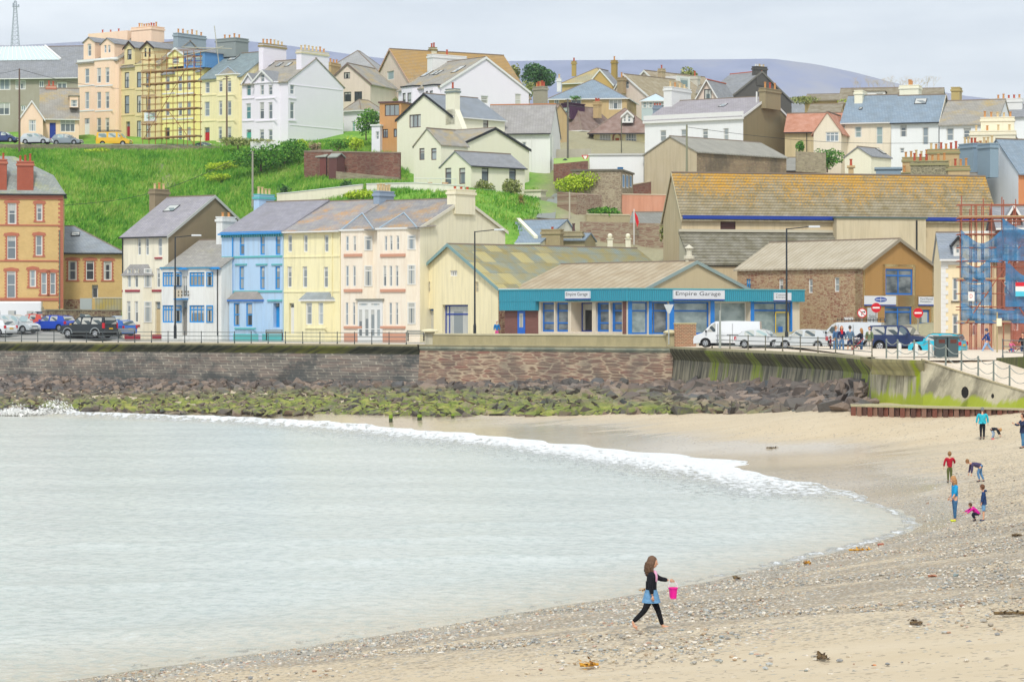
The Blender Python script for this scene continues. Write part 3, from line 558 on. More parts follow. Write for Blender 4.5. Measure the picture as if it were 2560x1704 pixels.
# water
def segd(px_, py_, pts):                                 # distance to a polyline, signed by side
    best = np.full(px_.shape, 1e9); sg = np.zeros(px_.shape)
    for (a, b) in zip(pts, pts[1:]):
        ax, ay = a; bx, by = b; dx, dy = bx-ax, by-ay; t = np.clip(((px_-ax)*dx+(py_-ay)*dy)/(dx*dx+dy*dy), 0, 1); ex = px_-(ax+t*dx); ey = py_-(ay+t*dy)
        d = np.hypot(ex, ey); c = np.sign(dx*ey-dy*ex); u = d < best; best = np.where(u, d, best); sg = np.where(u, c, sg)
    return best*sg
FO = [G(x, y, 0) for x, y in [(-600,1030),(0,1036),(200,1040),(400,1046),(600,1053),(800,1065),(1000,1081),(1200,1098),(1400,1117),(1600,1145),(1800,1174),(1950,1200),(2060,1228)]]; FO = [(p.x, p.y) for p in FO]
xs = np.arange(-88, 24, .4); ys = np.arange(42, 212, .4); X, Y = np.meshgrid(xs, ys); Z = np.zeros(X.shape)
d = segd(X, Y, FO)                                       # + = shoreward
amp = np.clip((18-X)/30, .0, 1)*np.clip((X+95)/20, 0, 1)
lat = .25*np.sin(X*.7)+.35*np.sin(X*.23+1)+.12*np.sin(X*2.1)+.22*np.sin(X*3.3+2*np.sin(X*.9))+.14*np.sin(X*6.1)
Z += amp*(.30*np.exp(-((d+lat)/.9)**2)+.10*np.exp(-((d-2+lat)/2.0)**2))
Z += .018*np.sin((Y-.28*X)*.75+1.6*np.sin(X*.06))*np.clip((Y-60)/60, .15, 1)*np.clip((185-Y)/20, 0, 1)+.022*np.sin(X*1.1+Y*.5)*np.sin(Y*1.3)
for (cx_, cy_, ln, a) in ((-2, 78, 8, .10), (-7, 84, 10, .10), (3, 92, 9, .08), (-12, 70, 9, .08), (-8, 60, 7, .05)): Z += a*np.exp(-((Y-cy_-.22*(X-cx_)+.3*np.sin(X))/.9)**2-((X-cx_)/ln)**2)
Zb = beach_f(X.ravel(), Y.ravel()).reshape(X.shape)
foam = np.clip(np.exp(-((d+lat-1.6)/(2.4+3.2*np.clip((X+35)/40, 0, 1)))**2)*.92, 0, 1)*np.clip(amp*4, 0, 1)
foam = np.maximum(foam, .72*np.exp(-((d-3.0+lat*2)/2.0)**2)*np.clip(amp*2, 0, 1)); foam = np.maximum(foam, np.where(d < 0, .50*np.exp(-((d+3.0)/4.5)**2), 0)*np.clip(amp, 0, 1)*np.clip((X+25)/20, .2, 1))
edgef = np.exp(-((Zb+.045)/.04)**2)*np.where(Y < 105, .62, .45)*np.clip((X-3)/6, .25, 1); foam = np.maximum(foam, edgef)
tan_ = np.clip(1+Zb/.55, 0, 1)
n = NT('sea_water'); g = n.pos(); fa = n.n('Attribute', 2, {'attribute_name': 'foam'}); sh = n.n('Attribute', 2, {'attribute_name': 'shallow'})
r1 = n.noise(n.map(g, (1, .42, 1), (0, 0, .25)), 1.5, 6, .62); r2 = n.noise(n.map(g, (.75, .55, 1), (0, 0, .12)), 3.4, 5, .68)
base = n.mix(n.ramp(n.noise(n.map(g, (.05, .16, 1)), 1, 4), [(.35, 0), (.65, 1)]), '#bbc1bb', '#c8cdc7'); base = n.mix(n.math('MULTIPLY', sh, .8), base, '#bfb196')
base = n.mix(n.ramp(r1, [(.5, 0), (.75, .35)]), base, '#a2aea7'); base = n.mix(n.ramp(r2, [(.40, .5), (.52, 0)]), base, '#9eaba4'); base = n.mix(n.ramp(r2, [(.56, 0), (.7, .5)]), base, '#ccd4d0')  # ripple lights and darks painted into the colour from the bump noise
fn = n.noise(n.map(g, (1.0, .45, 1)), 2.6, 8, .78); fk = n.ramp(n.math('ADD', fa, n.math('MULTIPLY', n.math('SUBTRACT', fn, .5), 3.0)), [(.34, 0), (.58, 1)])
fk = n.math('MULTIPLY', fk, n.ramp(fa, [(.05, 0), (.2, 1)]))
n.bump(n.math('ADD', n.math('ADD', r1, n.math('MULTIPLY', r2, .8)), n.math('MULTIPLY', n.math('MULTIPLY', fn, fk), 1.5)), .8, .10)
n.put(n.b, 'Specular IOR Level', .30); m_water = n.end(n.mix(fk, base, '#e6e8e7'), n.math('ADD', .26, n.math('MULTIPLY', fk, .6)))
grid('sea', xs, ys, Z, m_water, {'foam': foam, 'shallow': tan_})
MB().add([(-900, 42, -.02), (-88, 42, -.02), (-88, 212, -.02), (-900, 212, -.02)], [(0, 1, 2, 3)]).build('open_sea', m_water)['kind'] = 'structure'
# town ground
TC = [(300,846,267),(1040,850,226),(100,838,262),(-300,838,280),(150,640,286),(400,600,292),(600,550,285),(900,508,262),(1100,520,255),(700,492,278),(1000,474,272),(1150,487,264),(1260,530,262),(300,500,304),(600,448,308),(850,440,300),(150,476,300),
      (0,392,324),(200,386,326),(400,386,326),(620,372,328),(720,404,314),(870,408,312),(960,470,292),(0,368,336),(300,368,339),(620,366,338),(0,330,380),(500,330,385),(900,300,370),(1000,474,300),(1300,474,300),(1390,505,280),(1240,545,258),(1440,540,283),(1560,542,282),(1650,545,280),(1690,650,252),(1900,785,238),(2350,785,232),
      (2200,815,205),(2000,838,206),(2340,845,190),(2500,845,180),(1450,640,255),(1560,600,262),(1300,838,236),(1600,840,222),(1180,852,215),(1500,446,305),(1650,425,315),(1400,362,340),(1750,405,335),(2000,390,330),(2200,450,310),(2500,470,290),(1500,300,390),(1800,300,400),(2300,290,400),(2560,300,400),(1000,300,390),(-300,330,380),(-300,500,300),(2900,400,320)]
tcp = [tuple(P(*q)) for q in TC]+[(-70, 228, 4.2), (-40, 218, 4.2), (0, 196, 4.2), (30, 150, 4.), (55, 135, 4.), (70, 180, 4.4), (-80, 255, 4.4), (0, 470, 33), (-60, 470, 34), (70, 470, 34)]
ter_f = tps(tcp)
def tz(x, y): return float(ter_f(x, y)[0])
def on_ter(px, py, Y0=200, Y1=420):
    Y = Y0
    while Y < Y1:
        p = P(px, py, Y)
        if tz(p.x, p.y) > p.z: return Vector((p.x, p.y, tz(p.x, p.y)))
        Y += .5
    return P(px, py, Y1)
xs = np.arange(-100, 130, 1.); ys = np.arange(152, 472, 1.); X, Y = np.meshgrid(xs, ys); Z = ter_f(X.ravel(), Y.ravel()).reshape(X.shape)
Z += .18*np.sin(X*.8+np.sin(Y*.3)*2)*np.sin(Y*.5)*np.clip((Z-9)/5, 0, 1)
def wy(px): return float(np.interp(px, [-600, 0, 500, 1050, 1685, 1750, 1950, 2100, 2186, 2310], [850, 854, 857, 861, 866, 869, 878, 885, 893, 900]))
WP = [G(x, wy(x), 5.) for x in (-600, -300, 0, 250, 500, 780, 1050, 1370, 1685, 1750, 1850, 1950, 2030, 2100, 2186)]
wyx = np.interp(X, [p.x for p in WP]+[26, 60], [p.y for p in WP]+[160, 162]); Z = np.where(Y < wyx+26+22*np.clip((X+4)/10, 0, 1), np.minimum(Z, 4.85), Z); Z = np.where(Y < wyx+1.5, 1.0, Z); Y = np.where(Y < wyx+1.5, np.maximum(Y, wyx+1.5), Y)
n = NT('grass_ground'); g = n.pos(); a = n.noise(g, .22, 5, .6); b = n.noise(g, 2.2, 6, .7)
c = n.ramp(n.math('ADD', n.math('MULTIPLY', a, .5), n.math('MULTIPLY', b, .5)), [(.3, '#4a7c2a'), (.5, '#6c9c34'), (.62, '#8db046'), (.75, '#b0b268')]); n.bump(b, .8, .15)
sx_ = n.math('ADD', n.xyz(g)[0], n.math('MULTIPLY', n.math('SUBTRACT', n.noise(g, .12, 4), .5), 9)); sy_ = n.n('MapRange', 0, Value=n.xyz(g)[1], From_Min=375, From_Max=395)
yard = n.math('MULTIPLY', n.ramp(n.n('MapRange', 0, Value=sx_, From_Min=1.5, From_Max=6.5), [(0, 0), (1, 1)]), n.math('SUBTRACT', 1., sy_)); c = n.mix(n.math('MULTIPLY', yard, .9), c, n.mix(b, '#8f8670', '#b5aa90')); m_grass = n.end(c, .95)
grid('hillside', X, Y, Z, m_grass)
# far land and hills
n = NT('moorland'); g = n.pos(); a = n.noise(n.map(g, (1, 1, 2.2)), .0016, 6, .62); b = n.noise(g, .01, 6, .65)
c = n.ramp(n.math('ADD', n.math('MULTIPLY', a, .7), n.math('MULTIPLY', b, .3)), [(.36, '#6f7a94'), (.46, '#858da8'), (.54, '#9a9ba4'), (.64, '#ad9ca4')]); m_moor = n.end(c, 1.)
sil = [(-600, 120), (60, 113), (210, 104), (400, 99), (512, 97), (620, 103), (713, 113), (904, 140), (958, 146), (1100, 152), (1270, 153), (1400, 151), (1600, 150), (1875, 148), (1930, 147), (2040, 161), (2132, 180), (2246, 210), (2400, 238), (2560, 258), (3200, 330)]
YH = 3600.; xs = np.linspace(P(-600, 0, YH).x, P(3200, 0, YH).x, 170); ys = np.concatenate([np.linspace(2300, 3600, 34), np.linspace(3640, 4300, 12)]); X, Y = np.meshgrid(xs, ys)
rz = np.interp(xs/YH*F+1280, [s[0] for s in sil], [HZ+(HOR-s[1])*YH/F for s in sil])
t = np.clip((Y-2300)/(YH-2300), 0, 1); Z = 25+(rz[None, :]-25)*t**1.5*np.where(Y > YH, 1-(Y-YH)/2500, 1)
Z += 16*np.sin(X*.006+1)*np.sin(Y*.004+X*.002)*t*(1-t)*4
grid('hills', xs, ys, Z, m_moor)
MB().add([(-2600, 468, 24), (2600, 468, 24), (2600, 9000, 24), (-2600, 9000, 24)], [(0, 1, 2, 3)]).build('far_land', m_grass)['kind'] = 'structure'
# ---------------------------------------------------------------- promenade, road
n = NT('asphalt'); g = n.pos(); f = n.noise(g, 1.1, 6, .65); m_road = n.end(n.mix(f, '#8b8a85', '#a5a39c'), .9); cpk = MB(); rows = [(241, 5.02), (243, 5.38), (250, 5.86), (257, 6.03), (270, 6.1)]
for (Ya, za), (Yb, zb_) in zip(rows, rows[1:]):
    for xa, xb, ka, kb_ in ((-400, 296, 1, 1), (296, 316, 1, 0)):
        f_ = lambda x, Y_, z, k: Vector(((x-1280)/F*Y_, Y_, z if k else 5.0))
        cpk.quad(f_(xa, Ya, za, ka), f_(xb, Ya, za, kb_), f_(xb, Yb, zb_, kb_), f_(xa, Yb, zb_, ka))
cpk.build('car_park', m_road)['kind'] = 'structure'; xa_, xb_ = P(-150, 0, 335).x, P(640, 0, 335).x; MB().add([(xa_, 331.5, 29.2), (xb_, 331.5, 29.2), (xb_, 336, 29.95), (xa_, 336, 29.95), (xb_, 349, 30.05), (xa_, 349, 30.05)], [(0, 1, 2, 3), (3, 2, 4, 5)]).build('upper_road', m_road)['kind'] = 'structure'
n = NT('paving'); g = n.pos(); f = n.noise(g, 3, 5); m_pave = n.end(n.mix(f, '#cdbfa9', '#e0d2be'), .9)
n = NT('asphalt'); g = n.pos(); f = n.noise(g, 1.1, 6, .65); m_road = n.end(n.mix(f, '#8b8a85', '#a5a39c'), .9)
nrm = []
for i, p in enumerate(WP):
    a = WP[max(i-1, 0)]; b = WP[min(i+1, len(WP)-1)]; t = (b-a).normalized(); nrm.append(Vector((-t.y, t.x, 0)))
pv = MB(); rd = MB(); kb = MB()
def off(i, d, z): p = WP[i]+nrm[i]*d; return (p.x, p.y, z)
for i in range(len(WP)-1):
    pv.quad(off(i, .0, 5.), off(i+1, .0, 5.), off(i+1, 3.6, 5.04), off(i, 3.6, 5.04))
    kb.slab([off(i, 3.6, 4.9), off(i+1, 3.6, 4.9), off(i+1, 3.6, 5.045), off(i, 3.6, 5.045)], nrm[i]*.14)
    rd.quad(off(i, 3.74, 4.93), off(i+1, 3.74, 4.93), off(i+1, 70, 5.9 if i < 7 else 4.95), off(i, 70, 5.9 if i < 8 else 4.95))
pv.build('promenade', m_pave)['kind'] = 'structure'; rd.build('road', m_road)['kind'] = 'structure'; kb.build('kerb', plain('#b5b0a4'))['kind'] = 'structure'
sl = MB(); D0 = P(2186, 893, 149); 
def dtop(px): return P(px, float(np.interp(px, [2178, 2306, 2415, 2560, 2800], [896, 900.5, 935, 979, 1052])), float(np.interp(px, [2178, 2306, 2560, 2800], [146, 139, 133, 128])))
dt = [dtop(x) for x in (2190, 2250, 2306, 2360, 2415, 2490, 2560, 2680, 2800)]
bk = [P(x, y, Y_) for x, y, Y_ in ((2330, 899.5, 141), (2380, 899.5, 141), (2440, 899.5, 141), (2494, 899.5, 141), (2560, 920, 145), (2680, 957, 148), (2800, 995, 151))]; dn = Vector((0, 0, -.03))
for (a, b), (c_, d_) in zip(zip(dt[2:], dt[3:]), zip(bk, bk[1:])): sl.quad(a+dn, b+dn, d_+dn, c_+dn)
sl.build('slipway', m_pave)['kind'] = 'structure'
q = [WP[-1], Vector((dt[0].x, dt[0].y, 5.)), Vector((dt[2].x, dt[2].y, 5.))]+[Vector((b.x, b.y, 5.)) for b in bk[3:]]+[Vector((80, 165, 5.)), Vector((80, 230, 5.5)), WP[-1]+Vector((-2, 60, .4))]
MB().add([(v.x, v.y, v.z-.012) for v in q], [tuple(range(len(q)))]).build('quay', m_pave)['kind'] = 'structure'
# ---------------------------------------------------------------- sea wall
def wallseg(name, ids, prof, mat, label, cop=None, parent=None, cat='wall'):
    m = MB(); P2 = [WP[i] if isinstance(i, int) else i for i in ids]; N2 = [nrm[i] if isinstance(i, int) else nrm[-1] for i in ids]
    for i in range(len(P2)-1):
        for (o0, z0), (o1, z1) in zip(prof, prof[1:]):
            a, b = P2[i]-N2[i]*o0, P2[i+1]-N2[i+1]*o0; c, d_ = P2[i+1]-N2[i+1]*o1, P2[i]-N2[i]*o1
            m.quad((d_.x, d_.y, z1), (c.x, c.y, z1), (b.x, b.y, z0), (a.x, a.y, z0))
    for i in (0, len(P2)-1): m.add([(P2[i]-N2[i]*o).to_tuple()[:2]+(z,) for o, z in prof]+[(P2[i].x, P2[i].y+.5, prof[-1][1]), (P2[i].x, P2[i].y+.5, prof[0][1])], [tuple(range(len(prof)+2))])
    return m.build(name, mat, parent)
m_masA = ashlar('#857f76', '#9a9084', '#c8c0ae', '#42494a'); m_masB = rubble('#9c6f60', '#86705f', '#b08a76', '#cbb99c', .34, .22, '#565a58', .45, jit=.14)
m_copA = concrete('#6d6d55', '#2a322e', '#7c8040', .8); m_lip = concrete('#b3a988', '#7c7b62', None, .3); m_conC = concrete('#a39b84', '#43443c', '#8c9a34', .8); m_copC = concrete('#7f7a5a', '#2c2e26', '#84923a', .8)
cop = [(.42, 4.84), (.40, 4.72), (.30, 4.56), (.14, 4.36), (.04, 4.16)]
def sea_wall(ids, wall_m, cop_m, label, prof_c, lipo=.45):
    e = empty('sea_wall', WP[ids[len(ids)//2]] if isinstance(ids[len(ids)//2], int) else WP[0], 0, label, 'sea wall'); off_ = Vector(e.location)
    a = wallseg('masonry', ids, [(.04, prof_c[-1][1]), (.45, .3)], wall_m, None); b = wallseg('overhang', ids, prof_c, cop_m, None); c = wallseg('coping', ids, [(-.25, 5.01), (lipo, 5.01), (lipo+.01, 4.97), (prof_c[0][0]+.01, prof_c[0][1])], m_lip, None)
    for o in (a, b, c): o.parent = e; o.matrix_parent_inverse = Matrix.Translation(-off_)
    return e
sea_wall([0, 1, 2, 3, 4, 5, 6], m_masA, m_copA, 'dark coursed stone sea wall with curved overhanging lip under the left railing', cop)
sea_wall([6, 7, 8], m_masB, concrete('#a3a38c', '#566461', None, .6), 'reddish rubble sea wall below the low parapet', [(.12, 4.84), (.16, 4.7), (.06, 4.5)], .16)
sea_wall([8, 9, 10, 11, 12, 13, 14], m_conC, m_copC, 'stained concrete sea wall streaked with green weed below the parked cars', [(.46, 4.84), (.44, 4.7), (.34, 4.5), (.16, 4.25), (.05, 4.0), (.05, 3.95)])
# parapet on the red wall
def wallline(name, pts, z0f, z1f, th, mat, capm=None, ch=.1, label=None, cat='wall', cw=.06, group=None):
    e = empty(name, pts[0], 0, label, cat, group); o = Vector(pts[0]); m = MB(); c = MB()
    for a, b in zip(pts, pts[1:]):
        a = Vector(a); b = Vector(b); t = (b-a); t.z = 0; t.normalize(); nn = Vector((-t.y, t.x, 0)); A0 = a-o; B0 = b-o
        m.add([(A0.x, A0.y, A0.z+z0f), (B0.x, B0.y, B0.z+z0f), (B0.x+nn.x*th, B0.y+nn.y*th, B0.z+z0f), (A0.x+nn.x*th, A0.y+nn.y*th, A0.z+z0f), (A0.x, A0.y, A0.z+z1f), (B0.x, B0.y, B0.z+z1f), (B0.x+nn.x*th, B0.y+nn.y*th, B0.z+z1f), (A0.x+nn.x*th, A0.y+nn.y*th, A0.z+z1f)], [(0, 3, 2, 1), (4, 5, 6, 7), (0, 1, 5, 4), (1, 2, 6, 5), (2, 3, 7, 6), (3, 0, 4, 7)])
        if capm: k = nn*cw; c.slab([A0-k+Vector((0, 0, z1f+.003)), B0-k+Vector((0, 0, z1f+.003)), B0+nn*th+k+Vector((0, 0, z1f+.003)), A0+nn*th+k+Vector((0, 0, z1f+.003))], (0, 0, ch))
    m.build('masonry', mat, e)
    if capm: c.build('coping', capm, e)
    return e
def offw(px, d, z=5.): p = G(px, wy(px), 5.); n_ = nrm[7]; p = p+n_*d; return Vector((p.x, p.y, z))
wallline('parapet', [offw(1068, .15), offw(1250, .15), offw(1450, .15), offw(1672, .15)], 0., .82, .35, concrete('#b9ad86', '#8c8567', None, .35), concrete('#d8cfae', '#a79f80', None, .3), .13, 'low rendered parapet with pale coping on the red sea wall')
pe = empty('gate_pier', offw(1073, -.02), 0, 'short rendered pier with a domed pale cap at the left end of the parapet', 'pier')
MB().box(-.35, .45, 0, .7, 0, 1.05).build('shaft', concrete('#c9c3ac', '#85857a', None, .5), pe); MB().lathe([(.75, 0), (.78, .1), (.6, .2), (.2, .27)], (.05, .35, 1.053), 12).build('cap', plain('#e3d9b4'), pe)
pe = empty('gate_pier', offw(1678, -.02), 0, 'small rendered pier with rough rounded cap beside the square stone pier', 'pier')
MB().box(-.35, .3, 0, .6, 0, 1.0).build('shaft', concrete('#b9ad86', '#85806a', None, .5), pe); MB().lathe([(.55, 0), (.6, .12), (.42, .26), (.15, .33)], (-.02, .3, 1.003), 9).build('cap', plain('#cfc49e'), pe)
pe = empty('stone_pier', offw(1687, -.03), 0, 'square red stone pier at the right end of the parapet', 'pier')
MB().box(0, 1.7, 0, .9, -.1, 1.78).build('shaft', brick('#a06e55', '#7f6450', '#c3b08c', .3, .12), pe); MB().box(-.04, 1.74, -.04, .94, 1.784, 1.86).build('cap', plain('#cbbf8c'), pe)
# slipway wall with bullnose return
e = empty('slipway_wall', dt[0], 0, 'weed stained concrete wall sloping down beside the slipway', 'wall'); o = Vector(dt[0]); m_conD = concrete('#d3caae', '#5e594c', '#9aab1c', .75, .6, -2.3)
def dz(v): return v-o
m = MB(); fr = [P(2193, 896, 144.5)]+dt[1:]
for a, b in zip(fr, fr[1:]):
    A0, B0 = dz(a), dz(b); m.quad((A0.x, A0.y-.35, 1.6-o.z), (B0.x, B0.y-.35, 1.6-o.z), (B0.x, B0.y, B0.z), (A0.x, A0.y, A0.z))
a = dz(fr[0]); m.quad((a.x, a.y-.35, 1.6-o.z), (a.x, a.y, a.z), (a.x+.6, a.y+9, a.z), (a.x+.6, a.y+9, 1.6-o.z)); m.build('masonry', m_conD, e)
m = MB(); tp = [dz(P(x, y, Y_)) for x, y, Y_ in ((2178, 897, 144), (2250, 899, 141.5), (2308, 901, 139))]
for (o0, h0), (o1, h1) in zip([(.5, 0), (.5, -.15), (.36, -.35), (.1, -.62), (.01, -.85)], [(.5, -.15), (.36, -.35), (.1, -.62), (.01, -.85), (.01, -.86)]):
    for a, b in zip(tp, tp[1:]): m.quad((a.x, a.y-o0, a.z+h0), (b.x, b.y-o0, b.z+h0), (b.x, b.y-o1, b.z+h1), (a.x, a.y-o1, a.z+h1))
    a = tp[0]; b = a+Vector((.4, 8, 0)); m.quad((a.x-o0+.5, a.y-o0, a.z+h0), (b.x-o0+.5, b.y, b.z+h0), (b.x-o1+.5, b.y, b.z+h1), (a.x-o1+.5, a.y-o1, a.z+h1))
m.add([(p.x, p.y-.5, p.z+.003) for p in tp]+[(p.x, p.y+1, p.z+.003) for p in tp[::-1]], [(0, 1, 2, 3, 4, 5)]); m.build('overhang', concrete('#a59c70', '#4a4838', '#8e9a10', .5), e)
m = MB()
for a, b in zip(dt[2:], dt[3:]): A0, B0 = dz(a), dz(b); m.slab([(A0.x, A0.y-.1, A0.z+.003), (B0.x, B0.y-.1, B0.z+.003), (B0.x, B0.y+.5, B0.z+.003), (A0.x, A0.y+.5, A0.z+.003)], (0, 0, .08))
m.build('coping', concrete('#c4b896', '#8a8266', None, .4), e)
m = MB()                                                 # drain holes
for px, py, rr in ((2410, 980, .20), (2479, 989, .08)): p = dz(P(px, py, float(np.interp(px, [2190, 2560], [142, 132])))); m.lathe([(rr, -.0), (rr, .01)], (0, 0, 0), 10); b = len(m.v)-20; m.v[b:] = [(p.x+v[0], p.y-.30+v[2], p.z+v[1]*1.6) for v in m.v[b:]]
m.build('drain_hole', plain('#151412'), e)
e = empty('quay_wall', bk[3], 0, 'dark weed covered quay wall behind the slipway at the right edge', 'wall'); m = MB()
for a, b in zip(bk[3:], bk[4:]): m.slab([(a.x-bk[3].x, a.y-bk[3].y, 5.1-bk[3].z), (b.x-bk[3].x, b.y-bk[3].y, 5.1-bk[3].z), (b.x-bk[3].x, b.y-bk[3].y, b.z-.5-bk[3].z), (a.x-bk[3].x, a.y-bk[3].y, a.z-.5-bk[3].z)], (0, .4, 0))
m.build('masonry', concrete('#6b6d45', '#2f3326', '#5f6f1e', .7), e)
# footing of the slipway wall: concrete ledge on sheet piles
e = empty('sheet_piling', P(2127, 1024, 140), 0, 'rusty brown sheet piling with a pale ledge at the foot of the slipway wall', 'piling'); o = Vector(e.location); n_p = 38
pts = [P(2127+(2640-2127)*i/n_p, 1016+(1027-1016)*i/n_p, 141-10*i/n_p) for i in range(n_p+1)]; m = MB()
m.slab([pts[0]-o, pts[-1]-o, pts[-1]-o+Vector((.3, 2.4, 0)), pts[0]-o+Vector((.3, 2.6, 0))], (0, 0, .1)); m.build('ledge', concrete('#c3b798', '#8e906a', '#98a030', .4), e)
rp = [plain(c, .85) for c in ('#7c4b3c', '#8d6a58', '#5f4238')]
for i in range(n_p):
    a, b = pts[i]-o, pts[i+1]-o; k = .12 if i % 2 else 0; MB().slab([(a.x+.02, a.y-k, a.z), (b.x-.02, b.y-k, b.z), (b.x-.02, b.y-k+.15, b.z), (a.x+.02, a.y-k+.15, a.z)], (0, 0, -1.)).build('pile', rp[i % 3], e)
# ---------------------------------------------------------------- rocks
def hull(pts, mb, mat=None):
    import bmesh
    bm = bmesh.new()
    for p in pts: bm.verts.new(p)
    r = bmesh.ops.convex_hull(bm, input=bm.verts); bmesh.ops.delete(bm, geom=list({g for g in r['geom_interior']+r['geom_unused'] if isinstance(g, bmesh.types.BMVert)}), context='VERTS')
    bm.verts.index_update(); mb.add([v.co.copy() for v in bm.verts], [tuple(v.index for v in f.verts) for f in bm.faces], mat); bm.free()
def rockshape(rng):
    pts = []
    for _ in range(rng.randint(11, 16)):
        v = Vector((rng.gauss(0, 1), rng.gauss(0, 1), rng.gauss(0, 1))).normalized(); v = Vector([max(-.72, min(.72, c)) for c in v]); pts.append(v*rng.uniform(.85, 1.1))
    return pts
rng = random.Random(3); protos = []
for _ in range(26):
    t_ = MB(); hull(rockshape(rng), t_); protos.append((np.array([tuple(v) for v in t_.v]), t_.f))
n = NT('rock'); g = n.pos(); Xg = n.xyz(g); r = n.n('NewGeometry', 8); rr = n.math('FRACT', n.math('ADD', r, n.n('ObjectInfo', 5))); N_ = n.xyz(n.n('NewGeometry', 1)); f1 = n.noise(g, 2.5, 6, .7); f2 = n.noise(g, .35, 4, .6)
c = n.ramp(rr, [(0, '#4f4d4c'), (.25, '#7d7067'), (.5, '#62625f'), (.7, '#8d7c6e'), (.88, '#a39182'), (1, '#5f666a')]); c = n.mix(n.math('MULTIPLY', f1, .5), c, '#3b3430')
lim = n.math('ADD', n.math('MULTIPLY', Xg[0], .018), 1.62)         # tide line of the weed rises to the right
low = n.n('MapRange', 0, Value=n.math('SUBTRACT', lim, Xg[2]), From_Min=-.25, From_Max=.30)
al = n.math('MULTIPLY', n.ramp(n.math('ADD', n.math('MULTIPLY', f1, .45), n.math('ADD', n.math('MULTIPLY', f2, .5), n.math('MULTIPLY', N_[2], .16))), [(.49, 0), (.62, 1)]), low)
right = n.n('MapRange', 0, Value=Xg[0], From_Min=9, From_Max=17, To_Min=1, To_Max=.12); al = n.math('MULTIPLY', al, right)
c = n.mix(n.math('MULTIPLY', al, .92), c, n.ramp(n.noise(g, 1.1, 4), [(.35, '#5c6e2a'), (.55, '#879040'), (.72, '#aaa35a')])); n.bump(f1, .7, .12); m_rock = n.end(c, .88)
rocks = []
def rock_top(px): return float(np.interp(px, [-400, 0, 500, 1100, 1400, 1700, 2000, 2170], [936, 941, 953, 962, 962, 964, 972, 972]))
def rock_bot(px): return float(np.interp(px, [-400, 0, 600, 1100, 1700, 1900, 2170], [1010, 1018, 1031, 1040, 1035, 1031, 1022]))
rng = random.Random(11)
def wallY(px): return Yz(wy(px), 5.)-.6
tries = 0
while len(rocks) < 7200 and tries < 60000:
    tries += 1
    px = rng.uniform(-350, 2172) ; t = rng.random()
    py = rock_top(px)+(rock_bot(px)-rock_top(px))*t; zb = float(np.interp(px, [-400, 0, 500, 900, 1300, 1700, 2170], [.6, .6, .45, .5, .85, 1.2, 1.9])); Yb = Yz(rock_bot(px), zb); Yt = wallY(px); Yy = Yt+(Yb-Yt)*t; p = P(px, py, Yy)
    if bz(p.x, p.y) > p.z-.12: p = on_beach(px, py)
    big = float(np.interp(px, [0, 900, 1500, 2170], [.85, .98, 1.35, 1.6])); sz = big*rng.choice([.42, .5, .6, .75, .95])*(1.15 if t < .35 else 1.05)*rng.uniform(.85, 1.15)
    rocks.append((p, sz*.62, px, t))
rocks.sort(key=lambda q: -q[1]/q[0].y); V = []; Fc = []; base = 0; ni = 0; nd = 0
for i, (p, sz, px, t) in enumerate(rocks):
    pv_, pf = protos[rng.randrange(len(protos))]; flat = rng.uniform(.38, .7) if t > .35 else rng.uniform(.55, .95)
    R = (Matrix.Rotation(rng.uniform(0, 6.28), 3, 'Z')@Matrix.Rotation(rng.uniform(-.45, .45), 3, 'X')@Matrix.Rotation(rng.uniform(-.45, .45), 3, 'Y')@Matrix.Diagonal((rng.uniform(.9, 1.45), rng.uniform(.8, 1.1), flat)))
    w_ = pv_@np.array(R).T*sz; onv = 0 < px < 2175
    if onv and ni < 290:
        ni += 1; o = MB(); o.v = [tuple(v) for v in w_]; o.f = pf; o.m = [0]*len(pf); ob = o.build('boulder', m_rock); ob.location = p
        LM = ((305, 'car park'), (405, 'cream house with burgundy sills'), (555, 'white house with blue bays'), (707, 'blue house'), (851, 'pale yellow house'), (1010, 'pinkish cream house'), (1246, 'yellow workshop'), (1420, 'small showroom sign'), (1568, 'showroom middle'), (1700, 'stone pier'), (1850, 'white van'), (1960, 'first silver car'), (2070, 'second silver car'), (9999, 'group of people'))
        wh = next(l for x, l in LM if px < x); row = 'topmost row' if t < .3 else 'middle rows' if t < .62 else 'lowest rows'; wd = 'bare brown' if (px > 1500 or t < .4) else 'weedy'
        lb_, gp = '%s boulder in the %s of rocks below the %s' % (wd, row, wh), 'boulders of the rock armour'
        tag(ob, lb_, 'boulder', gp)
    else:
        V.append(w_+np.array(p)); Fc += [tuple(base+k for k in f) for f in pf]; base += len(w_)
me = bpy.data.meshes.new('rock_armour'); me.from_pydata([tuple(v) for v in np.concatenate(V)], [], Fc); me.materials.append(m_rock); ob = bpy.data.objects.new('rock_armour', me); COL.objects.link(ob)
tag(ob, 'smaller brown and weed covered stones packed along the foot of the sea wall', 'rocks', kind='stuff')
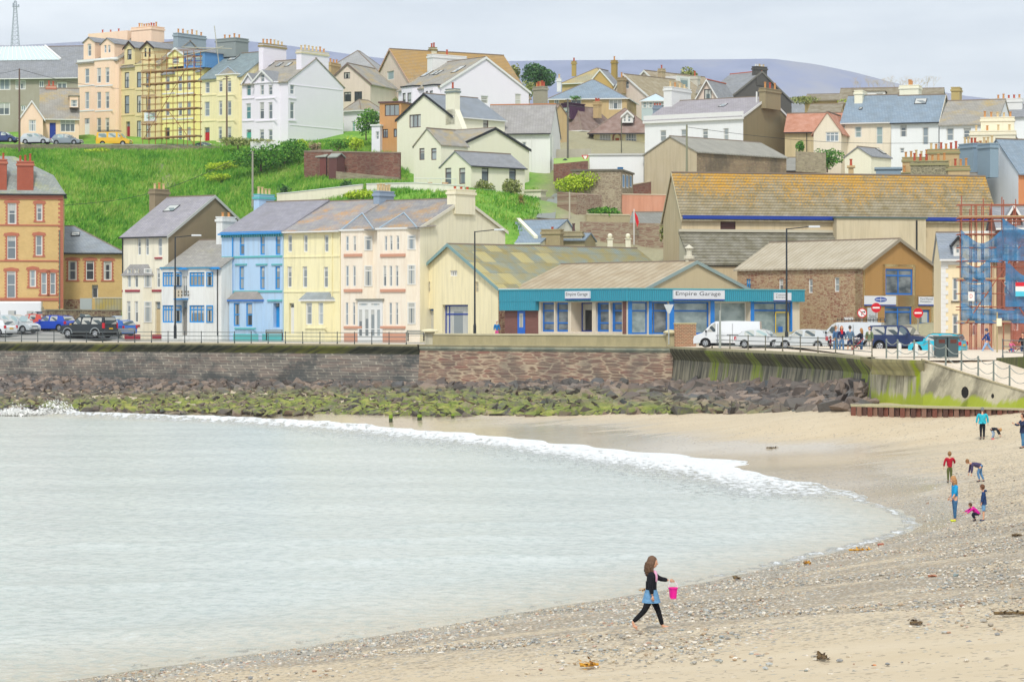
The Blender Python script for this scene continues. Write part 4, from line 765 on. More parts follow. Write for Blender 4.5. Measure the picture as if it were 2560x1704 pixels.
# ---------------------------------------------------------------- shingle: real stones over the textured sand
ico = [(0, 0, 1)]+[(math.cos(a)*.894, math.sin(a)*.894, .447) for a in [k*1.2566 for k in range(5)]]+[(math.cos(a)*.894, math.sin(a)*.894, -.447) for a in [k*1.2566+.628 for k in range(5)]]+[(0, 0, -1)]
icf = [(0, 1+i, 1+(i+1) % 5) for i in range(5)]+[(1+i, 6+i, 1+(i+1) % 5) for i in range(5)]+[(1+(i+1) % 5, 6+i, 6+(i+1) % 5) for i in range(5)]+[(11, 6+(i+1) % 5, 6+i) for i in range(5)]
ico = np.array(ico); icf = np.array(icf); RS = np.random.RandomState(5)
def scatter(N, Y0, Y1, smin, smax, dens, name, pw=2.2):
    Yv = RS.uniform(Y0, Y1, N); Xv = RS.uniform(-.235, .235, N)*Yv; k = np.array([dens(x, y) for x, y in zip(Xv, Yv)]) > RS.rand(N); Xv, Yv = Xv[k], Yv[k]; Zv = beach_f(Xv, Yv); k = Zv > .03; Xv, Yv, Zv = Xv[k], Yv[k], Zv[k]; M_ = len(Xv)
    s = smin+(smax-smin)*RS.rand(M_)**pw; sc3 = np.stack([s*RS.uniform(.8, 1.5, M_), s*RS.uniform(.7, 1.1, M_), s*RS.uniform(.35, .7, M_)], 1); th = RS.uniform(0, 6.28, M_); jit = 1+RS.uniform(-.22, .22, (M_, 12, 1))
    v = ico[None]*jit*sc3[:, None, :]; c, sn = np.cos(th)[:, None], np.sin(th)[:, None]; x = v[..., 0]*c-v[..., 1]*sn; y = v[..., 0]*sn+v[..., 1]*c
    vv = np.stack([x+Xv[:, None], y+Yv[:, None], v[..., 2]+Zv[:, None]+s[:, None]*.15], -1).reshape(-1, 3); ff = (icf[None]+(np.arange(M_)*12)[:, None, None]).reshape(-1, 3); return vv, ff
n = NT('pebble'); r = n.n('NewGeometry', 8); c = n.ramp(r, [(0, '#7d7f80'), (.12, '#9f9b92'), (.28, '#c4b69c'), (.42, '#8e9797'), (.55, '#b29a7c'), (.68, '#a9adab'), (.8, '#cfc4b0'), (.93, '#dad4c8'), (.965, '#b08a74'), (1, '#75695e')]); m_peb = n.end(c, .7)
def dens(x, y):
    e_ = mnoise.noise(Vector((x*.12, y*.3, 0)))*10+y; b_ = mnoise.noise(Vector((x*.1, y*.42, 5)))
    a_ = min(1, max(.05, (e_-43)/8))*min(1, max(.0, (112-e_)/35)); return a_*(1 if b_ > -.12 else .3)
v, f = scatter(95000, 36, 112, 0.016, .052, dens, 'p'); o = arrmesh('shingle', v, f, m_peb); tag(o, 'grey and buff pebbles spread over the sand by the water edge', 'pebbles', kind='stuff')
# ---------------------------------------------------------------- buildings on the promenade
def srow(px): return 27.7*math.exp((px-1050)*.727/F)
def gb(s, z=5.2): return HOR+(HZ-z)*s
def fill_text(body, parent, face, px0, px1, py0, py1, mat, d=-.09, name='lettering', fit=True):
    cu = bpy.data.curves.new(name, 'FONT'); cu.body = body; cu.size = 1; cu.extrude = .0; cu.align_x = 'LEFT'; tmp = bpy.data.objects.new(name, cu); COL.objects.link(tmp)
    dg = bpy.context.evaluated_depsgraph_get(); me = bpy.data.meshes.new_from_object(tmp.evaluated_get(dg)); bpy.data.objects.remove(tmp)
    n_ = len(me.vertices); co = np.zeros(n_*3); me.vertices.foreach_get('co', co); co = co.reshape(-1, 3); mn = co.min(0); mxx = co.max(0); a, z0, b, z1 = face.rect(px0, py0, px1, py1)
    u = a+(co[:, 0]-mn[0])/(mxx[0]-mn[0])*(b-a); z = z0+(co[:, 1]-mn[1])/(mxx[1]-mn[1])*(z1-z0)
    co2 = np.array([face.pt(x, y, d) for x, y in zip(u, z)]); me.vertices.foreach_set('co', co2.ravel()); me.update(); me.materials.append(mat); o = bpy.data.objects.new(name, me); COL.objects.link(o); o.parent = parent; return o
def board(h, face, x0, y0, x1, y1, mat, d=-.08, th=.07, name='sign_board'):
    a, z0, b, z1 = face.rect(x0, y0, x1, y1); q = Vector(face.pt(0, 0, -th))-Vector(face.pt(0, 0, 0))
    return MB().slab([face.pt(a, z0, d+th), face.pt(b, z0, d+th), face.pt(b, z1, d+th), face.pt(a, z1, d+th)], q).build(name, mat, h.e)
def merge(sub, main, pre=None):
    M_ = Matrix.Translation(main.O)@Matrix.Rotation(-main.th, 4, 'Z'); S_ = Matrix.Translation(sub.O)@Matrix.Rotation(-sub.th, 4, 'Z'); T = M_.inverted()@S_
    for c in list(sub.e.children): c.parent = main.e; c.matrix_basis = T@c.matrix_basis
    bpy.data.objects.remove(sub.e)
mW = render_wall('#e3e4e0'); mCr = render_wall('#e9e2c4'); mY = render_wall('#efe6b8'); mBl = render_wall('#aecbe6'); mPk = render_wall('#eee3d0', .4, '#c09a70')
yb = brick('#d8b575', '#cda868', '#d2b888'); rb = brick('#a54c33', '#934330', '#b0705a'); RBP = plain('#b87058', .85)
s_ = 23.8
h = House('brick_townhouse', 'tall yellow brick house with red brick window surrounds and red chimneys at the left edge', 'house', 157.6, s_, -9, -60, 165, gb(s_), 487, 487, 'F', yb, dep=10)
F1w = [(19,508,41,560),(91,510,106,552),(18,590,40,648),(89,589,106,639),(17,678,39,745),(74,675,90,717)]
h.win('L', F1w, arch=RBP, gl='m'); h.win('L', [(103,682,117,736),(125,682,139,736)], arch=RBP)
for y, hh in ((563, .15), (652, .15), (748, .32)): h.band('L', -58, 157, y, hh, .07, RBP)
h.band('L', -58, 157.4, 492, .5, .12, RBP, 'cornice')
m = MB(); z0 = h.L.pix(150, 770)[1]; z = z0; k = 0
while z < h.ze-.5: w2 = .3 if k % 2 else .5; m.box(-w2, .03, -.035, .0, z, z+.22); z += .235; k += 1
m.build('quoins', RBP, h.e); h.pipe('L', 149, 575, 790, plain('#5c7a6a')); h.done()
[bpy.data.objects.remove(c) for c in list(h.e.children) if c.name.startswith('roof')]
la, lb, ze = h.la, h.lb, h.ze; m = MB()
def ring(i, z): return [(-la+i, i, z), (-i, i, z), (-i, lb-i, z), (-la+i, lb-i, z)]
R0, R1, R2 = ring(-.3, ze+.05), ring(1.0, ze+2.1), ring(4.9, ze+4.3)
R2 = [(-la-3, 4.9, ze+4.3), (-5.2, 4.9, ze+4.3), (-5.2, lb-4.9, ze+4.3), (-la-3, lb-4.9, ze+4.3)]
for A, B in ((R0, R1), (R1, R2)):
    for i in range(4): j = (i+1) % 4; m.quad(A[i], A[j], B[j], B[i])
m.build('roof', slate('#8e9693', '#a5aaa2', .25, lich='#a5a65c'), h.e)
MB().box(-la-.3, .4, -.42, -.31, ze-.08, ze+.06).build('gutter', DARKP, h.e)
for (p0, p1, pt, pb, n) in ((-14, 17, 401, 480, 2), (43, 83.5, 406, 480, 3)): h.chim((p0+p1)/2, pt, pb, 1, .35, (p1-p0)/24., .8, rb, n, [POT2], RBP, 'x', .8, .13)
for (p0, p1, y0, y1) in ((18, 43, 440, 466), (86, 113, 443, 469)):
    f = Face(h, 'L', -.62, 0, 0, 0, []); a, z0, b, z1 = f.rect(p0, y0, p1, y1); o = MB().add([(a, .42, z0), (b, .42, z0), (b, .95, z1), (a, .95, z1), (a, .52, z0), (b, .52, z0), (b, 1.05, z1), (a, 1.05, z1)], [(0, 1, 2, 3), (0, 4, 5, 1), (1, 5, 6, 2), (3, 2, 6, 7), (0, 3, 7, 4)]).build('roof_window', plain('#5a6468'), h.e)
    MB().quad((a+.12, .425-.02, z0+.12), (b-.12, .405, z0+.12), (b-.12, .90, z1-.12), (a+.12, .90, z1-.12)).build('pane', GL['c'], o)
s_ = 23.3
h = House('brick_annexe', 'lower yellow brick wing with grey hipped roof beside the tall brick house', 'house', 309, s_, -7, 22, 320, gb(s_), 633, 565, 'H', yb, dep=11, gutter=DARKP, roof=slate('#8d96a0', '#9ea6ad'))
h.win('L', [(171,652,192,700),(215,652,235,700),(259,653,279,700)], arch=RBP, gl='k'); h.win('L', [(230,712,245,745)], style='none', gl='d', rev=.4, mull=[], tr=[]); h.sky(189, 588, .8, .7); h.pipe('L', 155.5, 632, 790)
h.band('L', 157, 200, 771, .9, .05, rubble('#9a6a58', '#86604f', '#b08a70', '#b9a98a'), 'stone_base', h2=748); h.done()
wallline('stone_wall', [P(113, 800, 252), P(205, 800, 256), P(304, 800, 258)], -1.5, .95, .4, rubble('#86695a', '#75604f', '#a08a70', '#a9a080'), plain('#9d967f'), .12, 'low brown stone wall behind the parked cars at the left')
e = empty('corrugated_fence', P(200, 775, 259), 0, 'weathered grey corrugated fence with yellow streaks below the brick wing', 'fence')
MB().box(0, 1.2, 0, .1, -.3, 1.2).build('gate_panel', plain('#aab2ae'), e); MB().box(1.5, 4.3, 0, .1, -.2, 1.2).build('fence_panel', corrugated('#a9aa98', '#b5a04c', .3, ax=0), e); MB().box(1.45, 4.3, -.05, .15, 1.2, 1.3).build('rail', plain('#d0c8b0'), e)
# cream house with burgundy sills
cx = 420.6; s_ = srow(cx); BG = plain('#9c2f3f', .6); mF3 = render_wall('#ebe4cd')
h = House('terraced_house', 'cream three storey house with burgundy sills and a bare grey brown gable', 'house', cx, s_, 36, 305.4, 645, gb(s_), 589, 492, 'A', mF3, wallR=pebbledash('#948468'), roof=slate('#9b98a0', '#aaa6aa'), verge=plain('#b9bab4'), gutter=DARKP)
b1 = h.bay('L', 307, 382, .9, 689, None, .5, roofh=1.1, roofm=slate('#92908f', '#9c9a99'))
h.win('L', [(343.5,595,352,638),(363,595,372,638),(395,595,405,640),(391,671,400,719)], gl='l', sill=None); h.cantpx = 340; h.cantwin(b1, [(671, 719), (753, 806)], 'white', 'l'); h.win(b1, [(318,672,327,719),(336,672,345,719),(317,753,326,806),(336,753,345,806)], gl='l')
h.door('L', (388, 754, 401, 838), '#c9b68f'); h.band('L', 306, 404, 726.7, .2, .1, BG); h.band(b1, 314, 350, 726.7, .2, .1, BG); h.band(b1, 314, 350, 814, .2, .1, BG); h.band(b1, 312, 351, 842, .5, .06, BG, 'plinth'); h.band('L', 362, 404, 841, .4, .06, BG, 'plinth'); h.band('L', 388, 406, 645, .14, .14, BG, 'sill')
h.pipe('L', 308, 596, 688, DARKP, .06); h.chw(375, 421, 476, 540, pebbledash('#9a8a70'), 3, ph=.8, wx=.8); h.sky(430, 524, 1.3, 1.1, GL['g']); h.done()
# back chimney behind the blue house gable
cx = 553.5; s_ = srow(cx)*1.008
h = House('bay_cottage', 'white two storey house with bright blue bay windows and a small central balcony', 'house', cx, s_, 36, 412, 640, gb(s_), 668, 600, 'A', mW, roof=slate('#9b9893', '#aeaaa0', .15, lich='#a39e74'), gutter=FW['sky'], dep=10)
for (x0, x1) in ((404, 456), (471, 535)):
    b = h.bay('L', x0, x1, .8, 672, None, .4, lip=plain('#4f8fb0'))
    h.win(b, [(x0+2, 680, x0+(30 if x0 < 450 else 40), 716), (x0+2, 763, x0+(30 if x0 < 450 else 40), 806)], 'sky', 'c', mull=[.25, .5, .75], tr=[.76], fw=.12); h.cantpx = x0+20; h.cantwin(b, [(680, 716), (763, 806)], 'sky', 'd')
h.door('L', (455, 752, 468, 838), '#8d8a84'); h.win('L', [(455, 690, 468, 742)], 'white', 'l', mull=[.5], tr=[])
a, z = h.L.pix(452, 746); b_, _ = h.L.pix(471, 746); bm = MB(); bm.box(a, b_, -1.0, -.002, z-.12, z); o = bm.build('balcony_floor', FW['sky'], h.e)
bm = MB(); bm.box(a, b_, -1.0, -.93, z+.003, z+.85, None)
k = bm.build('balcony_panel', plain('#cbbfa8'), h.e); m = MB()
for i in range(5):
    for j in range(2): m.box(a+.2+i*.42-.05, a+.2+i*.42+.12, -1.015, -1.003, z+.2+j*.32, z+.4+j*.32)
m.build('pierced_holes', plain('#6d6555'), k); m = MB()
for i in range(7): m.tube((a+.05+i*(b_-a-.1)/6, -.96, z+.85), (a+.05+i*(b_-a-.1)/6, -.96, z+1.2), .02)
m.tube((a, -.96, z+1.2), (b_, -.96, z+1.2), .025); m.build('handrail', DARKP, h.e)
h.pipe('L', 545, 672, 838); h.band('L', 414, 553, 671, .2, .32, FW['sky'], 'fascia'); h.chw(542, 587, 545, 610, mW, 2, wx=.8, ph=.6); h.done()
# blue house
TQ = plain('#5fb5b5', .6); cx = 706.5; s_ = srow(cx)
h = House('terraced_house', 'pale blue three storey house with deep blue sashes and turquoise trim', 'house', cx, s_, 36, 554, 0, gb(s_), 580, 503, 'A', mBl, roof=slate('#94929c', '#a09ea6'), dep=13.3, gutter=FW['sky'])
h.win('L', [(599,587,611,638),(650.5,587,662,637),(689,587,701,637),(598,666,610,724),(650,666,662,723),(688,666,700,723)], 'sky', 'l', fw=.11)
b = h.bay('L', 573, 657, .8, 749, None, .5, roofh=.85, roofm=slate('#a19a94', '#8f8a86'), lip=FW['blue']); h.win(b, [(584,757,599,815),(615,757,631,815.6)], 'sky', 'd', fw=.11)
h.door('L', (683, 757.5, 699, 818), '#1f8fd0', .5, .84, 'd'); h.band('L', 555, 706, 642, .16, .08, TQ); h.band('L', 555, 706, 728.5, .16, .08, TQ); h.band(b, 588, 640, 821, .14, .12, TQ, 'sill'); h.band('L', 555, 706, 845, .8, .06, TQ, 'plinth'); h.band(b, 584, 646, 845, .8, .06, TQ, 'plinth')
for (x0, x1) in ((589, 618), (641, 669), (680, 706)):
    h.band('L', x0, x1, 661, .12, .12, TQ, 'hood_mould')
h.band('L', 670, 706, 751, .14, .14, TQ, 'hood_mould')
m = MB(); f = h.L; a0, z = f.pix(556, 586); a1, _ = f.pix(705, 586)
for i in range(26): u = a0+(a1-a0)*i/25; m.box(u-.07, u+.07, -.16, -.002, z-.32, z+.1)
m.build('dentils', TQ, h.e); h.pipe('L', 583, 592, 735, FW['sky'], .06); h.band('L', 555, 706, 582, .24, .26, FW['sky'], 'fascia')
h.chw(636, 684, 489, 518, mBl, 4, cap=TQ, cols=[POT3], ph=.8); h.done()
a = None
cx = 850; s_ = srow(cx); rf6 = slate('#8f8d90', '#a29e98', .42, lich='#c08f3c')
h = House('terraced_house', 'pale yellow three storey house with white sashes beside the blue house', 'house', cx, s_, 36, 706.6, 0, gb(s_), 575.5, 502, 'A', mY, roof=slate('#99969a', '#aaa59c', .40, lich='#c99038'), dep=13.3, gutter=FW['white'])
h.win('L', [(719.6,587,730,630),(758.5,587,769,630),(810.5,587,821,630),(718,666,729,718.6),(756,666,768,719),(809,667,820,719)], gl='l')
b = h.bay('L', 752, 835, .8, 749, None, .5, roofh=.75, roofm=slate('#97a0a5', '#a4acaf'), lip=FW['white']); h.win(b, [(764,756,780,811),(795,756,808,811)], gl='l')
h.door('L', (723, 757.5, 735, 834), '#e6e6e2', .3, .86); h.band('L', 708, 849, 641.5, .12, .06, mY); h.band('L', 708, 849, 728.5, .12, .06, mY); h.band(b, 764, 818, 820, .12, .1, mY, 'sill'); h.pipe('L', 831, 580, 835, mY)
h.chw(934.5, 984, 481, 511, plain('#93a3b5'), 5, cols=[POT3], ph=.8) if False else None; h.done()
TC_ = plain('#cf9a80', .8); cx = 1049.7; s_ = srow(cx)
h = House('terraced_house', 'pinkish cream three storey house with terracotta sills and a large cream gable wall', 'house', cx, s_, 36, 850.6, 1263, gb(s_), 569.5, 499, 'A', mPk, wallR=render_wall('#ece4c6', .3), roof=rf6, gutter=FW['white'], verge=plain('#ded8c4'))
b1 = h.bay('L', 852, 934, .8, 578, None, .6, lip=FW['white']); h.cantpx = 880; h.cantwin(b1, [(590, 627), (664, 716)], 'white', 'm'); b2 = h.bay('L', 943, 1042, .8, 574, None, .6, lip=FW['white'])
h.win(b1, [(864,590,872,627.5),(883,590,890,628),(864,664,872,716),(882,664,889.5,716),(863.5,755.6,870.7,813),(881.5,755.6,888,813)], gl='m', rev=.1)
h.win(b2, [(961,590,968,627),(974,589,981.5,626),(991,589,998,625),(958,664,966,716),(973,664,980.7,716),(988.6,664,996,716),(973,756,980,812),(988.6,756,995.6,812)], gl='m', rev=.1)
h.cantpx = 985; h.cantwin(b2, [(588, 625), (662, 712), (755, 810)], 'white', 'm')
for b, x0, x1 in ((b1, 861, 906), (b2, 952, 1014)):
    for y in (638, 726): h.band(b, x0, x1, y, .26, .12, TC_, 'sill_band')
    h.band(b, x0, x1, 818, .22, .12, TC_, 'sill_band'); h.band(b, x0, x1, 844, .8, .06, TC_, 'plinth')
p_ = h.bay('L', 894, 972, .9, 751, None, .02, mat=FW['white'], lip=slate('#8e8d80', '#9c9b8c'), name='porch'); h.win(p_, [(896,756,921,766),(926,756,951,766)], gl='l', mull=[], tr=[], rev=.05); h.win(p_, [(896,772,907,842),(911,772,923,842),(926,772,938,842),(941,772,952,842)], gl='l', mull=[], tr=[.28], rev=.05)
h.gablet(853, 934, 575, 906, 541, rf6, .9); h.gablet(948, 1042, 571, 1010, 540, rf6, .9)
h.chw(934.5, 984, 481, 512, plain('#93a3b5'), 5, cols=[POT3], ph=.8); h.chim(1153, 477, 520, 1, h.lb/2, 1.0, 3.0, render_wall('#ece4c6', .3), 3, [POT2], None, 'y', .3, .14); h.done()
# yellow workshop
s_ = 28.5; TL = plain('#7fa0a0', .7); mWk = render_wall('#f0e4ba', .35)
h = House('workshop', 'yellow rendered workshop with a broad gable and lichen patched corrugated roof', 'workshop', 1246, s_, 50, 1009, 0, gb(s_), 718, 613, 'B', mWk, wallR=rubble('#8d5f50', '#7b5446', '#a57d66', '#a89878'), roof=corrugated('#83908a', '#9a8a4c', .30, '#c9b876'), dep=22.5, verge=TL, ov=.35, over=.3, gutter=FW['white'])
h.win('L', [(1125,676,1143,690)], 'white', 'c', mull=[.25, .5, .75], tr=[]); h.win('L', [(1065,704,1075,731),(1188,704,1196,731)], 'cream', 'm', mull=[.5], tr=[.5])
h.win('L', [(1034,772,1084,836)], 'blue', 'c', mull=[.55], tr=[], rev=.35, fw=.14); h.win('L', [(1106,761.5,1170,846)], 'navy', 'l', mull=[.16], tr=[.72], rev=.4, fw=.14); h.done()
# car showroom
s_ = 31.; TEAL = '#2f9aa5'; n = NT('ribbed_cladding'); o_ = n.obj(); X_ = n.xyz(o_); r_ = n.math('FRACT', n.math('MULTIPLY', n.math('ADD', X_[0], X_[1]), 4.2)); rr_ = n.ramp(r_, [(0, 0), (.35, 1), (.65, 1), (1, 0)]); n.bump(rr_, .9, .05)
m_rib = n.end(n.mix(n.math('MULTIPLY', rr_, .35), '#3a9db4', '#267a92'), .5); mGw = render_wall('#d9cdb8')
brk = brick('#7a4b44', '#6b423c', '#8a6a60')
h = House('car_showroom', 'single storey car showroom with teal ribbed fascia, blue posts and wide shop windows', 'showroom', 1568, s_, 50, 1262, 1999, gb(s_, 5.25), 727, 727, 'F', mGw, roof=plain('#8d8f8a'))
h.win('L', [(1352,756,1385,829),(1388,756,1420,829)], 'blue', 'S', mull=[], tr=[.72, .3], rev=.3, fw=.14); h.win('L', [(1428,756,1480,829)], 'navy', 'k', mull=[], tr=[], rev=1.2, fw=.1); h.win('L', [(1489,756,1522,829),(1526,756,1555,829)], 'blue', 'S', mull=[.15], tr=[.72, .3], rev=.3, fw=.14)
h.win('R', [(1580,754,1621,835)], 'blue', 's', mull=[], tr=[.72], rev=.25, fw=.12); h.win('R', [(1630,754,1672,835)], 'blue', 'S', mull=[.2], tr=[.72], rev=.25, fw=.12)
h.win('R', [(1685,754,1775,836)], 'blue', 's', mull=[], tr=[.72], rev=.25, fw=.14); h.win('R', [(1786,754,1876,838)], 'white', 's', mull=[.3], tr=[], rev=.6, fw=.1); h.win('R', [(1885,755,1976,838)], 'blue', 's', mull=[.62], tr=[.75], rev=.25, fw=.14)
f = h.R; a, z0, b, z1 = f.rect(1939, 779, 1972, 836); dd = .08; m = MB(); fr_ = .09
for (u0, u1, v0, v1) in ((a, a+fr_, z0, z1), (b-fr_, b, z0, z1), (a, b, z1-fr_, z1)): m.slab([f.pt(u0, v0, dd), f.pt(u1, v0, dd), f.pt(u1, v1, dd), f.pt(u0, v1, dd)], Vector(f.pt(0, 0, -.05))-Vector(f.pt(0, 0, 0)))
m.build('door_frame', plain('#e3c43a'), h.e)
o = board(h, f, 1947, 816, 1958, 830, plain('#2a6fc0'), .06, .02, 'notice')
for (x0, x1) in ((1570, 1579), (1622, 1629), (1673, 1684.5), (1775.8, 1785.5), (1876.5, 1884.6), (1976, 1980)): board(h, h.R, x0, 753, x1, 852, plain('#1f7fd4', .4), -.05, .2, 'post')
board(h, h.L, 1262.5, 776, 1346, 850, brk, -.02, .05, 'brick_panel'); board(h, h.L, 1557, 753, 1566, 850, brk, -.04, .15, 'brick_pillar'); o = board(h, h.L, 1295, 776.5, 1313.5, 845, plain('#2368c8', .4), -.06, .08, 'door'); a, z0, b, z1 = h.L.rect(1300, 783, 1309, 818); MB().quad(h.L.pt(a, z0, -.064), h.L.pt(b, z0, -.064), h.L.pt(b, z1, -.064), h.L.pt(a, z1, -.064)).build('pane', GL['c'], o)
lz0 = h.L.pix(1568, 752)[1]; lz1 = h.ze+.15; ll = h.L.pix(1348, 760)[0]; lz2 = h.L.pix(1305, 776)[1]
m = MB(); m.box(-h.la-.25, .42, -.42, -.02, lz0, lz1); m.box(.02, .42, -.02, h.lb+.2, lz0, lz1); m.box(-h.la-.25, ll, -.40, -.02, lz2, lz0-.003); m.build('fascia', m_rib, h.e)
m = MB(); m.box(-h.la-.28, .47, -.47, -.02, lz1+.003, lz1+.09); m.box(.0, .47, -.02, h.lb+.22, lz1+.004, lz1+.09); m.build('fascia_cap', plain('#5fb0b8'), h.e)
LF = Face(h, 'L', .42, 0, 0, 0, []); RF = Face(h, 'R', .42, 0, 0, 0, []); SG = plain('#dfe1e6', .35); BLK = plain('#1d1f24'); NV = plain('#2a50a8')
o = board(h, LF, 1416, 727.5, 1477, 746, SG, -.16, .15); fill_text('Empire Garage', o, LF, 1418.5, 1472.5, 731, 741.5, BLK, -.165); o2 = board(h, LF, 1416, 746.3, 1477, 749, NV, -.14, .13, 'sign_edge')
o = board(h, RF, 1681.5, 725.5, 1808.5, 747.5, SG, -.16, .15); fill_text('Empire Garage', o, RF, 1686, 1798, 729, 741.5, BLK, -.165); board(h, RF, 1681.5, 747.8, 1808.5, 751, NV, -.14, .13, 'sign_edge')
o = board(h, RF, 1933.5, 731.5, 1976, 750.5, SG, -.12, .1); fill_text('Customer', o, RF, 1937.5, 1966, 734.5, 739, BLK, -.125); fill_text('Entrance', o, RF, 1937.5, 1966, 741, 745, BLK, -.125); board(h, RF, 1933.5, 750.8, 1976, 753.5, NV, -.1, .09, 'sign_edge')
h.done(); hs = h
s_ = 30.1; bp = 728
h2 = House('x', 'x', 'x', 1609, s_, 50, 1277, 1876, bp, 725, 656, 'A', pebbledash('#c9b894', '#a08f70'), roof=corrugated('#a9977a', '#bcae94', .9, ax=0), verge=plain('#8fa09c'), ov=.2, z0=-.6, gab=.48)
h2.done(); merge(h2, hs)
# rental building
s_ = 29.2; mSt = rubble('#b48d72', '#8e5a48', '#c2aa88', '#c0b193', .40, .16, '#b8a27c', .55); mBr = pebbledash('#b48c55', '#7d5c34'); CRM = render_wall('#efe0a8', .15)
h = House('rental_office', 'stone building with a brown roughcast gable front, cream trim and blue framed windows', 'office', 2157, s_, 50, 1843, 2340, 848, 668, 600, 'A', mSt, wallR=mBr, roof=corrugated('#b0a48c', '#c1b7a2', .5, ax=0), ov=.25, gab=.47, over=.25, verge=plain('#948a78'))
h.win('L', [(1866,697,1877,724)], 'sky', 'm', mull=[.5]); h.win('L', [(1947,697,1958,727),(2021,697,2031.5,732.5)], 'white', 'l'); h.win('L', [(2086,693,2098,729.5)], 'white', 'l')
h.win('R', [(2214,672,2282,737)], 'blue', 'S', mull=[.48], tr=[.74], rev=.12, fw=.14); h.win('R', [(2212,766,2280,823)], 'blue', 'S', mull=[.5], tr=[.76], rev=.15, fw=.14)
h.door('R', (2298, 774, 2325, 845), '#1f6fc0', .2, .999); f = h.R
o = board(h, f, 2301, 780, 2321, 806, GL['g'], .12, .04, 'door_glass')
for (x0, y0, x1, y1) in ((2158, 738, 2340, 765), (2206, 667, 2213, 738), (2283, 667, 2289, 738), (2206, 661, 2289, 667), (2158, 765, 2166, 850), (2281, 765, 2297, 850), (2327, 765, 2340, 850), (2158, 823, 2281, 850), (2331, 667, 2340, 738)): board(h, f, x0, y0, x1, y1, CRM, -.0, .05, 'trim')
board(h, h.L, 2138, 668, 2156.5, 848, CRM, -.0, .05, 'trim'); board(h, f, 2158.5, 667, 2161.5, 738, CRM, 0, .04, 'trim')
o = board(h, f, 2159, 739.5, 2238, 761, SG, -.1, .05); a, z0, b, z1 = f.rect(2184, 742.5, 2215, 755)
m = MB(); cxm, czm = (a+b)/2, (z0+z1)/2; m.add([f.pt(cxm+(b-a)/2*math.cos(t), czm+(z1-z0)/2*math.sin(t), -.105) for t in [k*math.pi/12 for k in range(24)]], [tuple(range(24))], NV)
m.quad(f.pt(cxm-.42*(b-a), czm-.03, -.108), f.pt(cxm+.42*(b-a), czm-.03, -.108), f.pt(cxm+.42*(b-a), czm+.03, -.108), f.pt(cxm-.42*(b-a), czm+.03, -.108), SG); m.quad(f.pt(cxm-.03, z0+.03, -.108), f.pt(cxm+.03, z0+.03, -.108), f.pt(cxm+.03, czm-.035, -.108), f.pt(cxm-.03, czm-.035, -.108), SG); m.quad(f.pt(cxm-.03, czm+.035, -.108), f.pt(cxm+.03, czm+.035, -.108), f.pt(cxm+.03, z1-.03, -.108), f.pt(cxm-.03, z1-.03, -.108), SG); m.build('emblem', None, o); board(h, f, 2159, 761.3, 2238, 764, NV, -.09, .05, 'sign_edge')
o = board(h, f, 2295, 741.7, 2335, 761, SG, -.1, .05); fill_text('Ford Rental', o, f, 2299, 2330, 744.5, 749.5, BLK, -.105); fill_text('Reception', o, f, 2299, 2326, 751.5, 756.5, BLK, -.105); board(h, f, 2295, 761.3, 2335, 764, NV, -.09, .05, 'sign_edge')
o = board(h, f, 2167, 769, 2192, 822, plain('#c5c9cc'), -.1, .05); fill_text('Sales', o, f, 2171, 2188, 787, 793, BLK, -.105); fill_text('Service', o, f, 2167.5, 2190, 797, 803, BLK, -.105)
h.done()
o = None
# big hall with lichen covered tile roof
s_ = 26.5; mHall = render_wall('#c7b592', .5, '#8d8064'); mHt = tile_roof('#94865f', '#3f3a2e', .46, '#cf9a2c', .42, 12.8)
h = House('hall', 'large beige hall with a very long orange lichened tile roof and blue fascia', 'hall', 1704, s_, 78, 0, 2493, 760, 541, 434, 'B', mHall, wallR=None, roof=mHt, wid=6.5, ov=.35, over=.1, verge=plain('#b7ac8e'), z0=-5)
h.band('R', 1705, 2491, 546, .34, .42, plain('#1f3f96', .5), 'fascia'); h.win('R', [(1801,551,1839,576)], 'brown', plain('#5f3c38'), mull=[], tr=[.2, .4, .6, .8], fw=.1)
pb_ = h.bay('R', 2081, 2304, 1.2, 548, 720, .02, mat=render_wall('#cdbfa0', .5, '#948767'), lip=plain('#55665c'), name='projection'); h.pipe(pb_, 2291, 551, 640, DARKP, .09)
zt = h.R.pix(1890, 585)[1]; pl_ = h.hit(1890, 664, 0, 4.2)[2]; y0 = h.R.pix(1696, 600)[0]; y1 = h.R.pix(2083, 600)[0]; y0 = max(y0, -.5)
MB().slab([(-.003, y0, zt), (4.4, y0, pl_), (4.4, y1, pl_), (-.003, y1, zt)], (0, 0, .15)).build('lean_to_roof', tile_roof('#7b755c', '#35322a', .46), h.e); MB().box(-.0, 4.2, y0+.1, y1-.1, -5, pl_-.1).build('lean_to_wall', mHall, h.e); m = MB(); m.box(.003, .25, y0, y1, zt+.16, zt+.42); m.add([(0, y0+.09, pl_-.3), (4.2, y0+.09, pl_-.3), (0, y0+.09, zt)], [(0, 1, 2)]); m.build('flashing', plain('#c3bda8'), h.e)
h.done()
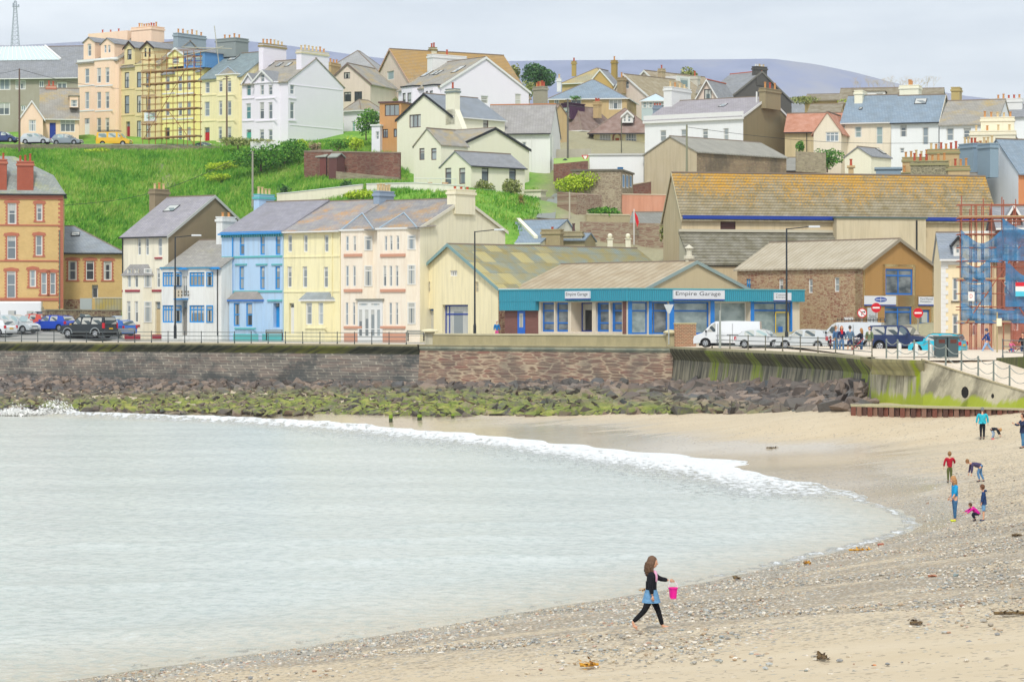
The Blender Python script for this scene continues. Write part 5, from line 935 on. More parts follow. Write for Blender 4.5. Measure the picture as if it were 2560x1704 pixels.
# cream house with white quoins and its scaffolded neighbour
s_ = 35.; mQ = render_wall('#ecdcb6', .2)
h = House('corner_house', 'cream house with white quoins and a white dormer, partly behind the blue netted scaffold', 'house', 2492, s_, 6, 2353, 0, 845, 647, 585, 'A', mQ, dep=9, roof=slate('#8e97a3', '#9ba3ac'), gutter=FW['white'])
h.win('L', [(2381,694,2395,752),(2381,784.5,2395,838)], gl='m', fw=.11, sill='#5c5648'); b = h.bay('L', 2404, 2486, .9, 584, None, .7, lip=FW['white']); h.win(b, [(2428,610,2441,655),(2450,610,2463,655),(2428,694,2441,750),(2450,694,2463,750),(2428,784,2441,838),(2450,784,2463,838)], gl='m')
h.band('L', 2353, 2404, 655, .4, .1, FW['white'], 'cornice'); m = MB(); z = 0; k = 0
while z < h.ze-.6: w2 = .32 if k % 2 else .5; m.box(-h.la-.02, -h.la+w2, -.05, -.002, z, z+.3); z += .31; k += 1
m.build('quoins', FW['white'], h.e); h.dormer(2384, 2406, 640, 592, 605, wall=FW['white'], win=[(2389,610,2400,634)], back=2.5, board=DARKP); h.done()
s_ = 35.2; mRb = brick('#8a4a3c', '#7a4034', '#9a7a6a')
h = House('brick_house', 'red brick house with white windows behind blue scaffold netting at the right edge', 'house', 2640, s_, 6, 2493, 0, 848, 570, 520, 'A', mRb, dep=9, roof=slate(), gutter=FW['white'])
h.win('L', [(x, y, x+14, y+46) for y in (610, 690, 780) for x in (2508, 2532, 2562)], gl='m', fw=.12); h.dormer(2518, 2552, 565, 512, 540, wall=mRb, win=[(2530,545,2542,560)], board=FW['white']); h.done()
# ---------------------------------------------------------------- houses on the hill
SL1 = slate('#8b8e93', '#9b9da0'); SLL = slate('#8c8a84', '#a09c90', .3, lich='#a9924c'); SLB = slate('#8496a6', '#93a3b1'); SLW = slate('#9b978f', '#aaa59a', .35, lich='#b59a55')
mPeach = render_wall('#f2d3b6', .15); mMust = render_wall('#dccb98', .2); mYel = render_wall('#f0e79a', .15); mPale = render_wall('#efe5b5', .2); mWh = render_wall('#ebe6ee', .08, '#b5bec4'); mPkb = render_wall('#dccabc', .2); mCm = render_wall('#ece8d0', .15, '#c0b795')
mGr = render_wall('#a39c8c', .25); TANB = render_wall('#c2a878', .3)
h = House('apartment_block', 'long grey apartment block with a white glazed rooftop at the top left', 'apartment block', 195, 17., 8, -60, 0, 345, 191, 117, 'A', mGr, dep=15, roof=SL1, gutter=FW['white'], ov=.5)
h.win('L', [(-4,194,26,225),(38,200.5,64,224),(97,202,109.5,219.5),(142,205.6,167,223),(-5,257,25,288),(52,263.5,64,277),(142,262,167,285)], style='case', fw=.12)
m = MB(); g = MB(); k = (h.zr-h.ze)/h.yr; yA = h.slope(60, 155).y; yB = h.yr-.1
xa, xb0, xb1 = -h.la+.5, h.slope(153, 153).x, h.slope(114, 118).x
g.slab([(xa, yA, h.ze+k*yA+.22), (xb0, yA, h.ze+k*yA+.22), (xb1, yB, h.ze+k*yB+.22), (xa, yB, h.ze+k*yB+.22)], (0, 0, .05))
for i in range(16): t = i/15; m.tube((xa+(xb0-xa)*t, yA, h.ze+k*yA+.3), (xa+(xb1-xa)*t, yB, h.ze+k*yB+.3), .07)
m.tube((xb0, yA, h.ze+k*yA+.3), (xb1, yB, h.ze+k*yB+.3), .2); o = m.build('glazing_bar', FW['white'], h.e); g.build('glazed_roof', plain('#c7d6d6', .3), h.e); h.done()
h = House('brown_roofed_house', 'weathered brown roofed house peeping between the grey apartment block and the peach house', 'house', 215, 15.5, 10, 118, 0, 320, 192, 130, 'A', TANB, dep=10, roof=slate('#a59a8a', '#b5a998', .3, lich='#c08a55'), gutter=FW['white']); h.done()
# peach bungalow
h = House('bungalow', 'small peach bungalow with blue door and lichened roof beside the telegraph pole', 'bungalow', 197, 18.3, -10, 100, 0, 352, 296, 224, 'A', mPeach, dep=10, roof=SLW, gutter=FW['white'])
h.door('L', (124, 307, 139.4, 350), '#2440a0', .2, .999); h.win('L', [(151,299,187.5,330)], style='grid', fw=.1); h.chw(117, 138.6, 217, 245, mPeach, 2, cap=RBP, cols=[POT2], ph=.8)
h.dormer(174, 196, 269, 240, flat=True, wall=mPeach, win=[(177,250,194,267.6)], back=3); hb = h; h.done()
h = House('x', 'x', 'x', 107.5, 18.6, -10, 51.5, 0, 352, 294, 253, 'B', mPeach, dep=6, roof=SLW, verge=FW['white']); h.win('L', [(72,300,90,329)], style='grid', fw=.1); h.done(); merge(h, hb)
# terrace
def arched(h, f, rects, col, gl): h.win(f, rects, col, gl)
h = House('tall_terraced_house', 'peach four storey terraced house with white bands and two gabled dormers', 'house', 297, 17.9, 36, 195, 0, 362, 150, 96, 'A', mPeach, dep=12, roof=SLL)
b = h.bay('L', 236, 291, .7, 152, None, .5, lip=FW['white']); h.win('L', [(212,171.7,223,209),(212,230,223,273)], gl='m', fw=.1); h.win(b, [(242,170,252.6,207.5),(263,169,273,208),(242,230,252.6,272),(263,230,273,272),(242,295,252.6,336),(263,295,273,336)], fw=.1)
h.door('L', (211, 296, 224, 361), '#e8e8e4', .12, .8); h.band('L', 196, 296, 150, .35, .25, FW['white'], 'cornice')
for y in (214.6, 277): h.band('L', 196, 237, y, .2, .06, FW['white']); h.band(b, 238, 282, y, .2, .06, FW['white'])
h.dormer(209, 237, 148, 94, 106, wall=mPeach, win=[(218.7,110,228,141)], back=6, rm=SL1); h.dormer(252, 286, 148, 96, 110, wall=mPeach, win=[(260,113,266,132.6),(269.5,113,276,132.6)], back=6, rm=SL1)
m = MB(); p = h.hit(228, 86, 1, h.yr); q = h.hit(326, 94, 1, h.yr); m.box(p.x, q.x, h.yr-.6, h.yr+.6, h.ze, p.z); o = m.build('parapet', mPeach, h.e); pots_on(o, 'chimney_pot', p.x+1.5, q.x-1.5, h.yr, h.yr, p.z, 3, [POT2], .13, .5)
h.chw(328, 411, 71, 104, mPeach, 8, wx=.9, cols=[POT3, POT, POT2], ph=.75); h.done()
h = House('tall_terraced_house', 'mustard four storey terraced house with red door and dark edged dormers, part scaffolded', 'house', 400, 18.1, 36, 297, 0, 366, 161, 104, 'A', mMust, dep=12, roof=SLL)
b = h.bay('L', 337, 393, .7, 163, None, .5); h.win('L', [(311.6,181,323,220.6),(311.6,239,323,284)], 'dark', 'm', fw=.08); h.win(b, [(342,180,353,219),(365,180,376,219),(342,239,353,282),(365,239,376,282),(342,302,353,347),(365,302,376,347)], 'dark', 'm', fw=.08)
h.door('L', (315, 304, 325, 352), '#a3283a', .3, .74)
for y in (161, 223, 288): h.band('L', 298, 337, y, .16, .08, mMust); h.band(b, 340, 385, y, .16, .08, mMust)
for (x0, x1, w_) in ((311, 337, [(318,123.6,329,149.4)]), (354, 385, [(361,121,366,142.6),(371.5,121,376.5,142.6)])): h.dormer(x0, x1, 158, 104, 119, wall=mMust, win=w_, fr='dark', gl='d', back=6, rm=SL1, board=plain('#3a2a22'))
h.done()
h = House('tall_terraced_house', 'bright yellow terraced house wrapped in scaffolding with a blue glazed dormer', 'house', 501, 18.3, 36, 398, 0, 370, 178, 122, 'A', mYel, dep=12, roof=SL1)
b = h.bay('L', 438, 494, .7, 178, None, .5, lip=FW['white']); h.win('L', [(413,191.5,424,228),(413,255,424,290)], fw=.1); h.win(b, [(445,191,455,228),(467,190,477,226),(445,255,455,290),(467,254,477,290),(445,318,455,352),(467,318,477,354)], fw=.1)
h.door('L', (411.6, 319, 424, 368), '#26272b', .25, .8)
for y in (234, 297): h.band('L', 399, 438, y, .2, .07, FW['white']); h.band(b, 441, 485, y, .2, .07, FW['white'])
h.dormer(421, 459, 165, 120, 135, wall=mYel, win=[(430,144,447,160)], back=5, board=FW['white'], rm=SL1); h.dormer(459, 512, 168, 133, flat=True, wall=plain('#5f93c4'), win=[(462,138,482,166),(486,138,506,166)], fr='navy', gl='g', back=4)
h.chw(438, 511, 89, 120, plain('#98a6ad'), 6, wx=.9, cols=[POT3, POT]); h.done()
h = House('tall_terraced_house', 'pale yellow three storey terraced house with red door left of the big white one', 'house', 605, 18.6, 36, 501, 0, 366, 190, 130, 'A', mPale, dep=12, roof=slate('#7f8f94', '#8fa0a3'))
b = h.bay('L', 541, 599, .7, 189, None, .5, lip=FW['white']); h.win('L', [(512.6,205,524,233),(511,254.6,524,291)]); h.win(b, [(547,202,556,230),(568,202,578,231),(546.6,252,555.5,288.6),(568,252,578,289),(546,317,554.7,355),(568,317,578,355)])
h.door('L', (511, 318.5, 524, 361), '#c4222e', .25, .7)
for y in (238, 302): h.band('L', 502, 541, y, .16, .08, mPale); h.band(b, 544, 590, y, .16, .08, mPale)
h.gablet(545, 590, 187, 570, 172, SLL, .2); h.sky(585, 147, 1.2, 1.3); h.chw(539, 621, 100, 134, plain('#8d9592'), 4, wx=.9, cols=[POT]); h.done()
h = House('end_terrace_house', 'large white end terrace house with broad blank gable and arched teal windows', 'house', 720, 18.9, 36, 605, 858.4, 362, 203, 148, 'A', mWh, roof=SLW)
b = h.bay('L', 636, 700, .7, 209, None, .5, lip=mWh); h.win('L', [(616,204,627,240),(615,258.7,627,298)], gl='t'); h.win(b, [(650,213,660,238),(671,213,681,238),(649,256,660,298),(671,256,681,298),(649,324,660,352.5),(671,324,681,355)])
h.win('R', [(726,212.5,736,236),(726,256,736,297.5)]); h.door('L', (616, 324, 628, 358), '#4fae98', .2, .8)
for y in (246, 302): h.band('L', 606, 636, y, .16, .1, mWh); h.band(b, 640, 692, y, .16, .1, mWh); h.band('R', 721, 740, y, .16, .1, mWh)
m = MB(); f = h.R
for y0, y1 in ((211, 214), (312, 314)): a, z = f.pix(724, y0); b_, _ = f.pix(856, y0); m.box(.002, .05, a, b_, z-.05, z+.03)
m.build('string_course', mWh, h.e)
h.dormer(632, 682, 205, 176, 203, wall=mWh, win=[(650,186,661,205)], back=3, board=FW['white'], rm=SL1, face_off=-.75); h.dormer(608, 636, 210, 184, 205, wall=mWh, back=2.5, board=FW['white'], rm=SL1, face_off=-.1)
for x in (676, 699, 722): h.sky(x, 164, .6, 1.)
h.chw(650, 713, 114, 170, mWh, 6, wx=.8, axis=0, val=-h.la+.5, cap=plain('#9a8a5c'), cols=[POT, POT3]); h.chw(744, 819, 131, 190, mWh, 7, wx=.9, axis=0, val=-.5, cap=plain('#d9cfae'), cols=[POT, POT3]); h.done(); he = h
h = House('x', 'x', 'x', 902, 18.2, 36, 859, 0, 355, 276, 250, 'H', mWh, dep=5, roof=SLW); h.win('L', [(879,303.5,888,332)], gl='t'); h.done(); merge(h, he)
h = House('hip_roofed_house', 'house with broad grey hipped roof behind the white end terrace', 'house', 948, 16.4, 12, 800, 0, 300, 184, 128, 'H', TANB, dep=11, roof=slate('#a0a1a2', '#aeaeac')); h.done()
h = House('cottage', 'pinkish cottage with dark window frames beside the big white gable', 'house', 926, 17.6, 22, 812, 0, 282, 209, 160, 'B', mPkb, dep=9, roof=SLW, verge=plain('#7b6a62'))
h.win('L', [(859.5,181,875,197),(860,230,878,254),(886,229,905,257)], 'dark', 'd', 'case', fw=.09); h.chw(818, 850, 160, 190, TANB, 3, axis=1, val=4, cols=[POT, POT2]); h.done()
h = House('gabled_house', 'pinkish house with steep gable and long brown tiled roof on the skyline', 'house', 1041, 17.3, 60, 914, 0, 300, 232, 124, 'B', mPkb, dep=19, roof=tile_roof('#a08c6c', '#5f5444', .4, '#b9924e', .5, 8.), verge=plain('#c2a08a'), over=.2)
h.win('L', [(967,178,985,199.5)], style='none', gl='g', mull=[], tr=[]); h.win('L', [(932,235,951,263)], style='case', fw=.12); h.chim(1082, 121, 142, 0, h.xr, .9, .9, render_wall('#dcd6bc'), 2, [POT2], plain('#8a7c4c'), 'y', .8); h.done()
h = House('white_villa', 'tall white house with bay windows, large right gable and rooflights', 'house', 1103, 19.4, 52, 996, 1322, 310, 215, 145, 'A', mWh, roof=SLW, verge=FW['white'], ov=.3)
b = h.bay('L', 1004, 1050, .8, 219, None, .6, lip=DARKP); h.win(b, [(1006,233,1014,268),(1018,232,1028,269)], 'dark', 'l', fw=.09); b = h.bay('L', 1060, 1101, .8, 216, None, .5, lip=DARKP); h.win(b, [(1064,228,1070,262),(1074,227,1082,262)], 'dark', 'l', fw=.09)
h.win('R', [(1202.6,240,1221,259),(1288,235,1303,264)], gl='c'); h.sky(1068, 187, 1.0, 1.5); h.sky(1087, 185, .7, 1.2); h.sky(1098, 184, .7, 1.2); h.sky(1147, 176, 1., 1.8)
h.chw(1069, 1166, 141, 185, FW['white'], 1, wx=1.2, axis=0, val=-h.la+.6, cols=[POT2]); h.done()
h = House('brown_house', 'orange brown flat roofed house with dark brown windows squeezed left of the cream house', 'house', 1003, 20., 18, 949, 0, 366, 257, 257, 'F', render_wall('#c8935c', .2), dep=7, roof=plain('#6b4a48'))
h.win('L', [(962,261.5,998,290)], 'brown', 'l', 'case3'); h.win('L', [(957,323,970,345),(984,322,998,343)], 'brown', 'm', 'case'); h.done()
h = House('low_white_building', 'small flat roofed white building between garden hedge and brown house', 'outbuilding', 950, 20., 18, 929, 0, 370, 315, 315, 'F', mWh, dep=4, roof=FW['white']); h.win('L', [(939,329,948,349)], gl='m'); h.done()
# big cream house with its wings
hm = h = House('cream_house', 'large cream house with several gabled wings and brown framed windows above the grassy bank', 'house', 1131, 21., 42, 992.5, 1262, 475, 291, 236, 'B', mCm, roof=slate('#8a929b', '#969da5'), verge=DARKP, ov=.2, gutter=FW['white'], z0=-4)
h.win('L', [(1023,286.5,1052,319)], 'brown', 'l', 'case3'); h.win('L', [(1047,425,1062,461),(1076,425,1085,461)], 'dark', 'm', 'top'); h.door('L', (1091, 430, 1099, 468), '#d9d4c4', .1, .99); h.win('R', [(1208,297,1221,324)], 'brown', 'c')
h.chim(1132, 225, 300, 0, -.3, 1.5, .9, mCm, 1, [POT2], plain('#7f8b88'), 'x', .9)
p = h.hit(1132, 275, 0, -.3); m = MB(); y = p.y; z = p.z; m.add([(-1.05, y-.45, z), (.45, y-.45, z), (1.9, y-.45, z-2.8), (1.9, y-.45, z-6), (-1.05, y-.45, z-6), (-1.05, y+.45, z), (.45, y+.45, z), (1.9, y+.45, z-2.8), (1.9, y+.45, z-6), (-1.05, y+.45, z-6)], [(0, 4, 3, 2, 1), (5, 6, 7, 8, 9), (0, 1, 6, 5), (1, 2, 7, 6), (2, 3, 8, 7)]); m.build('chimney_breast', mCm, h.e); h.done()
h = House('x', 'x', 'x', 1149, 21.7, 42, 1036, 1323, 475, 363, 322, 'A', mCm, roof=SLW, verge=DARKP, ov=.2, z0=-4); h.win('L', [(1119,369,1133,396.5)], 'brown', 'l', 'top'); h.done(); merge(h, hm)
h = House('x', 'x', 'x', 1102.5, 22., 42, 1034.5, 0, 475, 362, 323, 'B', mCm, roof=SLW, dep=4.5, ov=.15, z0=-4); h.win('L', [(1048,370.7,1061,400),(1077.6,370.7,1091,400)], 'brown', 'l', 'top'); h.done(); merge(h, hm)
h = House('x', 'x', 'x', 1177, 22.6, 46, 1101, 1312, 477, 414, 380, 'B', mCm, roof=SL1, ov=.2, z0=-4, gutter=DARKP); h.win('L', [(1112.7,420,1128,460),(1147.5,420,1163,460)], 'brown', 'm', 'top'); h.win('R', [(1204.5,420,1221.6,456),(1273,423,1290,451)], 'dark', 'm', 'top'); h.done(); merge(h, hm)
h = House('white_annexe', 'plain white building with pale slate roof and orange ridge behind the cream house', 'house', 1375, 20.6, 9, 1213, 1388, 520, 331, 263, 'A', render_wall('#e6e6e2', .12), roof=slate('#9d9a98', '#aaa7a2'), dep=9, gab=.5, z0=-3, gutter=DARKP); h.ridge_m = plain('#c07a4e')
h.win('L', [(1305,355,1316,366)], style='none', mull=[], tr=[]); h.pipe('L', 1329, 335, 470, FW['white']); h.pipe('R', 1380, 340, 500, FW['white']); h.done()
gs = MB(); h = House('garden_steps', 'low white walls and steps with a blue pot at the foot of the white annexe', 'steps', 1352, 22.5, 30, 1310, 1362, 530, 478, 478, 'F', render_wall('#e2ddc4', .3), dep=1.2, roof=plain('#cfc8ae'))
for i in range(6): MB().box(.3, 2.2, -1.2-i*.35, -.85-i*.35, -1.2, 1.6-i*.3).build('step', plain('#9a9684'), h.e)
h.done()
# centre right
h = House('grey_hip_bungalow', 'beige bungalow with wide blue grey hipped roof and white windows', 'bungalow', 1567, 17.2, 10, 1372, 0, 292, 246, 200, 'H', TANB, dep=11, roof=SLB); h.win('L', [(1427,244,1453,262),(1385,247,1398,262)], style='case', fw=.1); h.win('L', [(1522,248,1555,274)], style='case3', fw=.12); h.chw(1392, 1404, 198, 220, FW['white'], 1, wx=.7); h.done()
h = House('yellowed_roof_house', 'house with lichen yellow hipped roof and small diamond marked gable', 'house', 1528, 15.6, 25, 1405, 0, 260, 205, 171, 'H', TANB, dep=10, roof=slate('#a7a184', '#b2ab8c', .5, lich='#c2a452')); h.chw(1429, 1441, 155, 182, plain('#b39a58'), 1, wx=.7, cols=[POT2])
h.chim(1536, 153, 190, 1, 0.3, .8, .8, plain('#a98e4e'), 1, [POT], None, 'x', .9); hh_ = h; h.done(); h = House('x', 'x', 'x', 1531, 16., 25, 1470, 0, 262, 210, 175, 'B', plain('#c9a766'), dep=3, roof=SL1, verge=FW['white']); h.done(); merge(h, hh_)
h = House('dormer_bungalow', 'beige bungalow with brown tiled hip roof and purple framed box dormer', 'bungalow', 1452, 17.9, 38, 1384, 1545, 388, 327, 268, 'H', TANB, roof=tile_roof('#8d7466', '#5f4c44', .3), ov=.6)
h.win('L', [(1405,328,1432,360)], 'brown', 'd', 'case3'); h.door('L', (1386, 331, 1397, 376), '#6e7474', .3, .99); h.dormer(1391, 1428, 298, 260, flat=True, wall=plain('#4c2c48'), win=[(1394,268,1423,296)], fr='brown', gl='t', back=3.2, rm=plain('#4a2a46')); h.chw(1483, 1504, 256, 285, TANB, 3, wx=.9, cols=[POT2], ph=.5); h.done()
h = House('chimney_house', 'slate roofed house with one very large grey rendered chimney behind the white annexe', 'house', 1378, 18.8, 45, 1310, 1420, 380, 290, 262, 'A', TANB, roof=tile_roof('#9a8474', '#6d5a50', .3)); h.chim(1351, 219, 275, 1, 2.5, 1.8, 1.0, pebbledash('#a9a490', '#7f7b6a'), 5, [POT, POT2], None, 'x', .8, .16); h.done()
h = House('bay_bungalow', 'cream bungalow with orange arched door, white bay windows and brown hipped roof', 'bungalow', 1632, 18.3, 6, 1484, 0, 390, 334, 272, 'H', mPale, dep=10, roof=tile_roof('#96796a', '#66504a', .3), ov=.8, gutter=DARKP)
h.win('L', [(1499,335,1527,373),(1564,334,1591.5,370.7)], style='grid', mull=[.25, .5, .75], fw=.1); h.door('L', (1538, 345, 1548, 381), '#b5562c', .15, .99)
f = h.L; a, z0, b, z1 = f.rect(1536, 343, 1550, 381); m = MB(); rr0, rr1 = (b-a)/2+.02, (b-a)/2+.28; cxx = (a+b)/2
for i in range(10):
    t0, t1 = math.pi*i/10, math.pi*(i+1)/10; m.slab([f.pt(cxx+rr0*math.cos(t0), z1+rr0*math.sin(t0), 0), f.pt(cxx+rr1*math.cos(t0), z1+rr1*math.sin(t0), 0), f.pt(cxx+rr1*math.cos(t1), z1+rr1*math.sin(t1), 0), f.pt(cxx+rr0*math.cos(t1), z1+rr0*math.sin(t1), 0)], (0, -.06, 0))
m.slab([f.pt(a-.3, z0, 0), f.pt(a-.02, z0, 0), f.pt(a-.02, z1, 0), f.pt(a-.3, z1, 0)], (0, -.06, 0)); m.slab([f.pt(b+.02, z0, 0), f.pt(b+.3, z0, 0), f.pt(b+.3, z1, 0), f.pt(b+.02, z1, 0)], (0, -.06, 0)); m.build('arch_surround', brick('#9a5a48', '#8a5040'), h.e)
for (x0, x1) in ((1497, 1529), (1562, 1593)): board(h, h.L, x0, 376, x1, 392, brick('#94685a', '#7f5a4e'), 0, .3, 'brick_apron')
h.dormer(1555, 1582, 307, 277, 289, wall=FW['white'], win=[(1559,290,1565,305),(1569,290,1577,305)], back=3.5, rm=tile_roof('#a9806c', '#75584c', .3), board=FW['white']); h.chw(1632, 1655, 266, 290, plain('#8796a5'), 3, wx=.8, cols=[POT2], ph=.35); h.done()
h = House('tile_gable_house', 'cream gabled house with brown tiled roof, left of the pair below the hill', 'house', 1626, 16.6, 42, 1520, 0, 290, 245, 187, 'B', mPkb, dep=13, roof=tile_roof('#a29472', '#6c6048', .35), verge=FW['white'], over=.2, gab=.62); h.win('L', [(1564,204,1572,222)]); h.chim(1554, 196, 225, 1, -.8, 1.1, .8, pebbledash('#b39c78'), 1, [POT], None, 'x', .9); h.done()
h = House('tile_gable_house', 'cream gabled house with brown tiled roof and white dormer, right of the pair', 'house', 1662, 16.2, 42, 1562, 0, 290, 226, 178, 'B', mPkb, dep=15, roof=tile_roof('#a8997a', '#726650', .35), verge=FW['white'], over=.2)
h.chim(1654, 174, 210, 0, -1.6, .8, .8, pebbledash('#c2b08e'), 1, [POT2], None, 'x', .8); f = h.R; p = h.slope(1692, 210); m = MB(); m.box(p.x-1.5, p.x+1.3, p.y-1.7, p.y+1.7, p.z-1, p.z+1.1); o = m.build('dormer', FW['white'], h.e); m = MB(); m.quad((p.x+1.305, p.y-.8, p.z-.5), (p.x+1.305, p.y+1.2, p.z-.5), (p.x+1.305, p.y+1.2, p.z+.8), (p.x+1.305, p.y-.8, p.z+.8)); m.build('pane', GL['g'], o); h.done()
h = House('chimney_lodge', 'low house with a square white chimney and dark pot beside the red ridged house', 'house', 1765, 16., 30, 1690, 0, 290, 232, 214, 'A', TANB, dep=6, roof=SLL); h.chim(1737, 193, 222, 1, 3, 1.4, 1., render_wall('#c9c6b8', .4), 1, [POT2], None, 'x', .9); h.done()
h = House('conservatory', 'white framed glass conservatory behind the white chimney stack', 'conservatory', 1668, 17.2, 10, 1604, 0, 278, 252, 234, 'H', plain('#b9c9c8', .3), dep=4, roof=plain('#c0d2d8', .3)); h.win('L', [(x, 254, x+12, 270) for x in (1606, 1621, 1636, 1650)], gl='g', rev=-1); h.done()
h = House('slate_gable_house', 'dark slate house with orange ridges, black chimney and arched window in a white gable', 'house', 1826, 17.3, 50, 1750, 1979, 310, 243, 180, 'A', mPkb, wallR=plain('#5d5b57', .9), roof=SL1, verge=plain('#77756e')); h.ridge_m = plain('#c4613e')
h.chim(1899, 169, 205, 1, h.yr, .9, 2.2, plain('#55534e'), 5, [FW['white'], POT3], None, 'y', .4); hg = h; h.done()
h = House('x', 'x', 'x', 1795, 17.7, 25, 1742, 0, 300, 245, 201, 'B', mPkb, dep=7, roof=SL1, verge=FW['white'], ov=.3, over=.4); h.ridge_m = plain('#c4613e'); h.win('L', [(1760,223,1779,248)], 'dark', 'g', mull=[.5], tr=[]); h.done(); merge(h, hg)
# white house with brown gable
hw = h = House('white_long_house', 'long white house with lilac slate roof, parapet and weathered brown end gable', 'house', 1858, 20., 33, 1612, 1983, 440, 291, 243, 'A', render_wall('#e6e8e8', .08), wallR=pebbledash('#968868', '#5f563f'), roof=slate('#a09aa0', '#aaa5a8'), verge=FW['white'], over=.05, gab=.5)
h.win('L', [(1650,326,1665.4,354),(1702,323.7,1716.5,352),(1756,322.6,1770,352),(1808,321,1822,353)], gl='l'); h.win('R', [(1969,327,1977,364)]); h.band('L', 1610, 1860, 301, .3, .35, FW['white'], 'cornice'); h.band('L', 1610, 1859, 290, .6, .12, FW['white'], 'parapet')
h.chw(1657, 1730, 223, 262, FW['white'], 4, wx=1.2, axis=0, val=-h.la+.7, cols=[POT3, POT]); h.sky(1808, 266, .8, 1.); h.chim(1925, 225, 262, 1, h.yr, .9, 4.2, pebbledash('#a09272', '#6d6450'), 3, [POT2, POT], None, 'y', .9); MB().box(-.62, -.47, h.yr-2.3, h.yr-2.1, h.zr-1, h.hitz(1880, 222)).build('chimney_flank', FW['white'], h.e); h.pipe('R', 1982, 306, 400, FW['white']); h.done()
h = House('white_wall_building', 'plain flat topped white walled building with a small blue shutter', 'outbuilding', 1609, 21.5, 6, 1474, 0, 475, 388, 388, 'F', render_wall('#e8e9e7', .06), dep=9, roof=plain('#c9c9c4')); h.win('L', [(1543.5,418,1558,432)], 'sky', plain('#3f8fcc'), mull=[], tr=[]); h.done()
h = House('stone_outbuilding', 'low stone outbuilding with blue slatted doors below the white walled building', 'outbuilding', 1553, 22.5, 12, 1430, 1583, 474, 427, 427, 'F', rubble('#a08e78', '#8f7f6c', '#b0a28a', '#b5aa90', .4, .2), roof=plain('#6f6a5f')); h.win('R', [(1556,436,1562,470),(1565,437,1571,470),(1574,438,1580,469)], 'white', plain('#7aa0c8'), mull=[], tr=[], rev=.05); h.done()
h = House('grey_shed', 'long weathered warehouse with grey sheet roof, beige gable and patchy brick side', 'warehouse', 1742, 22., 46, 1611, 1966, 470, 380, 343, 'B', render_wall('#c4b596', .5, '#93866a'), wallR=rubble('#a89272', '#96806a', '#b5a282', '#8f8268', .4, .16, '#4d4a42', .6), roof=corrugated('#96948a', '#a5a296', .5), z0=-4, ov=.25); h.done()
h = House('lean_to_shed', 'low grey roofed lean-to with brick base right of the long warehouse', 'shed', 2062, 21., 6, 1955, 0, 455, 427, 396, 'A', brick('#9a6a58', '#8a5f50'), dep=10, roof=corrugated('#8f8e86', '#9d9b92', .5), gutter=DARKP); h.done()
# orange roofed and terrace pair to the right
h = House('orange_roof_house', 'cream gabled house with orange tiled roof behind the brown end gable', 'house', 2103, 20.5, 20, 2034, 0, 410, 330, 282, 'B', render_wall('#e8dcc4', .15), dep=7, roof=tile_roof('#c98a6a', '#9a6450', .3)); h.win('L', [(2064,330,2097,355)], style='case3', fw=.12, tr=[.7]); ho = h; h.done()
h = House('x', 'x', 'x', 2100, 19.8, 12, 1962, 0, 410, 328, 284, 'A', render_wall('#c9b88f', .4), dep=8, roof=tile_roof('#c98a6a', '#9a6450', .3), gutter=DARKP); h.pipe('L', 2017, 332, 382); h.done(); merge(h, ho)
for i, (cx, pl, yr, lb_, yb, ye) in enumerate(((2100, 2020, 262, 'dark brown tiled roof among shrubs left of the cream terrace', 330, 282), (2250, 2097, 221, 'wide brown tiled roof with white dormer behind the terrace', 300, 256), (2150, 2012, 236, 'low dark tiled roof behind yellowish shrubs on the skyline', 290, 250), (2356, 2300, 222, 'pale brown tiled roof end on the skyline right of the central chimney', 280, 250), (2040, 1978, 246, 'pale grey slate slope between the dark gable and the shrubs', 330, 285))):
    h = House('roofed_house', lb_, 'house', cx, 17.5-i*.4, 12, pl, 0, yb, ye, yr, 'A', TANB, dep=9, roof=tile_roof('#8e8266', '#5c5442', .4) if i not in (4,) else SL1)
    if i == 1: h.dormer(2134, 2212, 250, 229, flat=True, wall=FW['white'], win=[(2190, 233, 2208, 244)], back=3)
    h.done()
h = House('cream_terrace_house', 'cream half of a pair of rendered houses with grey roof', 'house', 2227, 20.4, 18, 2103, 0, 445, 304, 239, 'A', render_wall('#ece2cc', .2), dep=12, roof=SLB, gutter=FW['white'], gab=.45); h.win('L', [(2136.8,316,2154.4,344),(2191,316.6,2207,360),(2136,370,2154,385)], gl='g'); h.pipe('L', 2111, 310, 440, plain('#9a9a98')); h.chw(2132, 2172, 231, 268, mCm, 0, wx=1.); h.sky(2152, 274, .3, .4); h.done()
h = House('white_terrace_house', 'white half of a pair of rendered houses with open rooflight', 'house', 2346, 20.8, 18, 2228, 0, 445, 304, 239, 'A', render_wall('#e9eceb', .06), dep=12, roof=SLB, gutter=DARKP, gab=.45, verge=render_wall('#d9d2c0', .4)); h.win('L', [(2249.5,311,2267.7,343),(2305.8,318,2322,362.6),(2249.5,370,2261,383)], gl='m'); h.sky(2302, 256, 1.3, 1.2); h.chw(2246, 2307, 217, 268, mCm, 6, wx=1.2, axis=0, val=-h.la+.2, cols=[POT]); h.chw(2375, 2408, 222, 260, plain('#b9a56c'), 0, wx=1.); h.done()
h = House('gabled_annexe', 'small cream annexe with a gable and dark roof in front of the cream terrace house', 'outbuilding', 2178, 21.4, 38, 2112, 2228, 450, 391, 369, 'B', mCm, roof=SL1, ov=.15); h.sky(2200, 380, .7, 1.2, GL['c']); h.done()
h = House('lichened_house', 'white house with sagging lichened stone slate roof right of the terrace pair', 'house', 2492, 21.2, 20, 2349, 0, 445, 309, 251, 'A', render_wall('#e6e9ea', .06), dep=12, roof=SLW); h.win('L', [(2365.5,320,2385,352),(2408,319,2428,350)], gl='m'); h.done()
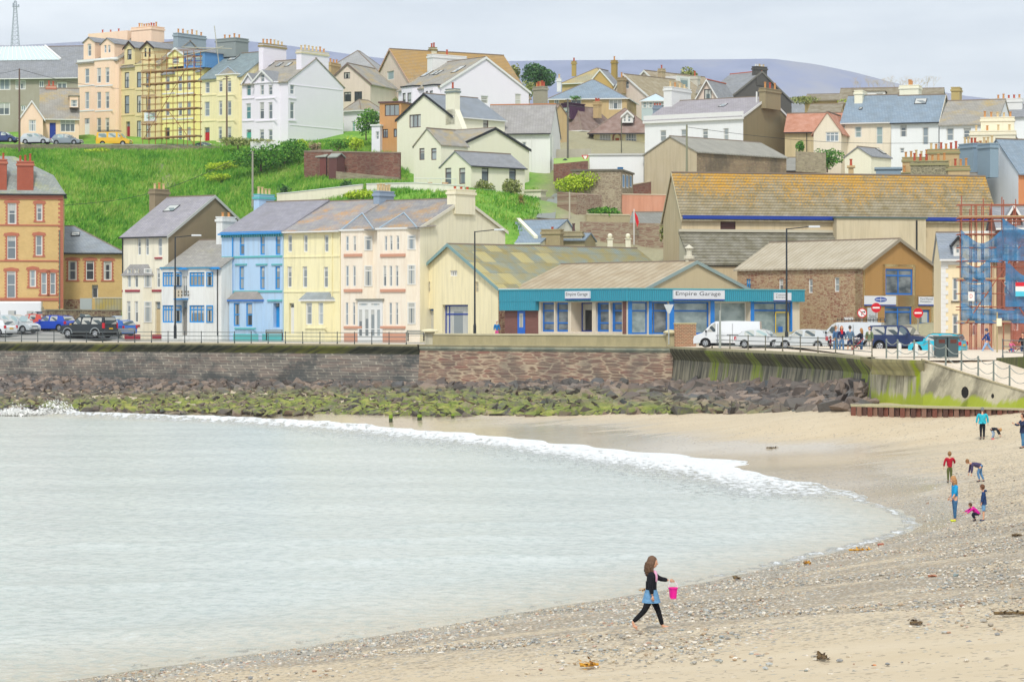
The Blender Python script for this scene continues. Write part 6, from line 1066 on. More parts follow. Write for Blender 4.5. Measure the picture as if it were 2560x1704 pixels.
h = House('white_chimney_house', 'white house with a long white chimney stack at the right edge', 'house', 2640, 20.6, 20, 2470, 0, 430, 290, 262, 'A', render_wall('#e6e9ea', .06), dep=9, roof=SL1); h.chim(2522, 249, 285, 1, 3, 3.4, .9, FW['white'], 5, [POT2, POT], None, 'x', .6); h.done()
h = House('cream_gable_house', 'cream house with broad stepped chimney stacks at the right edge', 'house', 2660, 23., 12, 2418, 0, 460, 440, 344, 'B', render_wall('#ece3c8', .15), dep=10, roof=SLL, z0=-4); mck = render_wall('#ece3c8', .15)
h.chim(2482, 330, 400, 1, -.4, 4.9, 1.2, mck, 4, [POT3, POT], None, 'x', .7); h.chim(2494, 296, 345, 1, 1.0, 3.6, 1.2, mck, 5, [POT, POT3], None, 'x', .7); h.done()
mBG = plain('#8ba0ae', .8)
h = House('blue_grey_terrace_house', 'blue grey house with tall rounded chimney and slate roof falling to the right', 'house', 2510, 24.2, 62, 2400, 2540, 560, 448, 362, 'B', render_wall('#dfe5ea', .1), roof=SLB, z0=-3, dep=14); h.chim(2455, 374, 440, 0, h.xr+1.2, 2.2, 1.0, mBG, 4, [POT, POT3], None, 'x', .8); h.chim(2425, 362, 420, 0, h.xr+.2, 2.4, 1.0, mBG, 4, [POT2, POT3], None, 'x', .8); h.done()
h = House('orange_walled_house', 'house with bright orange side wall and slate roof beside the blue grey one', 'house', 2546, 25., 66, 2440, 2640, 560, 431, 350, 'B', render_wall('#dfe5ea', .1), wallR=render_wall('#d38a5a', .15), roof=SLB, z0=-3, dep=14); h.chim(2470, 362, 430, 0, h.xr+.8, 2.2, 1.0, mBG, 3, [POT3], None, 'x', .8); h.done()
h = House('stone_backed_house', 'low stone building with crowded old chimneys just behind the lichened hall roof', 'house', 2442, 25., 10, 2240, 0, 520, 449, 436, 'A', rubble('#7f7a66', '#6f6b58', '#94907a', '#a8a287', .4, .16), dep=9, roof=SLL)
mst = rubble('#8a846a', '#76705a', '#9c967c', '#b0a888', .35, .14)
for (p0, p1, pt, pb, n, mm) in ((2254, 2340, 396, 440, 6, TANB), (2275, 2372, 405, 440, 6, mst), (2243, 2332, 434, 446, 3, mst), (2365, 2425, 418, 450, 4, TANB), (2318, 2400, 376, 440, 6, TANB)): h.chim((p0+p1)/2, pt, pb, 1, 2.+(p0 % 5)*.8, (p1-p0)/26., .9, mm, n, [POT, POT3, POT2], plain('#9a9468'), 'x', .8)
h.done()
h = House('blue_grey_outbuilding', 'small blue grey flat topped building peeping above the lichened ridge', 'outbuilding', 2252, 25.5, 8, 2190, 0, 520, 423, 423, 'F', mBG, dep=3, roof=mBG); h.done()
h = House('brick_chimney_lodge', 'short rendered chimney stub with a red pot just above the lichened ridge', 'chimney', 2134, 25.5, 8, 2121, 0, 470, 419, 419, 'F', TANB, dep=.8, roof=TANB); pots_on(h.e, 'chimney_pot', -.27, -.25, .4, .4, h.ze+.2, 1, [POT2]); h.done()
# low roofs and walls between the workshop and the hill
h = House('slate_cottage_row', 'low row with blue grey slate roof and pale parapet behind the yellow workshop', 'cottages', 1352, 25.4, 24, 1215, 0, 690, 607, 551, 'A', mCm, dep=11, roof=SLB, gutter=FW['white'], gab=.6); h.chim(1381, 576, 612, 1, 1.5, 2.0, .9, pebbledash('#b3a37e'), 1, [POT2], None, 'x', .3)
p = h.slope(1340, 600); q = h.slope(1296, 555); MB().slab([p+Vector((-.2, 0, .15)), p+Vector((.2, 0, .15)), q+Vector((.2, 0, .15)), q+Vector((-.2, 0, .15))], (0, 0, .25)).build('parapet', mCm, h.e); h.done()
h = House('rubble_house', 'small rendered building with two square chimneys above the corrugated roof', 'outbuilding', 1462, 25.2, 14, 1408, 0, 690, 600, 585, 'A', pebbledash('#b9ad88'), dep=5, roof=SLB); h.chim(1434, 581, 612, 1, .5, 1.9, .8, pebbledash('#b3a886'), 1, [plain('#5d4444')], None, 'x', .9); h.done()
# ---------------------------------------------------------------- vehicles
KINDS = {  # length, width, height, wheel r, wheel x, front lower, greenhouse, rear lower  (fractions of length / height)
 'hatch': (3.95, 1.70, 1.46, .30, (.19, .81), [(.0, .17), (-.005, .34), (.02, .45), (.10, .53), (.25, .61)], [(.40, .92), (.50, .985), (.72, .985), (.88, .92)], [(.965, .62), (.995, .52), (1., .28), (.99, .17)]),
 'round': (3.65, 1.66, 1.42, .29, (.18, .80), [(.0, .17), (-.005, .32), (.03, .44), (.12, .53), (.24, .60)], [(.38, .90), (.50, .99), (.66, .98), (.84, .88)], [(.95, .62), (.99, .50), (1., .26), (.98, .17)]),
 'mpv': (4.2, 1.74, 1.62, .31, (.17, .82), [(.0, .16), (-.005, .32), (.02, .43), (.10, .52), (.20, .58)], [(.38, .93), (.50, .99), (.80, .98), (.93, .90)], [(.985, .60), (1., .50), (1., .26), (.99, .17)]),
 'suv': (4.7, 1.9, 1.85, .37, (.17, .79), [(.0, .20), (-.005, .38), (.01, .52), (.05, .57), (.26, .61)], [(.36, .91), (.42, .985), (.80, .99), (.97, .975)], [(.995, .60), (1.0, .50), (1.005, .28), (.99, .20)]),
 'mini': (3.6, 1.68, 1.40, .29, (.17, .83), [(.0, .17), (-.005, .34), (.02, .50), (.08, .57), (.27, .62)], [(.38, .93), (.46, .985), (.78, .975), (.92, .92)], [(.97, .62), (.995, .50), (1., .26), (.98, .17)]),
 'estate': (4.6, 1.76, 1.5, .31, (.18, .78), [(.0, .17), (-.005, .34), (.02, .45), (.10, .53), (.25, .60)], [(.37, .93), (.48, .985), (.80, .985), (.93, .92)], [(.985, .62), (.995, .50), (1., .26), (.99, .17)]),
 'van': (5.0, 1.9, 1.98, .33, (.18, .80), [(.0, .14), (-.005, .30), (.01, .42), (.07, .50), (.14, .56)], [(.27, .90), (.34, .985), (.60, 1.0), (.985, .98)], [(.995, .56), (1.0, .45), (1.0, .20), (.99, .14)]),
 'camper': (4.6, 1.85, 1.9, .32, (.19, .80), [(.0, .15), (-.005, .32), (.02, .44), (.10, .52), (.18, .57)], [(.30, .92), (.36, .985), (.60, 1.0), (.97, .98)], [(.99, .56), (1.0, .45), (1.0, .20), (.99, .15)])}
TYRE = plain('#1b1c1e', .8); RIM = plain('#b9bcc0', .3, .6); CG = glass('#5d6b70', .06); CGL = glass('#9db3b5', .06); REDL = plain('#c0182a', .3); CLR = plain('#e5e8e8', .15); YPL = plain('#e8b41c', .5); WPL = plain('#e8e8e4', .5)
def vehicle(name, label, cat, px, py, s, yaw, kind, col, roofc=None, trim=None, glassm=None, rack=False, group=None, mats=None, L=None, sidewin=None, rimc=None, loc=None, S=1.):
    L0, W, Hh, r, wx, fl, gh, rl = KINDS[kind]; L = L or L0; p = loc or PS(px, py, s); rz = math.radians(yaw); cx = Vector((L/2*math.cos(rz), L/2*math.sin(rz), 0))
    e = empty(name, p-cx, rz, label, cat, group); paint = gloss(col); belt = fl[-1][1]; hw = W/2
    def yy(z): t = max(0, (z-belt)/(1-belt)); lo = max(0, (.3-z)/.3); return hw*(1-(.20 if kind not in ('van', 'camper') else .10)*t-.06*lo)
    V = lambda q, sd, k=0: (q[0]*L, sd*(yy(q[1])+k), q[1]*Hh)
    m = MB(); arch = []
    for wxx in wx[::-1]:
        ra = r*1.22; c = wxx*L; zb = .17*Hh if kind not in ('suv',) else .2*Hh; a0 = math.asin(max(-.9, min(.9, (zb-r)/ra)))
        for i in range(9): t = a0+(math.pi-2*a0)*i/8; arch.append(((c+ra*math.cos(t))/L, (r+ra*math.sin(t))/Hh))
    low = fl+[rl[0]]+rl[1:]+arch; g = [fl[-1]]+gh+[rl[0]]; top = fl+gh+rl
    for sd in (-1, 1):
        m.add([V(q, sd) for q in low], [tuple(range(len(low)))[::sd]]); m.add([V(q, sd) for q in g], [tuple(range(len(g)))[::sd]])
    for a, b in zip(top, top[1:]): m.quad(V(a, -1), V(b, -1), V(b, 1), V(a, 1), None)
    m.quad(V(fl[0], -1), V(fl[0], 1), V(rl[-1], 1), V(rl[-1], -1)); body = m.build('body', paint, e, bevel=.035)
    if roofc: a, b = gh[1], gh[2]; q = MB(); q.slab([(gh[0][0]*L, -yy(gh[0][1])+.02, gh[0][1]*Hh+.012), (a[0]*L, -yy(a[1])+.02, a[1]*Hh+.012), (b[0]*L, -yy(b[1])+.02, b[1]*Hh+.012), (gh[3][0]*L, -yy(gh[3][1])+.02, gh[3][1]*Hh+.012), (gh[3][0]*L, yy(gh[3][1])-.02, gh[3][1]*Hh+.012), (b[0]*L, yy(b[1])-.02, b[1]*Hh+.012), (a[0]*L, yy(a[1])-.02, a[1]*Hh+.012), (gh[0][0]*L, yy(gh[0][1])-.02, gh[0][1]*Hh+.012)], (0, 0, .02)); q.build('roof_panel', gloss(roofc), e)
    gm = glassm or CG
    def lerp(a, b, t): return (a[0]+(b[0]-a[0])*t, a[1]+(b[1]-a[1])*t)
    def pane(nm, a, b, i0, i1, k):                       # windscreen or rear screen
        A, B = lerp(a, b, i0), lerp(a, b, i1); d = Vector((B[0]*L-A[0]*L, 0, (B[1]-A[1])*Hh)).normalized(); n_ = Vector((d.z, 0, -d.x))*k
        q = MB(); ya, yb = yy(A[1])*.90, yy(B[1])*.88; P_ = lambda z, y: Vector((z[0]*L, y, z[1]*Hh))+n_*.03; q.quad(P_(A, -ya), P_(B, -yb), P_(B, yb), P_(A, ya)); q.build(nm, gm, e)
    pane('windscreen', fl[-1], gh[0], .06, .94, -1)
    if kind != 'van': pane('rear_screen', rl[0], gh[3], .10, .90, 1)
    cuts = sidewin or {'hatch': (.30, .52, .56, .76), 'round': (.30, .56, .60, .80), 'mpv': (.26, .48, .51, .70, .73, .88), 'suv': (.30, .46, .49, .68, .71, .93), 'mini': (.32, .58, .61, .84), 'estate': (.30, .50, .53, .70, .73, .90), 'van': (.20, .33), 'camper': (.22, .34, .40, .62, .68, .92)}[kind]
    zt = .93; zb = belt+.03
    def xa(z):                                            # front pillar x at height z
        return float(np.interp(z, [fl[-1][1], gh[0][1], gh[1][1]], [fl[-1][0], gh[0][0], gh[1][0]]))
    def xr(z): return float(np.interp(z, [rl[0][1], gh[3][1], gh[2][1]+.001], [rl[0][0], gh[3][0], gh[2][0]]))
    for sd in (-1, 1):
        for x0, x1 in zip(cuts[::2], cuts[1::2]):
            q = MB(); pts = [(max(x0, xa(zb)+.02), zb), (min(x1, xr(zb)-.02), zb), (min(x1, xr(zt-.06)-.025), zt-.06) , (min(x1-.01, xr(zt)-.04), zt), (max(x0+.02, xa(zt)+.03), zt), (max(x0, xa(zt-.1)+.02), zt-.1)]
            q.add([V(z, sd, .012) for z in pts], [tuple(range(6))[::sd]]); q.build('side_window', gm, e)
    wm = MB(); rm = MB()
    n_ = 18
    for k, wxx in enumerate(wx):
        for sd in (-1, 1):
            c = Vector((wxx*L, sd*(hw-.11), r)); q = MB(); q.tube(c-Vector((0, .1, 0)), c+Vector((0, .1, 0)), r, n=n_); t = q.build('tyre', TYRE, None); w_ = bpy.data.objects.new('wheel', None); COL.objects.link(w_); w_.parent = e; w_.empty_display_size = .1; t.parent = w_
            q = MB(); q.tube(c+Vector((0, sd*.09, 0)), c+Vector((0, sd*.112, 0)), r*.66, r*.58, n=n_)
            ro = q.build('rim', rimc or RIM, w_); q = MB()
            for a in range(5):
                t_ = a*1.2566+.3; cc = c+Vector((r*.40*math.cos(t_), sd*.116, r*.40*math.sin(t_))); q.tube(cc-Vector((0, .001, 0)), cc+Vector((0, .001, 0)), r*.13, n=6)
            q.build('rim_slot', TYRE, w_)
    q = MB()
    for sd in (-1, 1): q.box(.08*L, .93*L, sd*(hw-.22)-.02, sd*(hw-.22)+.02, .12, r*2.3)
    q.build('underbody', TYRE, e)
    zl = fl[2][1]*Hh
    for sd in (-1, 1):
        q = MB(); q.ell((fl[2][0]*L+.10, sd*hw*.72, zl-.02), .13, .17, .085 if kind != 'mini' else .12, 8, 6); q.build('headlight', CLR, e)
        zt_ = rl[1][1]*Hh; q = MB(); q.box(.965*L, 1.012*L, sd*hw*.97-.10, sd*hw*.97+.02, zt_-.10, zt_+(.14 if kind not in ('suv', 'mpv') else .35)); q.build('tail_light', REDL, e)
        q = MB(); x = xa(belt)+.04; q.box(x*L, x*L+.12, sd*(hw+.16)-.08, sd*(hw+.16)+.06, belt*Hh+.02, belt*Hh+.18); q.build('wing_mirror', paint if kind != 'van' else DARKP, e)
    e.scale = (S, S, S); e.location = p-cx*S
    q = MB(); q.box(-.03*1, .03, -.26, .26, .27*Hh-.06, .27*Hh+.06); q.build('number_plate', WPL, e); q = MB(); q.box(1.0*L-.02, 1.0*L+.025, -.26, .26, .40*Hh, .40*Hh+.12); q.build('number_plate', YPL, e)
    q = MB(); q.box(-.025, .05, -hw*.75, hw*.75, .17*Hh, .17*Hh+.07); q.box(-.02, .06, -hw*.5, hw*.5, .345*Hh, .345*Hh+.07); q.build('grille', DARKP, e)
    if trim:
        q = MB()
        for k, wxx in enumerate(wx):
            for sd in (-1, 1):
                for i in range(8):
                    a0, a1 = math.pi*i/8, math.pi*(i+1)/8; c = (wxx*L, r); q.quad((c[0]+r*1.22*math.cos(a0), sd*(hw+.012), c[1]+r*1.22*math.sin(a0)), (c[0]+r*1.45*math.cos(a0), sd*(hw+.012), c[1]+r*1.45*math.sin(a0)), (c[0]+r*1.45*math.cos(a1), sd*(hw+.012), c[1]+r*1.45*math.sin(a1)), (c[0]+r*1.22*math.cos(a1), sd*(hw+.012), c[1]+r*1.22*math.sin(a1)))
        q.build('wheel_arch_trim', plain(trim, .6), e)
    if kind == 'van':
        q = MB(); q.box(.50*L, .80*L, -hw-.012, -hw+.0, .47*Hh, .49*Hh); q.box(.36*L, .365*L, -hw-.01, -hw+.01, .2*Hh, .9*Hh); q.box(.58*L, .584*L, -hw-.01, -hw+.01, .2*Hh, .9*Hh); q.build('door_seam', DARKP, e)
    if rack:
        q = MB(); z = Hh+.14; x0, x1 = .34*L, .97*L
        for sd in (-.75, .75): q.tube((x0, sd*hw, z), (x1, sd*hw, z), .025); q.tube((x0, sd*hw, z+.12), (x1, sd*hw, z+.12), .02)
        for i in range(7): x = x0+(x1-x0)*i/6; q.tube((x, -.75*hw, z), (x, .75*hw, z), .022); q.tube((x, -.75*hw, z-.14), (x, -.75*hw, z+.12), .02); q.tube((x, .75*hw, z-.14), (x, .75*hw, z+.12), .02)
        q.build('roof_rack', DARKP, e)
    return e
GC = 'cars parked at the left end of the promenade'
vehicle('parked_car', 'white car cut off by the left edge of the picture', 'car', -18, 839, 26.2, -25, 'hatch', '#dfe3e5', group=GC, S=1.1)
vehicle('parked_car', 'silver people carrier facing right beside the red hatchback', 'car', 38, 832, 25.8, 155, 'mpv', '#bcc4c8', glassm=CGL, group=GC, S=1.1)
vehicle('parked_car', 'red hatchback with its rear showing between the silver and blue cars', 'car', 86, 824, 25.0, -38, 'hatch', '#c8432f', group=GC, S=1.1)
vehicle('parked_car', 'bright blue hatchback just left of the black off roader', 'car', 134, 828, 25.5, -28, 'hatch', '#1f48b4', group=GC, S=1.1)
vehicle('parked_car', 'dark car mostly hidden behind the red and blue hatchbacks', 'car', 100, 817, 24.4, -20, 'hatch', '#2a3344', group=GC, S=1.1)
vehicle('parked_car', 'black off roader with grey wheel arches behind the railing', 'car', 222, 844, 26.4, -28, 'suv', '#22282c', trim='#8e969a', group=GC, S=1.1)
vehicle('parked_car', 'silver grey estate car showing above the black off roader', 'car', 252, 823, 24.7, 160, 'estate', '#8d979c', glassm=CGL, group=GC, S=1.1)
vehicle('parked_car', 'dark grey car between the blue hatchback and the off roader', 'car', 186, 822, 24.9, -25, 'hatch', '#5b666b', glassm=CGL, group=GC, S=1.1)
vehicle('parked_car', 'pale blue grey car behind the off roader next to the cream house', 'car', 296, 829, 25.2, -30, 'hatch', '#9fb0c0', glassm=CGL, group=GC, S=1.1)
vehicle('parked_car', 'mid blue car tucked beside the cream house corner', 'car', 290, 840, 26.1, -34, 'hatch', '#2a66b8', group=GC, L=3.4, S=1.1)
GU = 'cars parked on the upper road'
vehicle('parked_car', 'dark blue car left of the telegraph pole on the upper road', 'car', 10, 357, 18.8, 168, 'hatch', '#2b3d70', glassm=CGL, group=GU)
vehicle('parked_car', 'silver hatchback outside the peach bungalow', 'car', 91, 361, 19.2, 170, 'hatch', '#c2c8cc', glassm=CGL, group=GU)
vehicle('parked_car', 'grey hatchback between the silver car and the yellow van', 'car', 168, 363, 19., 170, 'hatch', '#8c979e', glassm=CGL, group=GU)
vehicle('camper_van', 'yellow van with roof rack parked on the upper road', 'van', 286, 366, 18.6, 172, 'camper', '#eab52e', glassm=CGL, rack=True)
vehicle('parked_car', 'dark green car roof showing above the upper stone wall', 'car', 517, 383, 19.2, 172, 'round', '#4d6660', group=GU)
vehicle('parked_car', 'pale grey car parked left of the big cream house', 'car', 985, 474, 21.6, 172, 'hatch', '#c3c6bb', glassm=CGL)
GR = 'vehicles parked by the right hand railings'
vehicle('delivery_van', 'white panel van parked in front of the showroom', 'van', 1820, 868, 33.4, -10, 'van', '#e4e7ea', group=GR)
vehicle('parked_car', 'silver three door hatchback facing right behind the white van', 'car', 1904, 870, 34, 160, 'round', '#c9cdd0', glassm=CGL, group=GR)
vehicle('parked_car', 'silver hatchback with red tail light in front of the stone building', 'car', 2012, 872, 34.4, -24, 'hatch', '#bfc5c8', glassm=CG, group=GR)
v = vehicle('delivery_van', 'silver van with roof rack and ladder behind the group of people', 'van', 2126, 873, 34.6, -20, 'van', '#c6ccd2', rack=True, group=GR)
q = MB(); x = 5.03
for y in (-.1, .25): q.tube((x, y, .4), (x, y, 2.05), .02)
for i in range(8): q.tube((x, -.1, .5+i*.2), (x, .25, .5+i*.2), .016)
q.build('ladder', DARKP, v)
vehicle('parked_car', 'dark blue off roader facing right beside the turquoise car', 'car', 2254, 879, 36.2, 150, 'suv', '#26355c', group=GR, L=4.3)
vehicle('parked_car', 'turquoise small car with black roof beside the litter bin', 'car', 2345, 885, 37.4, -26, 'mini', '#22b4cf', roofc='#23262a', group=GR)
e = empty('motorhome', PS(-78, 822, 24.2), math.radians(6), 'white motorhome with folded bicycle carrier behind the cars at the left edge', 'motorhome'); mm = gloss('#e6e8ea', .4)
MB().box(0, 7.4, 0, 2.2, .5, 2.85).build('body', mm, e, bevel=.12); MB().box(5.9, 6.6, -.02, .0, 1.2, 1.85).build('window', GL['m'], e)
for x0, x1 in ((.6, 1.5), (2.4, 3.2), (4., 4.8)): MB().box(x0, x1, -.022, -.002, 1.3, 1.9).build('window', GL['m'], e)
q = MB()
for z in (1.0, 1.5, 2.2): q.tube((7.45, .5, z), (7.45, 1.8, z), .03)
for y in (.6, 1.1, 1.7): q.tube((7.5, y, .9), (7.5, y, 2.3), .03)
for c in ((7.55, .8, 1.3), (7.55, 1.5, 1.3)):
    for i in range(12): a0, a1 = i*math.pi/6, (i+1)*math.pi/6; q.tube((c[0], c[1]+.33*math.cos(a0), c[2]+.33*math.sin(a0)), (c[0], c[1]+.33*math.cos(a1), c[2]+.33*math.sin(a1)), .02)
q.build('bicycle_carrier', plain('#b5a98a'), e)
for x in (1.4, 5.6):
    for y in (.15, 2.05): MB().tube((x, y-.12, .35), (x, y+.12, .35), .35, n=16).build('wheel', TYRE, e)
# ---------------------------------------------------------------- railings, chains, posts
def railing(pts, label, nr=3, hgt=1.0, mat=None, r=.028, pr=.035):
    mat = mat or plain('#3c4548', .5); e = empty('railing', pts[0], 0, label, 'railing'); o = Vector(pts[0])
    for p in pts: q = MB(); q.lathe([(.07, 0), (.045, .12), (pr, .16), (pr, hgt-.05), (.05, hgt), (.03, hgt+.06)], p-o, 7); q.build('post', mat, e)
    for k in range(nr):
        h_ = hgt*(1-k*.34)-.03; MB().path([p-o+Vector((0, 0, h_)) for p in pts], r, 5).build('rail', plain('#6e7676', .5), e)
    return e
def wpt(px, d=.25):
    p = G(px, wy(px), 5.); i = 8 if px > 1600 else 3; n_ = nrm[i]; return p+n_*d
railing([wpt(x) for x in [-70, -31] + [8.9+40.6*i for i in range(7)] + [292.5+ 0*i for i in range(0)] + [291.3+41.6*i for i in range(9)] + [666.5+43.2*i for i in range(9)]], 'dark three rail railing along the left sea wall before the terraced houses')
railing([wpt(x) for x in (1774, 1818.6, 1864, 1907, 1950, 1994, 2038, 2082, 2127, 2172.6)], 'brown three rail railing above the weed streaked sea wall beside the parked vans', mat=plain('#6f6a58'))
cp = [P(2216, 895, 146), P(2244, 896.5, 144.5), P(2285.5, 898, 142), P(2322, 899, 140), P(2364.5, 912.5, 138.5), P(2403.6, 927, 137.5), P(2445.5, 940.7, 136.4), P(2484, 952.6, 135.4), P(2524, 964, 134.4), P(2566, 978, 133.3), P(2610, 992, 132)]
e = empty('chain_fence', cp[0], 0, 'grey posts with two hanging chains stepping down beside the slipway', 'fence'); o = cp[0]
for p in cp: q = MB(); q.lathe([(.05, 0), (.045, 1.0), (.06, 1.05), (.03, 1.1)], p-o, 7); q.build('post', plain('#7b837c', .5), e)
for h_ in (1.0, .5):
    for a, b in zip(cp, cp[1:]): MB().path([a-o+(b-a)*(i/8)+Vector((0, 0, h_-.22*math.sin(math.pi*i/8))) for i in range(9)], .022, 4).build('chain', plain('#9aa09a', .5), e)
bp = [P(2248, 888, 150), P(2290, 890, 149), P(2328, 892, 148.2)]
for i, p in enumerate(bp): o = MB().lathe([(.13, 0), (.13, .62), (.1, .7), (.05, .72)], (0, 0, 0), 10).build('bollard', plain('#dcdcd6')); o.location = p; tag(o, ('left', 'middle', 'right')[i]+' one of three stout white bollards behind the chained posts', 'bollard', 'white bollards at the slipway')
railing([P(2507, 893, 146), P(2560, 894, 145.5), P(2610, 895, 145)], 'short railing at the right edge beside the child on a bicycle', mat=plain('#5f6664'))
def lamp(px, pyb, pyt, s, label, arm=1.9):
    p = PS(px, pyb, s); hgt = (pyb-pyt)/s; e = empty('street_lamp', p, 0, label, 'street lamp', 'tall promenade street lamps'); MB().lathe([(.14, 0), (.13, 1.1), (.085, 1.3), (.06, hgt)], (0, 0, 0), 9).build('pole', plain('#2d3338', .5), e)
    MB().tube((0, 0, hgt-.05), (arm-.2, 0, hgt+.12), .04).build('arm', plain('#2d3338', .5), e); q = MB(); q.box(arm-.25, arm+.62, -.14, .14, hgt+.05, hgt+.2); q.build('lantern', plain('#d9dddf', .4), e, bevel=.04); return e
lamp(438, 846, 592, 28.2, 'dark street lamp standing in front of the white house with blue bay windows', 1.7); lamp(1187, 846, 578, 29.2, 'dark street lamp standing against the yellow workshop', 1.9); lamp(1966.5, 869, 571, 33.2, 'dark street lamp between two silver cars in front of the stone building', 1.9)
def pole(px, pyb, pyt, s, label, mat=None, extra=None, r=.14, cross=True, name='telegraph_pole', cat='telegraph pole'):
    p = PS(px, pyb, s); hgt = (pyb-pyt)/s; e = empty(name, p, 0, label, cat); MB().tube((0, 0, -1), (0, 0, hgt), r, r*.7, 8).build('pole', mat or plain('#7a6450'), e)
    if cross: q = MB(); q.tube((-.5, 0, hgt-.4), (.5, 0, hgt-.4), .05); q.tube((-.3, .0, hgt-.1), (.3, 0, hgt-.1), .04); q.build('cross_arm', DARKP, e)
    return e
p1 = pole(48.5, 380, 172, 19.6, 'dark brown telegraph pole between the apartment block and the peach bungalow', plain('#6b5348'), cross=False); pole(567, 370, 190, 19.4, 'brown telegraph pole in front of the pale yellow terraced house'); pole(1419.5, 440, 248, 20.6, 'tall dark telegraph pole right of the white annexe', plain('#6a6660')); pole(1717, 430, 312, 22.6, 'grey telegraph pole rising from the long warehouse gable', plain('#8c8c74'), cross=False); pole(1553.5, 385, 300, 18.9, 'thin pole in front of the cream bay windowed bungalow', plain('#6a6a5a'), cross=False, r=.08)
p5 = pole(631.5, 525, 378, 22.5, 'grey wooden telegraph pole on the grass above the blue house', plain('#a09c8c')); pole(1424, 556, 480, 24., 'pale pole beside the stone wall end at the pink wall', plain('#c0b8a4'), cross=False, r=.1); pole(1800, 868, 776, 33.8, 'plain grey post behind the white van', plain('#a5aaa2'), cross=False, r=.1, name='sign_post', cat='post')
def wire(a, b, sag, label):
    e = empty('overhead_wire', a, 0, label, 'cable'); MB().path([(b-a)*(i/14)+Vector((0, 0, -sag*math.sin(math.pi*i/14))) for i in range(15)], .028, 4).build('cable', DARKP, e)
wire(PS(49, 173, 19.6), PS(297, 222, 18.4), .4, 'cable from the left telegraph pole to the mustard house'); wire(PS(49, 173, 19.6), PS(-40, 186, 18.), .2, 'cable leaving the left telegraph pole past the apartment block'); wire(PS(158, 513, 25.4), PS(575, 405, 22.8), 1.1, 'black cable sagging across the green slope from the brick house')
wire(PS(1420, 262, 20.6), PS(1500, 268, 18.), .15, 'cable from the tall pole to the brown roofed bungalow'); wire(PS(567, 197, 19.4), PS(503, 206, 18.9), .1, 'cable from the pole to the scaffolded house')
wire(PS(1718, 318, 22.6), PS(2350, 357, 21.2), .7, 'thin cable running right from the warehouse pole to the terrace')
def bench(px, py, s, yaw, label):
    e = empty('bench', PS(px, py, s), math.radians(yaw), label, 'bench', 'promenade benches'); sl_ = plain('#8b8f88', .7); q = MB()
    for i in range(4): q.box(-.75, .75, -.22+i*.12, -.13+i*.12, .43, .46)
    q.build('seat', sl_, e); q = MB()
    for i in range(3): q.box(-.75, .75, .26+i*.03, .29+i*.03, .55+i*.13, .64+i*.13)
    q.build('backrest', sl_, e)
    for x in (-.68, .68): q = MB(); q.path([(x, -.25, 0), (x, -.12, .22), (x, -.25, .42), (x, .28, .42), (x, .36, .9)], .035); q.path([(x, .32, 0), (x, .14, .22), (x, .28, .42)], .035); q.path([(x, -.25, .42), (x, -.26, .64), (x, .3, .66)], .03); q.build('leg', plain('#2a2e30', .5), e)
bench(317, 846, 28.6, 8, 'bench on the promenade at the corner of the cream house'); bench(686, 850, 29., 10, 'bench in front of the blue and pale yellow houses'); bench(1040, 852, 29.4, 10, 'bench beside the domed pier at the end of the parapet')
e = empty('litter_bin', P(2369, 893, 147), .1, 'dark double litter bin beside the turquoise car', 'litter bin'); q = MB(); q.box(-.65, -.03, 0, .6, 0, 1.15); q.box(.03, .65, 0, .6, 0, 1.15); q.build('body', plain('#475659', .6), e, bevel=.03); q = MB(); q.box(-.7, .7, -.05, .65, 1.15, 1.24); q.build('lid', plain('#5c6a6c', .6), e, bevel=.03)
for x in (-.34, .34): MB().box(x-.18, x+.18, -.01, -.003, .82, 1.03).build('opening', plain('#5d2f26'), e)
# traffic signs
def disc(parent, name, r, y, mat, z, n=24, x=0): MB().add([(x+r*math.cos(t), y, z+r*math.sin(t)) for t in [k*2*math.pi/n for k in range(n)]], [tuple(range(n))]).build(name, mat, parent)
RS_ = plain('#d02030', .4); WS = plain('#eeeeec', .4)
def sign(px, pyb, pyc, s, kind, label, r=.36):
    p = PS(px, pyb, s); z = (pyb-pyc)/s; e = empty('road_sign', p, 0, label, 'road sign'); MB().tube((0, 0, 0), (0, 0, z+r), .04).build('post', plain('#9a9c98'), e)
    pl = MB(); pl.tube((0, -.045, z), (0, -.065, z), r, n=24); b = pl.build('sign_face', RS_ if kind != 'turn' else RS_, e)
    if kind == 'entry': MB().box(-r*.72, r*.72, -.073, -.067, z-r*.16, z+r*.16).build('white_bar', WS, b)
    else:
        disc(b, 'white_disc', r*.8, -.068, WS, z); q = MB(); q.box(-.05, .0, -.074, -.071, z-r*.5, z+r*.25); q.box(-.05, .14, -.074, -.071, z+r*.13, z+r*.27); q.add([(.13, -.073, z+r*.45), (.13, -.073, z-.02), (.25, -.073, z+r*.2)], [(0, 1, 2)]); q.build('arrow', BLK, b); q = MB(); q.add([(-r*.6, -.077, z+r*.48), (-r*.48, -.077, z+r*.6), (r*.6, -.077, z-r*.48), (r*.48, -.077, z-r*.6)], [(0, 1, 2, 3)]); q.build('red_bar', RS_, b)
sign(2155, 869, 782, 33.9, 'turn', 'round white no right turn sign with red ring beside the sales panel'); sign(2190, 866, 769, 34., 'entry', 'left red no entry sign over the sales panel'); sign(2295, 866, 782, 34.6, 'entry', 'right red no entry sign in front of the rental office door')
e = empty('give_way_sign', PS(1672, 860, 32.6), 0, 'back of a pale triangular give way sign beside the stone pier', 'road sign'); MB().tube((0, 0, 0), (0, 0, 3.1), .045).build('post', plain('#b5b9b5'), e); MB().slab([(-.38, -.05, 3.05), (.38, -.05, 3.05), (.08, -.05, 2.35), (-.08, -.05, 2.35)], (0, .02, 0)).build('sign_face', plain('#c9cfd0'), e)
